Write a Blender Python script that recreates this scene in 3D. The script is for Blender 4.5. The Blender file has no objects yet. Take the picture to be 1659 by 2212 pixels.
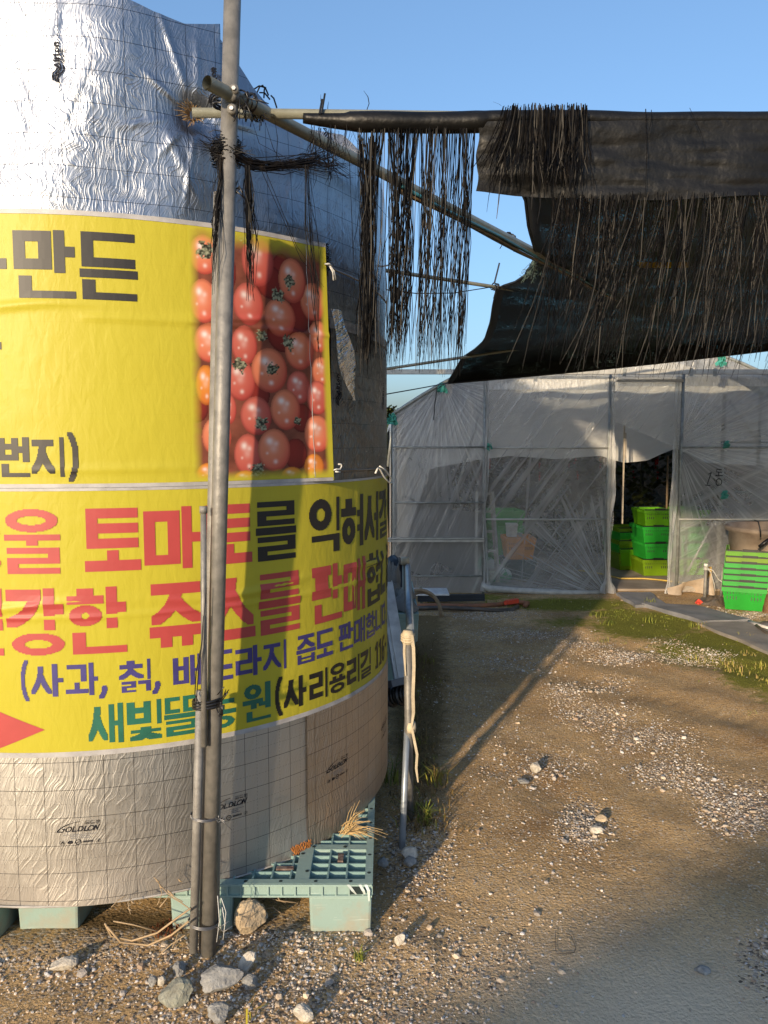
import bpy, math, random
import numpy as np
from mathutils import Vector, Matrix

random.seed(7)
RNG = np.random.default_rng(11)
C = bpy.context.scene.collection
SC = bpy.context.scene
PI = math.pi

# ---------------------------------------------------------------- camera
F, PITCH, EYE = 1694.3, 0.08965, 1.5          # focal length for a 1659 x 2212 frame, tilt down, eye height
cam = bpy.data.cameras.new('camera')
cam.sensor_fit = 'VERTICAL'
cam.angle = 2 * math.atan(1106 / F)
cam.clip_start = 0.05
cam.clip_end = 2000
camo = bpy.data.objects.new('camera', cam)
C.objects.link(camo)
camo.location = (0, 0, EYE)
camo.rotation_euler = (PI / 2 - PITCH, 0, 0)
SC.camera = camo

# ---------------------------------------------------------------- sky, sun, exposure
SUN_EL = math.radians(13.0)
SUN_AZ = math.radians(205.4)                   # clockwise from +Y, towards the sun
world = bpy.data.worlds.new('World')
SC.world = world
world.use_nodes = True
wn = world.node_tree
sky = wn.nodes.new('ShaderNodeTexSky')
sky.sky_type = 'NISHITA'
sky.sun_disc = False
sky.sun_elevation = SUN_EL
sky.sun_rotation = SUN_AZ
sky.air_density = 1.0
sky.dust_density = 3.0
sky.ozone_density = 4.8
bg = wn.nodes['Background']
bg.inputs['Strength'].default_value = 0.15
gam = wn.nodes.new('ShaderNodeGamma')          # gamma curve evens the sky out towards the horizon
gam.inputs['Gamma'].default_value = 0.8
wn.links.new(sky.outputs[0], gam.inputs['Color'])
lum = wn.nodes.new('ShaderNodeVectorMath')
lum.operation = 'SCALE'
lum.inputs['Scale'].default_value = 1.3
wn.links.new(gam.outputs[0], lum.inputs[0])
wn.links.new(lum.outputs[0], bg.inputs['Color'])
sl = bpy.data.lights.new('sun', 'SUN')
sl.energy = 3.4
sl.angle = math.radians(1.2)
sl.color = (1.0, 0.78, 0.52)
so = bpy.data.objects.new('sun', sl)
C.objects.link(so)
sdir = Vector((math.sin(SUN_AZ) * math.cos(SUN_EL), math.cos(SUN_AZ) * math.cos(SUN_EL), math.sin(SUN_EL)))
so.rotation_euler = sdir.to_track_quat('Z', 'Y').to_euler()
so.location = (-8, -12, 6)
SC.view_settings.view_transform = 'Standard'
SC.view_settings.look = 'None'
SC.view_settings.gamma = 1
SC.view_settings.exposure = 0.80
SC.render.engine = 'CYCLES'
SC.cycles.use_denoising = True
SC.cycles.max_bounces = 8
SC.cycles.transparent_max_bounces = 24
SC.cycles.glossy_bounces = 4
SC.cycles.caustics_reflective = False

# ---------------------------------------------------------------- helpers
CP, SP = math.cos(PITCH), math.sin(PITCH)

def ray(u, v):
    x, y = (u - 829.5) / F, (v - 1106) / F
    return Vector((x, CP - y * SP, -SP - y * CP))

def gnd(u, v, z=0.0):
    d = ray(u, v)
    return Vector((0, 0, EYE)) + d * ((z - EYE) / d.z)

def at(u, v, Y):
    d = ray(u, v)
    return Vector((0, 0, EYE)) + d * (Y / d.y)

def tag(o, label=None, cat=None, group=None, kind=None):
    if label: o['label'] = label
    if cat: o['category'] = cat
    if group: o['group'] = group
    if kind: o['kind'] = kind
    return o

def empty(name, loc, label=None, cat=None, group=None, rz=0.0):
    o = bpy.data.objects.new(name, None)
    o.empty_display_size = 0.1
    C.objects.link(o)
    o.location = loc
    o.rotation_euler = (0, 0, rz)
    return tag(o, label, cat, group)

def copy_tree(o, parent=None):
    c = o.copy()
    C.objects.link(c)
    if parent is not None:
        c.parent = parent
    for ch in list(o.children):
        copy_tree(ch, c)
    return c

def wloc(o):
    l = Vector(o.location)
    while o.parent is not None:
        o = o.parent
        l += Vector(o.location)
    return l

class MB:
    """collects faces and links them as one mesh object"""
    def __init__(self):
        self.v, self.f, self.uv, self.col = [], [], [], []

    def quad(self, a, b, c, d, uv=None):
        n = len(self.v)
        self.v += [tuple(a), tuple(b), tuple(c), tuple(d)]
        self.f.append((n, n + 1, n + 2, n + 3))

    def tri(self, a, b, c):
        n = len(self.v)
        self.v += [tuple(a), tuple(b), tuple(c)]
        self.f.append((n, n + 1, n + 2))

    def box(self, x0, x1, y0, y1, z0, z1, M=None, tx=0.0, ty=0.0):
        """axis box; tx, ty pull the bottom face in"""
        n = len(self.v)
        p = [(x0 + tx, y0 + ty, z0), (x1 - tx, y0 + ty, z0), (x1 - tx, y1 - ty, z0), (x0 + tx, y1 - ty, z0),
             (x0, y0, z1), (x1, y0, z1), (x1, y1, z1), (x0, y1, z1)]
        if M is not None:
            p = [tuple(M @ Vector(q)) for q in p]
        self.v += p
        for q in ((0, 3, 2, 1), (4, 5, 6, 7), (0, 1, 5, 4), (1, 2, 6, 5), (2, 3, 7, 6), (3, 0, 4, 7)):
            self.f.append(tuple(n + i for i in q))

    def bar(self, a, b, w, h, up=(0, 0, 1)):
        """rectangular bar from a to b"""
        a, b = Vector(a), Vector(b)
        d = (b - a).normalized()
        s = d.cross(Vector(up))
        if s.length < 1e-4: s = d.cross(Vector((1, 0, 0)))
        s.normalize()
        t = s.cross(d).normalized()
        n = len(self.v)
        for p in (a, b):
            for i, j in ((-1, -1), (1, -1), (1, 1), (-1, 1)):
                self.v.append(tuple(p + s * (i * w / 2) + t * (j * h / 2)))
        for q in ((0, 1, 2, 3), (7, 6, 5, 4), (0, 4, 5, 1), (1, 5, 6, 2), (2, 6, 7, 3), (3, 7, 4, 0)):
            self.f.append(tuple(n + i for i in q))

    def tube(self, pts, r, n=10, caps=True):
        pts = [Vector(p) for p in pts]
        rs = r if isinstance(r, (list, tuple)) else [r] * len(pts)
        base = len(self.v)
        d0 = (pts[1] - pts[0]).normalized()
        s = d0.cross(Vector((0, 0, 1)))
        if s.length < 0.05: s = d0.cross(Vector((1, 0, 0)))
        s.normalize()
        for i, p in enumerate(pts):
            d = (pts[min(i + 1, len(pts) - 1)] - pts[max(i - 1, 0)]).normalized()
            s = (s - d * s.dot(d)).normalized()
            t = d.cross(s)
            for k in range(n):
                a = 2 * PI * k / n
                self.v.append(tuple(p + s * (math.cos(a) * rs[i]) + t * (math.sin(a) * rs[i])))
        for i in range(len(pts) - 1):
            for k in range(n):
                k2 = (k + 1) % n
                self.f.append((base + i * n + k, base + i * n + k2, base + (i + 1) * n + k2, base + (i + 1) * n + k))
        if caps:
            self.f.append(tuple(base + k for k in reversed(range(n))))
            self.f.append(tuple(base + (len(pts) - 1) * n + k for k in range(n)))

    def ribbon(self, pts, w, side):
        """flat strand following pts; side is its width direction"""
        side = Vector(side)
        n = len(self.v)
        L = len(pts)
        for i, p in enumerate(pts):
            p = Vector(p)
            ww = w * (0.45 if i == L - 1 else 1)
            self.v.append(tuple(p - side * ww / 2))
            self.v.append(tuple(p + side * ww / 2))
        for i in range(L - 1):
            self.f.append((n + 2 * i, n + 2 * i + 1, n + 2 * i + 3, n + 2 * i + 2))

    def grid(self, P, nu, nv):
        """P[j][i] points"""
        n = len(self.v)
        for j in range(nv):
            for i in range(nu):
                self.v.append(tuple(P[j][i]))
        for j in range(nv - 1):
            for i in range(nu - 1):
                a = n + j * nu + i
                self.f.append((a, a + 1, a + nu + 1, a + nu))

    def build(self, name, mat, parent=None, smooth=False, origin=None, uv=None, col=None, label=None, cat=None, group=None, kind=None, local=False):
        me = bpy.data.meshes.new(name)
        V = np.array(self.v, dtype=np.float64).reshape(-1, 3)
        off = np.zeros(3)
        if parent is not None and not local:
            off = np.array(wloc(parent))
        elif origin is not None:
            off = np.array(origin)
        me.from_pydata((V - off).tolist(), [], self.f)
        o = bpy.data.objects.new(name, me)
        C.objects.link(o)
        if parent is not None:
            o.parent = parent
        elif origin is not None:
            o.location = origin
        if mat is not None:
            me.materials.append(mat)
        if smooth:
            me.polygons.foreach_set('use_smooth', [True] * len(me.polygons))
        if uv is not None:
            uvl = me.uv_layers.new(name='UVMap')
            li = np.zeros(len(me.loops), dtype=np.int32)
            me.loops.foreach_get('vertex_index', li)
            uvl.data.foreach_set('uv', np.asarray(uv, dtype=np.float32)[li].ravel())
        if col is not None:
            a = me.color_attributes.new('Col', 'FLOAT_COLOR', 'POINT')
            c = np.ones((len(V), 4), dtype=np.float32)
            c[:, :3] = col
            a.data.foreach_set('color', c.ravel())
        me.update()
        return tag(o, label, cat, group, kind)

def np_mesh(name, V, Fa, mat, uv=None, attrs=None, smooth=True, parent=None, origin=None):
    """fast mesh from arrays, quads or tris of one size"""
    V = np.asarray(V, dtype=np.float32)
    Fa = np.asarray(Fa, dtype=np.int32)
    off = np.zeros(3, dtype=np.float32)
    if parent is not None: off = np.array(wloc(parent), dtype=np.float32)
    elif origin is not None: off = np.array(origin, dtype=np.float32)
    me = bpy.data.meshes.new(name)
    k = Fa.shape[1]
    me.vertices.add(len(V)); me.vertices.foreach_set('co', (V - off).ravel())
    me.loops.add(Fa.size); me.loops.foreach_set('vertex_index', Fa.ravel())
    me.polygons.add(len(Fa)); me.polygons.foreach_set('loop_start', np.arange(0, Fa.size, k, dtype=np.int32))
    try: me.polygons.foreach_set('loop_total', np.full(len(Fa), k, dtype=np.int32))
    except Exception: pass
    me.polygons.foreach_set('use_smooth', np.full(len(Fa), smooth, dtype=bool))
    if uv is not None:
        uvl = me.uv_layers.new(name='UVMap')
        uvl.data.foreach_set('uv', np.asarray(uv, dtype=np.float32)[Fa.ravel()].ravel())
    for nm, c in (attrs or {}).items():
        a = me.color_attributes.new(nm, 'FLOAT_COLOR', 'POINT')
        cc = np.ones((len(V), 4), dtype=np.float32); cc[:, :3] = c
        a.data.foreach_set('color', cc.ravel())
    me.update(); me.validate()
    o = bpy.data.objects.new(name, me)
    C.objects.link(o)
    if parent is not None: o.parent = parent
    elif origin is not None: o.location = origin
    me.materials.append(mat)
    return o

def gridfaces(nu, nv, wrap=False):
    i, j = np.meshgrid(np.arange(nu if wrap else nu - 1), np.arange(nv - 1))
    i2 = (i + 1) % nu
    return np.stack([j * nu + i, j * nu + i2, (j + 1) * nu + i2, (j + 1) * nu + i], -1).reshape(-1, 4)

def vnoise(x, y, seed=0):
    """smooth value noise on arrays"""
    xi, yi = np.floor(x).astype(np.int64), np.floor(y).astype(np.int64)
    fx, fy = x - xi, y - yi
    fx, fy = fx * fx * (3 - 2 * fx), fy * fy * (3 - 2 * fy)
    def h(a, b):
        n = (a * 374761393 + b * 668265263 + seed * 974711) & 0x7fffffff
        n = ((n ^ (n >> 13)) * 1274126177) & 0x7fffffff
        return ((n ^ (n >> 16)) & 0xffff) / 65535.0
    return (h(xi, yi) * (1 - fx) + h(xi + 1, yi) * fx) * (1 - fy) + (h(xi, yi + 1) * (1 - fx) + h(xi + 1, yi + 1) * fx) * fy

def fbm(x, y, o=4, seed=0):
    r, a, t = 0, 1.0, 0
    for k in range(o):
        r = r + a * vnoise(x * 2 ** k, y * 2 ** k, seed + k); t += a; a *= 0.5
    return r / t

# ---------------------------------------------------------------- materials
class NT:
    """node tree shorthand"""
    def __init__(self, name):
        self.m = bpy.data.materials.new(name)
        self.m.use_nodes = True
        self.t = self.m.node_tree
        self.b = self.t.nodes['Principled BSDF']
        self.out = self.t.nodes['Material Output']
    def n(self, typ, **kw):
        nd = self.t.nodes.new(typ)
        for k, v in kw.items(): setattr(nd, k, v)
        return nd
    def l(self, a, b): self.t.links.new(a, b)
    def put(self, sock, v):
        if hasattr(v, 'bl_idname') or hasattr(v, 'is_linked'): self.l(v, sock)
        else: sock.default_value = v
    def math(self, op, a, b=None, clamp=False):
        nd = self.n('ShaderNodeMath', operation=op, use_clamp=clamp)
        self.put(nd.inputs[0], a)
        if b is not None: self.put(nd.inputs[1], b)
        return nd.outputs[0]
    def mix(self, fac, a, b):
        nd = self.n('ShaderNodeMix', data_type='RGBA')
        self.put(nd.inputs[0], fac); self.put(nd.inputs[6], a); self.put(nd.inputs[7], b)
        return nd.outputs[2]
    def ramp(self, fac, stops):
        nd = self.n('ShaderNodeValToRGB')
        e = nd.color_ramp.elements
        e[0].position, e[0].color = stops[0][0], stops[0][1]
        e[1].position, e[1].color = stops[-1][0], stops[-1][1]
        for p, c in stops[1:-1]:
            q = e.new(p); q.color = c
        self.l(fac, nd.inputs[0])
        return nd.outputs[0]
    def noise(self, scale, detail=3.0, vec=None, rough=0.55, dist=0.0):
        nd = self.n('ShaderNodeTexNoise')
        nd.inputs['Scale'].default_value = scale; nd.inputs['Detail'].default_value = detail
        nd.inputs['Roughness'].default_value = rough; nd.inputs['Distortion'].default_value = dist
        if vec is not None: self.l(vec, nd.inputs['Vector'])
        return nd.outputs['Fac']
    def coord(self, kind='Object'):
        return self.n('ShaderNodeTexCoord').outputs[kind]
    def mapping(self, vec, scale=(1, 1, 1), rot=(0, 0, 0)):
        nd = self.n('ShaderNodeMapping')
        self.l(vec, nd.inputs['Vector']); nd.inputs['Scale'].default_value = scale; nd.inputs['Rotation'].default_value = rot
        return nd.outputs[0]
    def bump(self, h, strength=0.3, dist=0.01, normal=None):
        nd = self.n('ShaderNodeBump')
        nd.inputs['Strength'].default_value = strength; nd.inputs['Distance'].default_value = dist
        self.l(h, nd.inputs['Height'])
        if normal is not None: self.l(normal, nd.inputs['Normal'])
        return nd.outputs[0]

def c4(c): return (c[0], c[1], c[2], 1.0)

def simple(name, col, rough=0.6, metal=0.0, col2=None, scale=15.0, bump=0.0, bscale=60.0, spec=None, two=0.62):
    k = NT(name)
    k.b.inputs['Roughness'].default_value = rough
    k.b.inputs['Metallic'].default_value = metal
    if spec is not None: k.b.inputs['Specular IOR Level'].default_value = spec
    co = k.coord()
    if col2 is None: col2 = tuple(c * 0.72 for c in col)
    f = k.noise(scale, 5.0, co)
    k.l(k.ramp(f, [(0.35, c4(col2)), (two, c4(col))]), k.b.inputs['Base Color'])
    if bump > 0:
        k.l(k.bump(k.noise(bscale, 4.0, co), bump, 0.01), k.b.inputs['Normal'])
    return k.m

def vcol(name, rough=0.7, spec=0.3, bump=0.0, bscale=100, trans=0.0):
    k = NT(name)
    a = k.n('ShaderNodeAttribute', attribute_name='Col')
    k.l(a.outputs['Color'], k.b.inputs['Base Color'])
    k.b.inputs['Roughness'].default_value = rough
    k.b.inputs['Specular IOR Level'].default_value = spec
    if bump > 0:
        k.l(k.bump(k.noise(bscale, 4.0, k.coord()), bump, 0.01), k.b.inputs['Normal'])
    return k.m

def line_mask(k, x, period, width, off=0.0):
    f = k.math('FRACT', k.math('ADD', k.math('DIVIDE', x, period), off))
    d = k.math('MINIMUM', f, k.math('SUBTRACT', 1.0, f))
    return k.math('LESS_THAN', d, width / period / 2)

def grid_mask(k, offu=0.0, offv=0.0, P=0.083):
    """printed 83 mm grid with dashed half lines, from a UV map in metres"""
    uv = k.n('ShaderNodeSeparateXYZ'); k.l(k.coord('UV'), uv.inputs[0])
    s, z = uv.outputs[0], uv.outputs[1]
    a = k.math('MAXIMUM', line_mask(k, s, P, 0.0016, offu), line_mask(k, z, P, 0.0016, offv))
    dash = k.math('LESS_THAN', k.math('FRACT', k.math('DIVIDE', z, 0.011)), 0.55)
    dash2 = k.math('LESS_THAN', k.math('FRACT', k.math('DIVIDE', s, 0.011)), 0.55)
    b = k.math('MULTIPLY', line_mask(k, s, P, 0.0012, offu + 0.5), dash)
    c = k.math('MULTIPLY', line_mask(k, z, P, 0.0012, offv + 0.5), dash2)
    return k.math('MAXIMUM', a, k.math('MULTIPLY', k.math('MAXIMUM', b, c), 0.6)), s, z

def foil_mat(name, col, rough, bstr, offu, offv, dirt=0.0, sx=62, sz=13, warp=0.25, line=0.85, lean=0.15, big=0.5):
    """crinkled metallised film: thin upright wavy ridges, printed grid"""
    k = NT(name)
    g, s, z = grid_mask(k, offu, offv)
    uvc = k.coord('UV')
    def ridges(sx, sz, lean, seed):
        wv = k.noise(7.0 + seed, 2.0, uvc)
        comb = k.n('ShaderNodeCombineXYZ')
        k.l(k.math('ADD', k.math('MULTIPLY', s, sx), k.math('ADD', k.math('MULTIPLY', wv, sx * warp), k.math('MULTIPLY', z, -lean * sx))), comb.inputs[0])
        k.l(k.math('ADD', k.math('MULTIPLY', z, sz), seed * 3.7), comb.inputs[1])
        w1 = k.noise(1.0, 1.0, comb.outputs[0], 0.4, 0.12)
        r = k.math('SUBTRACT', 1.0, k.math('MULTIPLY', k.math('ABSOLUTE', k.math('SUBTRACT', w1, 0.5)), 7.0), True)
        return k.math('ADD', k.math('MULTIPLY', k.math('MULTIPLY', r, r), 0.8), k.math('MULTIPLY', w1, 1.0))
    h = k.math('ADD', ridges(sx, sz, lean, 0.0), k.math('MULTIPLY', ridges(sx * 1.8, sz * 1.6, lean * 0.2, 2.0), 0.4))
    amp = k.math('ADD', 0.35, k.math('MULTIPLY', k.noise(3.5, 2.0, uvc), 1.2))
    h = k.math('ADD', k.math('MULTIPLY', h, amp), k.math('MULTIPLY', k.noise(2.6, 1.0, uvc), big * 6.0))
    k.l(k.bump(h, bstr, 0.004), k.b.inputs['Normal'])
    base = k.mix(k.math('MULTIPLY', k.noise(7.0, 4.0, uvc), 0.5), c4(col), c4(tuple(c * 0.8 for c in col)))
    if dirt > 0:
        dm = k.math('MULTIPLY', k.math('SUBTRACT', 1.0, k.math('DIVIDE', z, 0.33), True), k.noise(14.0, 5.0, uvc))
        base = k.mix(k.math('MULTIPLY', dm, dirt, True), base, (0.28, 0.2, 0.12, 1))
        k.l(k.math('SUBTRACT', 1.0, k.math('MULTIPLY', dm, 0.9, True), True), k.b.inputs['Metallic'])
    else:
        k.b.inputs['Metallic'].default_value = 1.0
    col_o = k.mix(k.math('MULTIPLY', g, line), base, (0.03, 0.03, 0.04, 1))
    k.l(col_o, k.b.inputs['Base Color'])
    k.l(k.math('ADD', rough, k.math('MULTIPLY', k.noise(30.0, 3.0, uvc), 0.12)), k.b.inputs['Roughness'])
    return k.m

def banner_mat(name, col):
    k = NT(name)
    g, s, z = grid_mask(k, 0.0, 0.0)
    uvc = k.coord('UV')
    base = k.mix(k.noise(6.0, 4.0, uvc), c4(col), c4((col[0] * 0.93, col[1] * 0.9, col[2] * 0.8)))
    base = k.mix(k.math('MULTIPLY', g, 0.10), base, (0.3, 0.22, 0.02, 1))
    k.l(base, k.b.inputs['Base Color'])
    k.b.inputs['Roughness'].default_value = 0.45
    k.b.inputs['Specular IOR Level'].default_value = 0.25
    comb = k.n('ShaderNodeCombineXYZ')
    k.l(k.math('MULTIPLY', s, 40.0), comb.inputs[0]); k.l(k.math('MULTIPLY', z, 16.0), comb.inputs[1])
    h = k.math('ADD', k.noise(1.0, 3.0, comb.outputs[0], 0.5, 0.4), k.math('MULTIPLY', k.noise(4.0, 2.0, uvc), 2.0))
    k.l(k.bump(h, 0.22, 0.008), k.b.inputs['Normal'])
    return k.m

def film_mat(name, rot, lo=0.28, hi=0.85, stretch=(0.5, 17.0), tint=(0.96, 0.97, 0.98), bstr=0.8, anchor=None):
    """thin greenhouse film: mostly clear, milky in streaks along its folds (rot) and fanning from a tied corner"""
    k = NT(name)
    uvc = k.coord('UV')
    def streaks(r, a, b, dist):
        return k.noise(1.0, 4.0, k.mapping(k.mapping(uvc, (1, 1, 1), (0, 0, -r)), (a, b, 1)), 0.55, dist)
    w = streaks(rot, stretch[0], stretch[1], 0.3)
    w2 = streaks(rot + 0.55, stretch[0] * 0.8, stretch[1] * 0.6, 0.5)
    cl = k.noise(1.4, 2.0, uvc)
    s1 = k.math('MULTIPLY', k.math('SUBTRACT', w, 0.52), 2.2, True)
    s2 = k.math('MULTIPLY', k.math('SUBTRACT', w2, 0.62), 6.0, True)
    streak = k.math('MULTIPLY', k.math('MAXIMUM', s1, k.math('MULTIPLY', s2, 0.35)), k.math('MULTIPLY', cl, 1.2), True)
    h = k.math('ADD', w, k.math('MULTIPLY', w2, 0.6))
    if anchor:
        sp = k.n('ShaderNodeSeparateXYZ'); k.l(uvc, sp.inputs[0])
        dx, dz = k.math('SUBTRACT', sp.outputs[0], anchor[0]), k.math('SUBTRACT', sp.outputs[1], anchor[1])
        ang = k.math('ARCTAN2', dz, dx)
        ds = k.math('SQRT', k.math('ADD', k.math('MULTIPLY', dx, dx), k.math('MULTIPLY', dz, dz)))
        cb = k.n('ShaderNodeCombineXYZ'); k.l(k.math('MULTIPLY', ang, 27.0), cb.inputs[0]); k.l(k.math('MULTIPLY', ds, 1.6), cb.inputs[1])
        wr = k.noise(1.0, 2.5, cb.outputs[0], 0.5, 0.5)
        fall = k.math('SUBTRACT', 1.0, k.math('DIVIDE', ds, 1.25), True)
        s3 = k.math('MULTIPLY', k.math('MULTIPLY', k.math('SUBTRACT', wr, 0.47), 2.2, True), k.math('POWER', fall, 0.6), True)
        streak = k.math('MAXIMUM', streak, s3)
        h = k.math('ADD', h, k.math('MULTIPLY', wr, fall))
    fac = k.math('ADD', k.math('ADD', lo - 0.1, k.math('MULTIPLY', cl, 0.2)), k.math('MULTIPLY', streak, hi - lo), True)
    tr = k.n('ShaderNodeBsdfTransparent'); tr.inputs[0].default_value = (0.93, 0.95, 0.95, 1)
    df = k.n('ShaderNodeBsdfDiffuse'); df.inputs[0].default_value = c4(tint)
    tl = k.n('ShaderNodeBsdfTranslucent'); tl.inputs[0].default_value = c4(tint)
    gl = k.n('ShaderNodeBsdfGlossy'); gl.inputs['Roughness'].default_value = 0.2; gl.inputs[0].default_value = (0.9, 0.9, 0.9, 1)
    bm = k.bump(h, bstr, 0.03)
    for nd in (df, tl, gl): k.l(bm, nd.inputs['Normal'])
    m1 = k.n('ShaderNodeMixShader'); m1.inputs[0].default_value = 0.4
    k.l(df.outputs[0], m1.inputs[1]); k.l(tl.outputs[0], m1.inputs[2])
    m2 = k.n('ShaderNodeMixShader'); k.l(fac, m2.inputs[0])
    k.l(tr.outputs[0], m2.inputs[1]); k.l(m1.outputs[0], m2.inputs[2])
    fr = k.n('ShaderNodeFresnel'); fr.inputs['IOR'].default_value = 1.4; k.l(bm, fr.inputs['Normal'])
    m3 = k.n('ShaderNodeMixShader'); k.l(k.math('ADD', k.math('MULTIPLY', fr.outputs[0], 0.9), k.math('MULTIPLY', streak, 0.12), True), m3.inputs[0])
    k.l(m2.outputs[0], m3.inputs[1]); k.l(gl.outputs[0], m3.inputs[2])
    k.l(m3.outputs[0], k.out.inputs['Surface'])
    return k.m

def net_mat(name, holes=0.11, scale=120.0, col=(0.004, 0.005, 0.005)):
    """black woven shade cloth with pin holes"""
    k = NT(name)
    co = k.coord()
    vo = k.n('ShaderNodeTexVoronoi'); vo.inputs['Scale'].default_value = scale
    k.l(co, vo.inputs['Vector'])
    big = k.noise(4.0, 3.0, co)
    hole = k.math('MULTIPLY', k.math('LESS_THAN', vo.outputs['Distance'], k.math('MULTIPLY', k.math('SUBTRACT', big, 0.30), holes * 6.0)), 0.55)
    k.l(k.ramp(k.noise(30, 4.0, co), [(0.3, c4(tuple(c * 0.6 for c in col))), (0.7, c4(col))]), k.b.inputs['Base Color'])
    k.b.inputs['Roughness'].default_value = 0.45
    k.b.inputs['Specular IOR Level'].default_value = 0.12
    tr = k.n('ShaderNodeBsdfTransparent'); tr.inputs[0].default_value = (0.5, 0.75, 0.7, 1)
    mx = k.n('ShaderNodeMixShader'); k.l(hole, mx.inputs[0])
    k.l(k.b.outputs[0], mx.inputs[1]); k.l(tr.outputs[0], mx.inputs[2])
    k.l(mx.outputs[0], k.out.inputs['Surface'])
    return k.m

MT = {}
MT['foil_up'] = foil_mat('silver foil bubble wrap', (0.32, 0.338, 0.375), 0.27, 0.25, 0.0, 0.0, sx=84, sz=11, warp=0.14, big=0.3)
MT['foil_low'] = foil_mat('silver foil bubble wrap lower roll', (0.62, 0.615, 0.60), 0.38, 0.18, 0.35, 0.0, dirt=1.1, sx=66, sz=6, warp=0.10, lean=0.35, big=0.12)
MT['print'] = simple('black print', (0.02, 0.02, 0.025), 0.9, spec=0.05)
MT['print_grey'] = simple('faint grey print', (0.22, 0.22, 0.23), 0.5)
MT['yellow'] = banner_mat('yellow banner vinyl', (0.43, 0.385, 0.035))
MT['white_vinyl'] = simple('white banner hem', (0.42, 0.41, 0.41), 0.5)
MT['ink_black'] = simple('black ink', (0.013, 0.011, 0.010), 0.5)
MT['ink_red'] = simple('red ink', (0.38, 0.050, 0.048), 0.5, col2=(0.35, 0.045, 0.043))
MT['ink_blue'] = simple('violet blue ink', (0.050, 0.042, 0.19), 0.5)
MT['ink_green'] = simple('green ink', (0.016, 0.125, 0.085), 0.5)
MT['tomato'] = vcol('tomato photograph', 0.45, 0.25)
MT['steel'] = simple('galvanised steel', (0.22, 0.21, 0.192), 0.5, 0.25, (0.15, 0.145, 0.135), 30, 0.15, 90)
MT['steel_dull'] = simple('weathered galvanised steel', (0.26, 0.25, 0.23), 0.6, 0.25, (0.18, 0.17, 0.157), 22, 0.2, 120)
MT['wire'] = simple('grey wire', (0.25, 0.25, 0.26), 0.4, 0.8)
MT['black_plastic'] = simple('black plastic', (0.012, 0.012, 0.013), 0.35)
def strand_mat():
    k = NT('black polythene strands')
    n = k.noise(42.0, 4.0, k.coord(), 0.7)
    k.l(k.ramp(n, [(0.42, (0.003, 0.003, 0.0035, 1)), (0.62, (0.008, 0.0065, 0.0055, 1)), (0.72, (0.024, 0.018, 0.013, 1))]), k.b.inputs['Base Color'])  # brown end of the ramp paints sunlit glints into the black strands
    k.b.inputs['Roughness'].default_value = 0.38
    k.b.inputs['Specular IOR Level'].default_value = 0.08
    return k.m
MT['strand'] = strand_mat()
MT['net'] = net_mat('black shade net')
MT['net_cloth'] = simple('black woven cloth', (0.007, 0.0065, 0.006), 0.42, 0, (0.003, 0.003, 0.003), 5, 1.0, 9, spec=0.28)
MT['film_a'] = film_mat('greenhouse film radial folds', 1.15, 0.27, 0.92, anchor=(0.57, 2.1))
MT['film_b'] = film_mat('greenhouse film diagonal folds', 0.95, 0.21, 0.90, anchor=(2.24, -0.05))
MT['film_c'] = film_mat('greenhouse film slack', 0.45, 0.26, 0.88, anchor=(2.86, 1.46))
MT['film_roof'] = film_mat('greenhouse roof film', 1.4, 0.5, 0.85)
MT['film_clear'] = film_mat('clear scrap film', 0.9, 0.18, 0.6, (8, 60))
MT['film_hem'] = film_mat('bunched film', 1.5, 0.5, 0.95, (14, 40))
MT['white_cord'] = simple('white cord', (0.75, 0.74, 0.70), 0.7)

# ================================================================ the foil wrapped tank
TX, TY, TR = -1.0314, 3.2140, 1.0367            # centre and radius of the tank

def cyl(s, z, off=0.0):
    """point on the tank skin: s metres of arc to the right of its nearest line, z height"""
    t = s / TR
    r = TR + off
    return (TX + r * math.sin(t), TY - r * math.cos(t), z)

TOPS = [(-3.3, 3.3), (-1.0, 3.3), (-0.3, 3.1), (0.0, 2.83), (0.2, 2.72), (0.338, 2.687), (0.41, 2.670), (0.497, 2.659), (0.604, 2.684), (0.66, 2.626), (0.72, 2.552),
        (0.784, 2.504), (0.87, 2.482), (0.978, 2.464), (1.138, 2.447), (1.293, 2.456), (1.6, 2.5), (2.2, 2.9), (3.3, 3.3)]  # unseen left and rear rim raised to cast shade on the greenhouse front
def top_z(s):
    return float(np.interp(s, [a for a, b in TOPS], [b for a, b in TOPS]))

def skin(name, mat, s0, s1, z0, z1, off, parent, ns=120, nz=24, foldx=0.0, closed=False):
    """sheet wrapped on the tank; z0, z1 numbers or functions of s; off number or function of s, z"""
    S = np.linspace(s0, s1, ns) if not isinstance(ns, np.ndarray) else ns
    ns = len(S)
    V = np.zeros((nz, ns, 3)); UV = np.zeros((nz, ns, 2))
    for i, s in enumerate(S):
        a = z0(s) if callable(z0) else z0
        b = z1(s) if callable(z1) else z1
        for j in range(nz):
            z = a + (b - a) * j / (nz - 1)
            o = off(s, z) if callable(off) else off
            V[j, i] = cyl(s, z, o); UV[j, i] = (s, z)
    return np_mesh(name, V.reshape(-1, 3), gridfaces(ns, nz), mat, UV.reshape(-1, 2), parent=parent)

tank = empty('water_tank', (TX, TY, 0.15), 'tall round tank wrapped in silver foil insulation, standing on teal pallets', 'tank')
HALF = PI * TR

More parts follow.
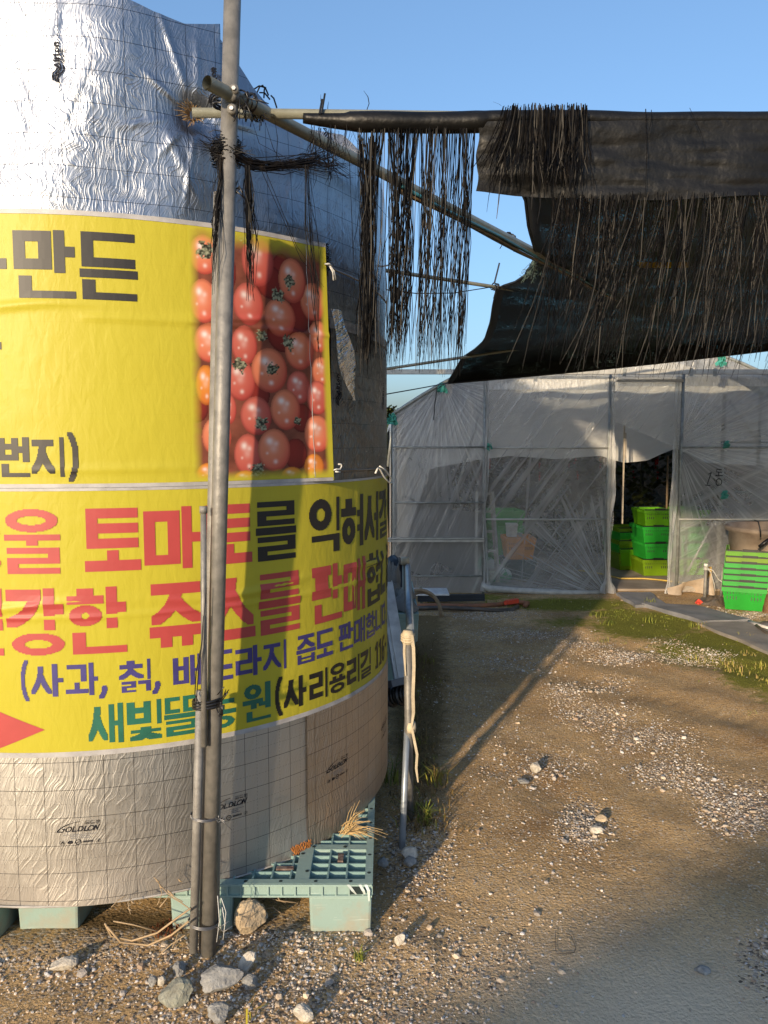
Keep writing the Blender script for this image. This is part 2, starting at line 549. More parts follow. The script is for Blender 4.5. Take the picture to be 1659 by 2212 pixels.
def dent(s, z):
    """the pipe end pushes the foil in and the rim is pulled towards it; shallow waves elsewhere"""
    d = -0.03 * math.exp(-(((s - 0.53) / 0.07) ** 2 + ((z - 2.415) / 0.05) ** 2))
    d += 0.010 * math.sin(s * 7.3 + z * 2.1) * math.sin(z * 5.0 + 1.3) + 0.006 * math.sin(s * 17 - z * 6)
    d *= min(1.0, max(0.0, (z - 2.05) / 0.12)) if z > 1.3 and s < 1.0 else 0.35
    if z > 2.45 and s > 0.6: d -= 0.05 * min(1, (z - 2.45) / 0.2)
    return d
CR = []
rq = random.Random(12)
for i in range(11):                      # tension creases running from the pierced spot
    a = -2.9 + i * 0.56 + rq.uniform(-.15, .15); L = rq.uniform(0.10, 0.30); r0 = rq.uniform(0.03, 0.06)
    CR.append((0.525 + r0 * math.cos(a), 2.415 + r0 * math.sin(a), 0.525 + L * math.cos(a), 2.415 + L * 1.2 * math.sin(a), rq.uniform(0.002, 0.0045), rq.uniform(0.006, 0.010)))
for i in range(16):                      # slack folds elsewhere in the sheet
    a, b = rq.uniform(-0.2, 1.1), rq.uniform(2.15, 2.65); L = rq.uniform(0.08, 0.3); t = rq.uniform(1.1, 2.1)
    CR.append((a, b, a + L * math.cos(t), b + L * math.sin(t), rq.uniform(0.0015, 0.0035), rq.uniform(0.006, 0.014)))
def crease(s, z):
    o = 0.0
    for (x0, y0, x1, y1, am, w) in CR:
        if abs(s - (x0 + x1) / 2) > 0.25 or abs(z - (y0 + y1) / 2) > 0.28: continue
        L2 = (x1 - x0) ** 2 + (y1 - y0) ** 2; u = ((s - x0) * (x1 - x0) + (z - y0) * (y1 - y0)) / L2
        uc = min(1, max(0, u)); d = math.hypot(s - x0 - uc * (x1 - x0), z - y0 - uc * (y1 - y0))
        o += am * math.exp(-(d / w) ** 2) * (1 - abs(2 * uc - 1) ** 3)
    return o
SS_ = np.concatenate([np.linspace(-HALF, -0.35, 80)[:-1], np.linspace(-0.35, 1.15, 300)[:-1], np.linspace(1.15, HALF, 70)])
skin('foil_wrap', MT['foil_up'], -HALF, HALF, 1.95, top_z, lambda s, z: dent(s, z) + crease(s, z), tank, SS_, 110)
skin('foil_wrap_below', MT['foil_up'], -HALF, HALF, 0.6, 1.9505, lambda s, z: dent(s, z) - 0.0004, tank, 260, 30)
skin('lower_foil_wrap', MT['foil_low'], -HALF, HALF, lambda s: 0.150 - 0.016 * math.exp(-((s - 0.9) / 0.35) ** 2), 0.80,
     lambda s, z: 0.004 + 0.006 * math.exp(-((z - 0.15) / 0.05) ** 2) * math.sin(s * 9), tank, 300, 26)
MT['foil_dark'] = foil_mat('tarnished foil overlap', (0.50, 0.43, 0.36), 0.42, 0.45, 0.12, 0.4, dirt=0.8, warp=0.08, sx=75, sz=8, lean=0.05, big=0.3)
skin('overlap_sheet', MT['foil_dark'], 0.868, 1.75, lambda s: 0.152 - 0.016 * math.exp(-((s - 0.9) / 0.35) ** 2), 0.60, 0.0105, tank, 60, 12)
MT['foil_side'] = foil_mat('second foil layer dark reflection base', (0.19, 0.175, 0.165), 0.27, 0.55, 0.3, 0.2, warp=0.12, sx=85, sz=11, lean=0.05)  # base darkened to stand for the dark canopy and greenhouse it reflects
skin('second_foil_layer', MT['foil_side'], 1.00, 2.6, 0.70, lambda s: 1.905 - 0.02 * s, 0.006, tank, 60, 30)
MT['tape'] = simple('grey tape', (0.30, 0.29, 0.29), 0.35, 0.3, (0.16, 0.15, 0.15), 40)
skin('tape_strip', MT['tape'], 0.99, 2.4, lambda s: 1.893 - 0.022 * s, lambda s: 1.925 - 0.022 * s, 0.0085, tank, 50, 3)
mb = MB()
# body and lid under the foil, so that the tank is not hollow
S = [2 * PI * i / 64 for i in range(64)]
for i in range(64):
    a, b = S[i], S[(i + 1) % 64]
    r = TR - 0.09
    pa = (TX + r * math.sin(a), TY - r * math.cos(a)); pb = (TX + r * math.sin(b), TY - r * math.cos(b))
    mb.quad((*pa, 0.2), (*pb, 0.2), (*pb, 2.30), (*pa, 2.30))
    mb.tri((*pa, 2.30), (*pb, 2.30), (TX, TY, 2.36))
    mb.tri((*pb, 0.2), (*pa, 0.2), (TX, TY, 0.2))
mb.build('tank_body', simple('tank plastic', (0.05, 0.08, 0.12), 0.5), tank)
# white edge of the bubble core along the foot of the foil and of the torn top
mb = MB()
ss = np.linspace(-HALF, HALF, 200)
mb.tube([cyl(s, 0.150 - 0.016 * math.exp(-((s - 0.9) / 0.35) ** 2), 0.006) for s in ss], 0.0035, 5)
mb.build('bottom_edge', simple('foam edge', (0.42, 0.40, 0.37), 0.7), tank)
mb = MB()
rr = random.Random(4)
for i in range(90):                       # torn foam fibres where the pipe end pierces the foil
    a = rr.uniform(0, 2 * PI); l = rr.uniform(0.012, 0.045)
    b = Vector(cyl(0.515 + 0.012 * math.cos(a), 2.415 + 0.014 * math.sin(a), 0.0))
    e = Vector(cyl(0.515 - 0.012 + math.cos(a) * l, 2.415 + math.sin(a) * l * 0.8, rr.uniform(0.005, 0.03)))
    mb.tube([b, b.lerp(e, 0.5) + Vector((0, -0.004, 0.002)), e], [0.0018, 0.0013, 0.0006], 4)
mb.build('torn_foam', simple('torn brown foam', (0.30, 0.20, 0.10), 0.9), tank)
mb = MB()                                  # rusty torn patch at the seam near the foot
for i in range(70):
    s = rr.uniform(0.80, 0.875); z = 0.135 + rr.uniform(0.0, 0.028)
    p = Vector(cyl(s, z, 0.012)); q = Vector(cyl(s + rr.uniform(-.01, .01), z + rr.uniform(0.004, 0.018), 0.014))
    mb.ribbon([p, q], 0.006, (1, 0, 0))
mb.build('exposed_patch', simple('orange foam', (0.45, 0.17, 0.04), 0.9), tank)

# ---------------------------------------------------------------- lettering
CHO = 'ㄱㄲㄴㄷㄸㄹㅁㅂㅃㅅㅆㅇㅈㅉㅊㅋㅌㅍㅎ'
JUNG = 'ㅏㅐㅑㅒㅓㅔㅕㅖㅗㅘㅙㅚㅛㅜㅝㅞㅟㅠㅡㅢㅣ'
JONG = ['', 'ㄱ', 'ㄲ', 'ㄳ', 'ㄴ', 'ㄵ', 'ㄶ', 'ㄷ', 'ㄹ', 'ㄺ', 'ㄻ', 'ㄼ', 'ㄽ', 'ㄾ', 'ㄿ', 'ㅀ', 'ㅁ', 'ㅂ', 'ㅄ', 'ㅅ', 'ㅆ', 'ㅇ', 'ㅈ', 'ㅊ', 'ㅋ', 'ㅌ', 'ㅍ', 'ㅎ']

class Glyph:
    """strokes of one character cell (a wide, 1 high) rasterised to a mask, y up"""
    def __init__(self, a, ny, T):
        self.a, self.ny, self.nx, self.T = a, ny, max(4, int(round(a * ny))), T
        xs = (np.arange(self.nx) + 0.5) / self.nx * a
        ys = (np.arange(ny) + 0.5) / ny
        self.X, self.Y = np.meshgrid(xs, ys)
        self.m = np.zeros((ny, self.nx), dtype=bool)
    def rect(self, x0, y0, x1, y1):
        self.m |= (self.X >= x0) & (self.X <= x1) & (self.Y >= y0) & (self.Y <= y1)
    def ring(self, x0, y0, x1, y1, tx, ty):
        cx, cy, rx, ry = (x0 + x1) / 2, (y0 + y1) / 2, (x1 - x0) / 2, (y1 - y0) / 2
        o = ((self.X - cx) / rx) ** 2 + ((self.Y - cy) / ry) ** 2 <= 1
        i = ((self.X - cx) / max(rx - tx, 1e-3)) ** 2 + ((self.Y - cy) / max(ry - ty, 1e-3)) ** 2 <= 1
        self.m |= o & ~i
    def line(self, pts, t, clip=None):
        d = np.full(self.X.shape, 9.0)
        for (x0, y0), (x1, y1) in zip(pts[:-1], pts[1:]):
            L2 = (x1 - x0) ** 2 + (y1 - y0) ** 2 + 1e-12
            u = np.clip(((self.X - x0) * (x1 - x0) + (self.Y - y0) * (y1 - y0)) / L2, 0, 1)
            d = np.minimum(d, np.hypot(self.X - x0 - u * (x1 - x0), self.Y - y0 - u * (y1 - y0)))
        k = d <= t / 2
        if clip: k &= (self.X >= clip[0]) & (self.X <= clip[2]) & (self.Y >= clip[1]) & (self.Y <= clip[3])
        self.m |= k
    def curve(self, p0, p1, p2, t, clip=None):
        q = [((1 - u) ** 2 * p0[0] + 2 * u * (1 - u) * p1[0] + u * u * p2[0], (1 - u) ** 2 * p0[1] + 2 * u * (1 - u) * p1[1] + u * u * p2[1]) for u in np.linspace(0, 1, 14)]
        self.line(q, t, clip)
    def jamo(self, j, x0, y0, x1, y1, slant=False):
        T = self.T
        w, h = x1 - x0, y1 - y0
        tv = min(T * 1.08, w * 0.34)
        th = min(T, h * 0.34)
        R = self.rect
        if j == 'ㄱ':
            R(x0, y1 - th, x1, y1)
            if slant: self.curve((x1 - tv * 0.52, y1 - th * 0.5), (x1 - tv * 0.62, y0 + h * 0.30), (x0 + tv * 0.1, y0 + th * 0.3), tv, (x0 - 0.02, y0, x1, y1))
            else: R(x1 - tv, y0, x1, y1)
        elif j == 'ㄴ':
            R(x0, y0, x0 + tv, y1); R(x0, y0, x1, y0 + th)
        elif j in 'ㄷㅌ':
            t3 = min(T, h * (0.26 if j == 'ㄷ' else 0.24))
            R(x0, y0, x0 + tv, y1); R(x0, y1 - t3, x1, y1); R(x0, y0, x1, y0 + t3)
            if j == 'ㅌ': R(x0, (y0 + y1 - t3) / 2, x1 - 0.01, (y0 + y1 + t3) / 2)
        elif j == 'ㄸ':
            g = w * 0.05; m = (x0 + x1) / 2
            self.jamo('ㄷ', x0, y0, m - g, y1); self.jamo('ㄷ', m + g, y0, x1, y1)
        elif j == 'ㄹ':
            t3 = min(T, h * 0.235); mid = (y0 + y1) / 2
            R(x0, y1 - t3, x1, y1); R(x0, mid - t3 / 2, x1, mid + t3 / 2); R(x0, y0, x1, y0 + t3)
            R(x1 - tv, mid, x1, y1); R(x0, y0, x0 + tv, mid)
        elif j == 'ㅁ':
            R(x0, y0, x1, y0 + th * 0.95); R(x0, y1 - th * 0.95, x1, y1); R(x0, y0, x0 + tv, y1); R(x1 - tv, y0, x1, y1)
        elif j == 'ㅂ':
            t3 = min(T * 0.9, h * 0.25)
            R(x0, y0, x0 + tv, y1); R(x1 - tv, y0, x1, y1); R(x0, y0, x1, y0 + t3)
            m = y0 + h * 0.60; R(x0, m - t3 / 2, x1, m + t3 / 2)
        elif j == 'ㅍ':
            t3 = min(T, h * 0.3)
            R(x0, y1 - t3, x1, y1); R(x0, y0, x1, y0 + t3)
            R(x0 + w * 0.16, y0, x0 + w * 0.16 + tv, y1); R(x1 - w * 0.16 - tv, y0, x1 - w * 0.16, y1)
        elif j in 'ㅅㅈㅊ':
            cx = (x0 + x1) / 2; top = y1
            if j == 'ㅊ':
                th = min(T, h * 0.2)
                R(cx - w * 0.16, y1 - th, cx + w * 0.16, y1); top = y1 - th - h * 0.02
            if j in 'ㅈㅊ':
                t3 = min(T, (top - y0) * 0.28)
                R(x0 + w * 0.02, top - t3, x1 - w * 0.02, top); top -= t3 * 0.6
            hh = top - y0; cl = (x0, y0, x1, top)
            self.curve((cx, top), (cx - w * 0.02, y0 + hh * 0.42), (x0 + tv * 0.12, y0 + th * 0.25), tv * 1.02, cl)
            self.curve((cx, y0 + hh * 0.66), (cx + w * 0.16, y0 + hh * 0.28), (x1 - tv * 0.12, y0 + th * 0.25), tv * 1.02, cl)
        elif j == 'ㅇ':
            self.ring(x0, y0, x1, y1, tv, min(T, h * 0.31))
        elif j == 'ㅎ':
            cx = (x0 + x1) / 2; t3 = min(T * 0.95, h * 0.2)
            R(cx - w * 0.22, y1 - t3, cx + w * 0.22, y1)
            R(x0, y1 - t3 * 2.05, x1, y1 - t3 * 1.0)
            self.ring(x0 + w * 0.05, y0, x1 - w * 0.05, y1 - t3 * 2.2, tv, min(T, h * 0.2))
        elif j == 'ㄺ':
            m = x0 + w * 0.52; g = w * 0.04
            self.jamo('ㄹ', x0, y0, m - g, y1); self.jamo('ㄱ', m + g, y0, x1, y1)
    def vert(self, v, x0, y0, x1, y1):
        """vowel with an upright stem in the box"""
        T = self.T; w, h = x1 - x0, y1 - y0; tv = min(T * 1.05, w * 0.55)
        my = y0 + h * 0.5; t = T * 0.95
        if v == 'ㅏ': self.rect(x0, y0, x0 + tv, y1); self.rect(x0, my - t / 2, x1, my + t / 2)
        elif v == 'ㅓ': self.rect(x1 - tv, y0, x1, y1); self.rect(x0, my - t / 2, x1, my + t / 2)
        elif v == 'ㅕ':
            self.rect(x1 - tv, y0, x1, y1)
            for q in (0.36, 0.64): self.rect(x0, y0 + h * q - t * 0.38, x1, y0 + h * q + t * 0.38)
        elif v == 'ㅣ': self.rect(x1 - tv, y0, x1, y1)
        elif v == 'ㅐ':
            t2 = min(tv, w * 0.36)
            self.rect(x0, y0 + h * 0.02, x0 + t2, y1 - h * 0.02); self.rect(x1 - t2, y0, x1, y1); self.rect(x0, my - t * 0.42, x1, my + t * 0.42)
        elif v == 'ㅔ':
            t2 = min(tv, w * 0.3)
            self.rect(x1 - t2, y0, x1, y1); self.rect(x1 - t2 * 2.4, y0, x1 - t2 * 1.4, y1); self.rect(x0, my - t * 0.4, x1 - t2 * 1.6, my + t * 0.4)
    def horz(self, v, x0, y0, x1, y1):
        T = self.T; h = y1 - y0; w = x1 - x0; t = min(T, h if v == 'ㅡ' else h * 0.55); cx = (x0 + x1) / 2; s = T * 1.08
        if v == 'ㅡ':
            m = (y0 + y1) / 2; self.rect(x0, m - t / 2, x1, m + t / 2)
        elif v in 'ㅗㅛ':
            self.rect(x0, y0, x1, y0 + t)
            for q in ([cx] if v == 'ㅗ' else [x0 + w * 0.3, x1 - w * 0.3]): self.rect(q - s / 2, y0, q + s / 2, y1)
        else:
            self.rect(x0, y1 - t, x1, y1)
            for q in ([cx] if v == 'ㅜ' else [x0 + w * 0.3, x1 - w * 0.3]): self.rect(q - s / 2, y0, q + s / 2, y1)
    def syllable(self, ch):
        n = ord(ch) - 0xAC00
        c, v, f = CHO[n // 588], JUNG[(n % 588) // 28], JONG[n % 28]
        a = self.a
        g = 0.035
        if v in 'ㅏㅐㅓㅔㅕㅣ':
            vx = a * (0.66 if v in 'ㅏㅕ' else 0.70 if v == 'ㅣ' else 0.64 if v == 'ㅓ' else 0.58)
            cw = vx - g if v != 'ㅓ' else a * 0.66
            if v == 'ㅣ': vx = a - self.T * 1.1; cw = vx - g * 1.6
            if f:
                self.jamo(c, 0, 0.42, cw, 0.98, True); self.vert(v, vx if v != 'ㅓ' else a * 0.60, 0.37, a, 1.0)
                self.jamo(f, a * 0.08, 0, a, 0.335)
            else:
                self.jamo(c, 0, 0.08, cw, 0.93, True); self.vert(v, vx, 0, a, 1.0)
        elif v in 'ㅗㅛㅜㅠㅡ':
            if f:
                if c in 'ㄹㄸㄷㅌ' or f == 'ㄹ':
                    fy = 0.40 if f == 'ㄹ' else 0.30
                    vh = 0.13 if v == 'ㅡ' else 0.185
                    self.jamo(f, a * 0.04, 0, a * 0.98, fy); self.horz(v, 0, fy + 0.03, a, fy + 0.03 + vh)
                    self.jamo(c, a * 0.03, fy + vh + 0.06, a * 0.97, 1.0)
                else:
                    vh = 0.14 if v == 'ㅡ' else 0.23
                    self.jamo(f, a * 0.06, 0, a * 0.94, 0.32); self.horz(v, 0, 0.355, a, 0.355 + vh)
                    self.jamo(c, a * 0.06, 0.355 + vh + 0.03, a * 0.94, 1.0)
            else:
                vh = 0.17 if v == 'ㅡ' else 0.32
                self.horz(v, 0, 0.02, a, 0.02 + vh); self.jamo(c, a * 0.03, 0.02 + vh + 0.035, a * 0.97, 1.0)
        elif v == 'ㅘ':
            self.vert('ㅏ', a * 0.72, 0, a, 1.0)
            self.horz('ㅗ', 0, 0.06, a * 0.70, 0.40); self.jamo(c, a * 0.05, 0.44, a * 0.64, 0.95)
        elif v == 'ㅝ':
            self.jamo(c, a * 0.06, 0.60, a * 0.66, 0.99); self.rect(0, 0.46, a * 0.72, 0.46 + self.T * 0.75)
            self.rect(a * 0.28, 0.33, a * 0.28 + self.T, 0.5)
            self.rect(a - self.T, 0.30, a, 1.0); self.rect(a * 0.56, 0.37, a, 0.37 + self.T * 0.65)
            self.jamo(f, a * 0.12, 0, a, 0.27)
    def char(self, ch):
        a, T = self.a, self.T
        if '가' <= ch <= '힣': self.syllable(ch)
        elif ch in '()':
            q = [(a * 0.95, 1.04), (a * 0.02, 0.78), (a * 0.02, 0.22), (a * 0.95, -0.04)]
            q = [tuple((1 - u) ** 3 * q[0][i] + 3 * u * (1 - u) ** 2 * q[1][i] + 3 * u * u * (1 - u) * q[2][i] + u ** 3 * q[3][i] for i in (0, 1)) for u in np.linspace(0, 1, 16)]
            q = [(x + T * 0.1, y) for x, y in q]
            if ch == ')': q = [(a - x, y) for x, y in q]
            self.line(q, T * 0.85)
        elif ch == ',': self.line([(a * 0.6, 0.16), (a * 0.6, 0.06), (a * 0.3, -0.1)], T)
        elif ch == '.': self.rect(a * 0.3, 0.0, a * 0.3 + T, T)
        elif ch == '-': self.rect(0, 0.42, a, 0.42 + T)
        elif ch == '1':
            self.rect(a * 0.42, 0, a * 0.42 + T, 1); self.line([(a * 0.5, 0.93), (a * 0.12, 0.78)], T * 0.8); self.rect(a * 0.08, 0, a * 0.92, T * 0.7)
        elif ch == '6':
            self.ring(0, 0, a, 0.6, T, T); self.curve((a * 0.85, 0.92), (a * 0.1, 0.95), (T / 2, 0.3), T)

def emit_mask(mb, mask, s0, z0, w, h, roff, step=0.03):
    """print a mask (y up) on the tank, merging equal runs of neighbouring rows; roff(s, z)"""
    ny, nx = mask.shape
    dx, dz = w / nx, h / ny
    open_ = {}
    def flush(k, ja, jb):
        xa, xb = s0 + k[0] * dx, s0 + k[1] * dx
        za, zb = z0 + ja * dz, z0 + jb * dz
        n = max(1, int(math.ceil((xb - xa) / step)))
        nz = max(1, int(math.ceil((zb - za) / step)))
        for i in range(n):
            a, b = xa + (xb - xa) * i / n, xa + (xb - xa) * (i + 1) / n
            for q in range(nz):
                c, d = za + (zb - za) * q / nz, za + (zb - za) * (q + 1) / nz
                mb.quad(cyl(a, c, roff(a, c)), cyl(b, c, roff(b, c)), cyl(b, d, roff(b, d)), cyl(a, d, roff(a, d)))
    for j in range(ny + 1):
        runs = set()
        if j < ny:
            r = np.flatnonzero(np.diff(np.concatenate([[0], mask[j].astype(np.int8), [0]])))
            runs = set(zip(r[::2].tolist(), r[1::2].tolist()))
        for k in list(open_):
            if k not in runs: flush(k, open_.pop(k), j)
        for k in runs:
            if k not in open_: open_[k] = j

# ---------------------------------------------------------------- prints on the foil itself
LOGO_S = 6.7e-5
def wave_logo(s0, z0):
    """wave mark and upright word, letters reading upwards; drawn in 0.067 mm units, y down"""
    W, H = 560, 1600
    g = Glyph(W / H, 200, 0.05)
    P = lambda x, y: ((x - 215) / H, 1 - (y - 500) / H)
    L = lambda pts, t: g.line([P(*p) for p in pts], t * 1.18 / H)
    for pts in ([(272, 1965), (250, 1840), (290, 1700), (400, 1620), (480, 1540), (500, 1470)],
                [(374, 2020), (355, 1880), (390, 1760), (510, 1660), (590, 1560), (595, 1450), (555, 1365)],
                [(472, 2070), (460, 1930), (500, 1800), (640, 1700), (710, 1580), (700, 1480), (678, 1420)]):
        L(pts, 52)
    L([(560, 1350), (335, 1405), (550, 1530)], 50); L([(450, 1375), (470, 1490)], 30)
    L([(375, 1245), (560, 1255)], 52); L([(315, 1232), (330, 1232)], 56)
    L([(370, 1165), (560, 1170)], 55); L([(385, 1160), (395, 1100)], 50)
    L([(310, 1020), (550, 1030), (548, 955)], 50)
    c = P(458, 836); g.ring(c[0] - 98 / H, c[1] - 92 / H, c[0] + 98 / H, c[1] + 92 / H, 48 / H, 48 / H)
    L([(550, 690), (380, 680), (385, 590), (430, 565), (550, 575)], 50)
    for y, cc in ((1325, '에'), (1130, '어'), (930, '론')):
        q = Glyph(0.9, 26, 0.13); q.char(cc)
        m2 = q.m[::-1].T        # turned to read upwards
        hh, ww = m2.shape
        for a_ in range(hh):
            for b_ in range(ww):
                if m2[a_, b_]:
                    x = 600 + 160 * (1 - (b_ + .5) / ww) if False else 600 + 160 * b_ / ww
                    yy = y - 150 * a_ / hh
                    ix = int((x - 215) / W * g.nx); iy = int((1 - (yy - 500) / H) * g.ny)
                    if 0 <= ix < g.nx and 0 <= iy < g.ny: g.m[iy, ix] = True
    return g.m, s0, z0, W * LOGO_S, H * LOGO_S

def oval_logo():
    """slanted word mark with a swoosh, small Hangul above, faint lines and a row of badges below; unit 12.55 mm"""
    W, H = 10.2, 6.2
    g = Glyph(W / H, 150, 0.05)
    P = lambda x, y: (x / H, (y + 3.3) / H)
    L = lambda pts, t: g.line([P(*p) for p in pts], t / H)
    L([(5.4, 2.35), (4.2, 2.15), (3.0, 1.8), (2.0, 1.35)], 0.1)
    L([(3.0, 1.8), (1.9, 1.35), (0.95, 0.75), (0.5, 0.2)], 0.22)
    L([(0.95, 0.75), (0.45, 0.2), (0.4, 0.05), (1.6, 0.02), (2.0, 0.68), (1.62, 0.68)], 0.24)
    def O(cx, cy, r):
        L([(cx + r * 1.05 * math.cos(t) + 0.25 * math.sin(t), cy + 0.55 * math.sin(t)) for t in np.linspace(0, 2 * PI, 24)], 0.2)
    O(2.95, 0.58, 0.55)
    L([(4.15, 1.15), (3.75, 0.08), (4.6, 0.08)], 0.24)
    L([(4.95, 0.08), (5.35, 1.12), (6.0, 1.1), (6.15, 0.75), (5.8, 0.15), (4.95, 0.08)], 0.22)
    L([(6.75, 1.15), (6.35, 0.08), (7.1, 0.08)], 0.24)
    O(7.85, 0.62, 0.6)
    L([(8.45, 0.05), (8.95, 1.2), (9.2, 0.15), (9.75, 1.35)], 0.22)
    x = 6.6
    for cc in '골드론':
        q = Glyph(1.25, 18, 0.12); q.char(cc)
        for a_, b_ in zip(*np.nonzero(q.m)):
            px, py = x + 0.98 * b_ / q.nx, 1.62 + 0.8 * a_ / q.ny
            ix, iy = int(px / W * g.nx), int((py + 3.3) / H * g.ny)
            if ix < g.nx and iy < g.ny: g.m[iy, ix] = True
        x += 1.2
    # badges
    def ring(cx, cy, rx, ry, t):
        c = P(cx, cy); g.ring(c[0] - rx / H, c[1] - ry / H, c[0] + rx / H, c[1] + ry / H, t / H, t / H)
    ring(4.95, -2.55, 0.68, 0.62, 0.16); L([(4.7, -2.6), (5.2, -2.5)], 0.16)
    ring(3.2, -2.55, 0.62, 0.38, 0.2); L([(2.9, -2.55), (3.5, -2.55)], 0.2)
    L([(1.15, -2.75), (1.5, -2.35), (1.7, -2.7)], 0.2); ring(1.4, -2.55, 0.6, 0.5, 0.06)
    for i in range(8): L([(6.1 + i * 0.29, -2.66), (6.15 + i * 0.29, -2.38)], 0.17)
    L([(9.35, -2.7), (9.5, -2.3)], 0.22); ring(9.4, -2.5, 0.5, 0.45, 0.05)
    faint = Glyph(W / H, 150, 0.05)
    for y, x0, x1 in ((-0.75, 1.8, 8.8), (-1.15, 3.2, 7.5), (-1.6, 3.4, 7.6)):
        xx = x0
        while xx < x1:
            w_ = 0.16 + 0.3 * ((math.sin(xx * 12.9) + 1) / 2)
            faint.line([P(xx, y), P(xx + w_, y)], 0.14 / H); xx += w_ + 0.18
    u = 0.01255
    return g.m, faint.m, W * u, H * u, 3.3 * u

MB_up, MB_lo, MB_f = MB(), MB(), MB()
wm, _, _, ww, wh = wave_logo(0, 0)
for k_ in range(-2, 4):
    for r_ in range(3):
        s0 = 0.146 + 0.413 * k_
        z0 = 2.457 - 0.006 - 0.416 * r_ if k_ != 1 else 2.452 - 0.416 * r_
        if s0 > 0.9 and r_ == 2: emit_mask(MB_up, wm, s0 + 0.05, z0, ww, wh, lambda s, z: 0.0072)
        elif not (r_ == 2 or (r_ == 1 and -0.4 < s0 < 0.9)): emit_mask(MB_up, wm, s0, z0, ww, wh, lambda s, z: dent(s, z) + crease(s, z) + 0.0035)
om, fm, ow, oh, ob = oval_logo()
for k_ in range(-3, 4):
    s0 = 0.081 + 0.4355 * k_
    ro = 0.0118 if s0 > 0.87 else 0.0058
    emit_mask(MB_lo, om, s0, 0.374 - ob, ow, oh, lambda s, z: ro)
    emit_mask(MB_f, fm, s0, 0.374 - ob, ow, oh, lambda s, z: ro)
MB_up.build('wave_print', MT['print'], tank)
MB_lo.build('word_print', MT['print'], tank)
MB_f.build('small_print', MT['print_grey'], tank)

# ---------------------------------------------------------------- the two banners
def gauss(x, m, s): return math.exp(-((x - m) / s) ** 2)
Z_TOP = lambda s: 2.1195 + 0.006 * max(0, (s - 0.5)) / 0.45
Z_SEAM, Z_BOT = 1.3735, 0.6015
def off_up(s, z):
    o = 0.0075
    o += 0.006 * gauss(z, 1.865 + 0.012 * math.sin(s * 9), 0.010) * (0.5 + 0.5 * math.sin(s * 11 + 1)) + 0.004 * gauss(z, 1.84, 0.008) * (s > 0.2)
    o += 0.004 * gauss(z, 1.42 + 0.01 * s, 0.01) * gauss(s, 0.3, 0.2)
    if s > 0.80: o += 0.03 * ((s - 0.80) / 0.19) ** 2 + 0.0022 * math.sin(z * 70) * gauss(s, 0.90, 0.03)
    o -= 0.004 * gauss(s, 0.885, 0.012) * (s > 0.8)
    return max(o, 0.004)
def off_lo(s, z):
    o = 0.0085
    o += 0.007 * gauss(z, 1.035 + 0.012 * math.sin(s * 8) + 0.02 * s, 0.011) * (0.55 + 0.45 * math.sin(s * 9 + 2))
    o += 0.003 * gauss(z, 1.005, 0.007) + 0.003 * gauss(s, 1.13 + 0.1 * (z - 1), 0.012)
    return max(o, 0.006)
def bright(s):   # right edge of the upper banner leans a little
    return 0.955
b1 = empty('upper_banner', cyl(0, Z_SEAM, 0.01), 'yellow vinyl banner with cherry tomato photograph, above the long lettered banner on the silver tank', 'banner', None)
b2 = empty('lower_banner', cyl(0, Z_BOT, 0.01), 'long yellow banner with red, violet and green Hangul lines, wrapped round the tank', 'banner', None)
def s_right(z): return 0.952 + (2.13 - z) / 0.75 * 0.026
sh1 = skin('sheet', MT['yellow'], -1.5, 0.5, Z_SEAM, Z_TOP, off_up, b1, 120, 90)
# photo end of the sheet, sheared right edge
ns, nz = 60, 90
V = np.zeros((nz, ns, 3)); UV = np.zeros((nz, ns, 2))
for j in range(nz):
    for i in range(ns):
        t = i / (ns - 1); zz = Z_SEAM + (Z_TOP(0.5 + t * 0.45) - Z_SEAM) * j / (nz - 1)
        s = 0.5 + t * (s_right(zz) - 0.5)
        V[j, i] = cyl(s, zz, off_up(s, zz)); UV[j, i] = (s, zz)
she = np_mesh('sheet_end', V.reshape(-1, 3), gridfaces(ns, nz), MT['yellow'], UV.reshape(-1, 2), parent=b1)
sh2 = skin('sheet', MT['yellow'], -1.5, 1.75, Z_BOT, Z_SEAM - 0.004, off_lo, b2, 200, 90)
skin('hem', MT['white_vinyl'], -1.5, 0.952, lambda s: Z_TOP(s) - 0.009, lambda s: Z_TOP(s) + 0.004, lambda s, z: off_up(s, z) + 0.0012, b1, 120, 3)
skin('hem', MT['white_vinyl'], -1.5, 0.974, Z_SEAM - 0.002, Z_SEAM + 0.009, lambda s, z: off_up(s, z) + 0.0012, b1, 120, 3)
skin('hem', MT['white_vinyl'], -1.5, 1.75, Z_BOT - 0.002, Z_BOT + 0.013, lambda s, z: off_lo(s, z) + 0.0012, b2, 160, 3)
skin('top_hem', MT['white_vinyl'], -1.5, 1.75, Z_SEAM - 0.011, Z_SEAM - 0.003, lambda s, z: off_lo(s, z) + 0.0012, b2, 160, 3)

def text(parent, name, mat, items, z0, z1, T, roff, ny=56):
    """one line of print, each character a part of its own"""
    for ch, s0, s1 in items:
        mb = MB(); h = z1 - z0; w = s1 - s0
        ro = lambda s, z: roff(s, z) + 0.0014
        if ch in '(),':            # taller than the line
            g = Glyph(w / h / 1.25, ny, T / 1.25)
            if ch == ',': g.line([(g.a * 0.65, 0.26), (g.a * 0.62, 0.16), (g.a * 0.25, 0.02)], T / 1.15)
            else: g.char(ch)
            emit_mask(mb, g.m, s0, z0 - h * 0.125, w, h * 1.25, ro)
        else:
            g = Glyph(w / h, ny, T); g.char(ch)
            emit_mask(mb, g.m, s0, z0, w, h, ro)
        mb.build(name, mat, parent)

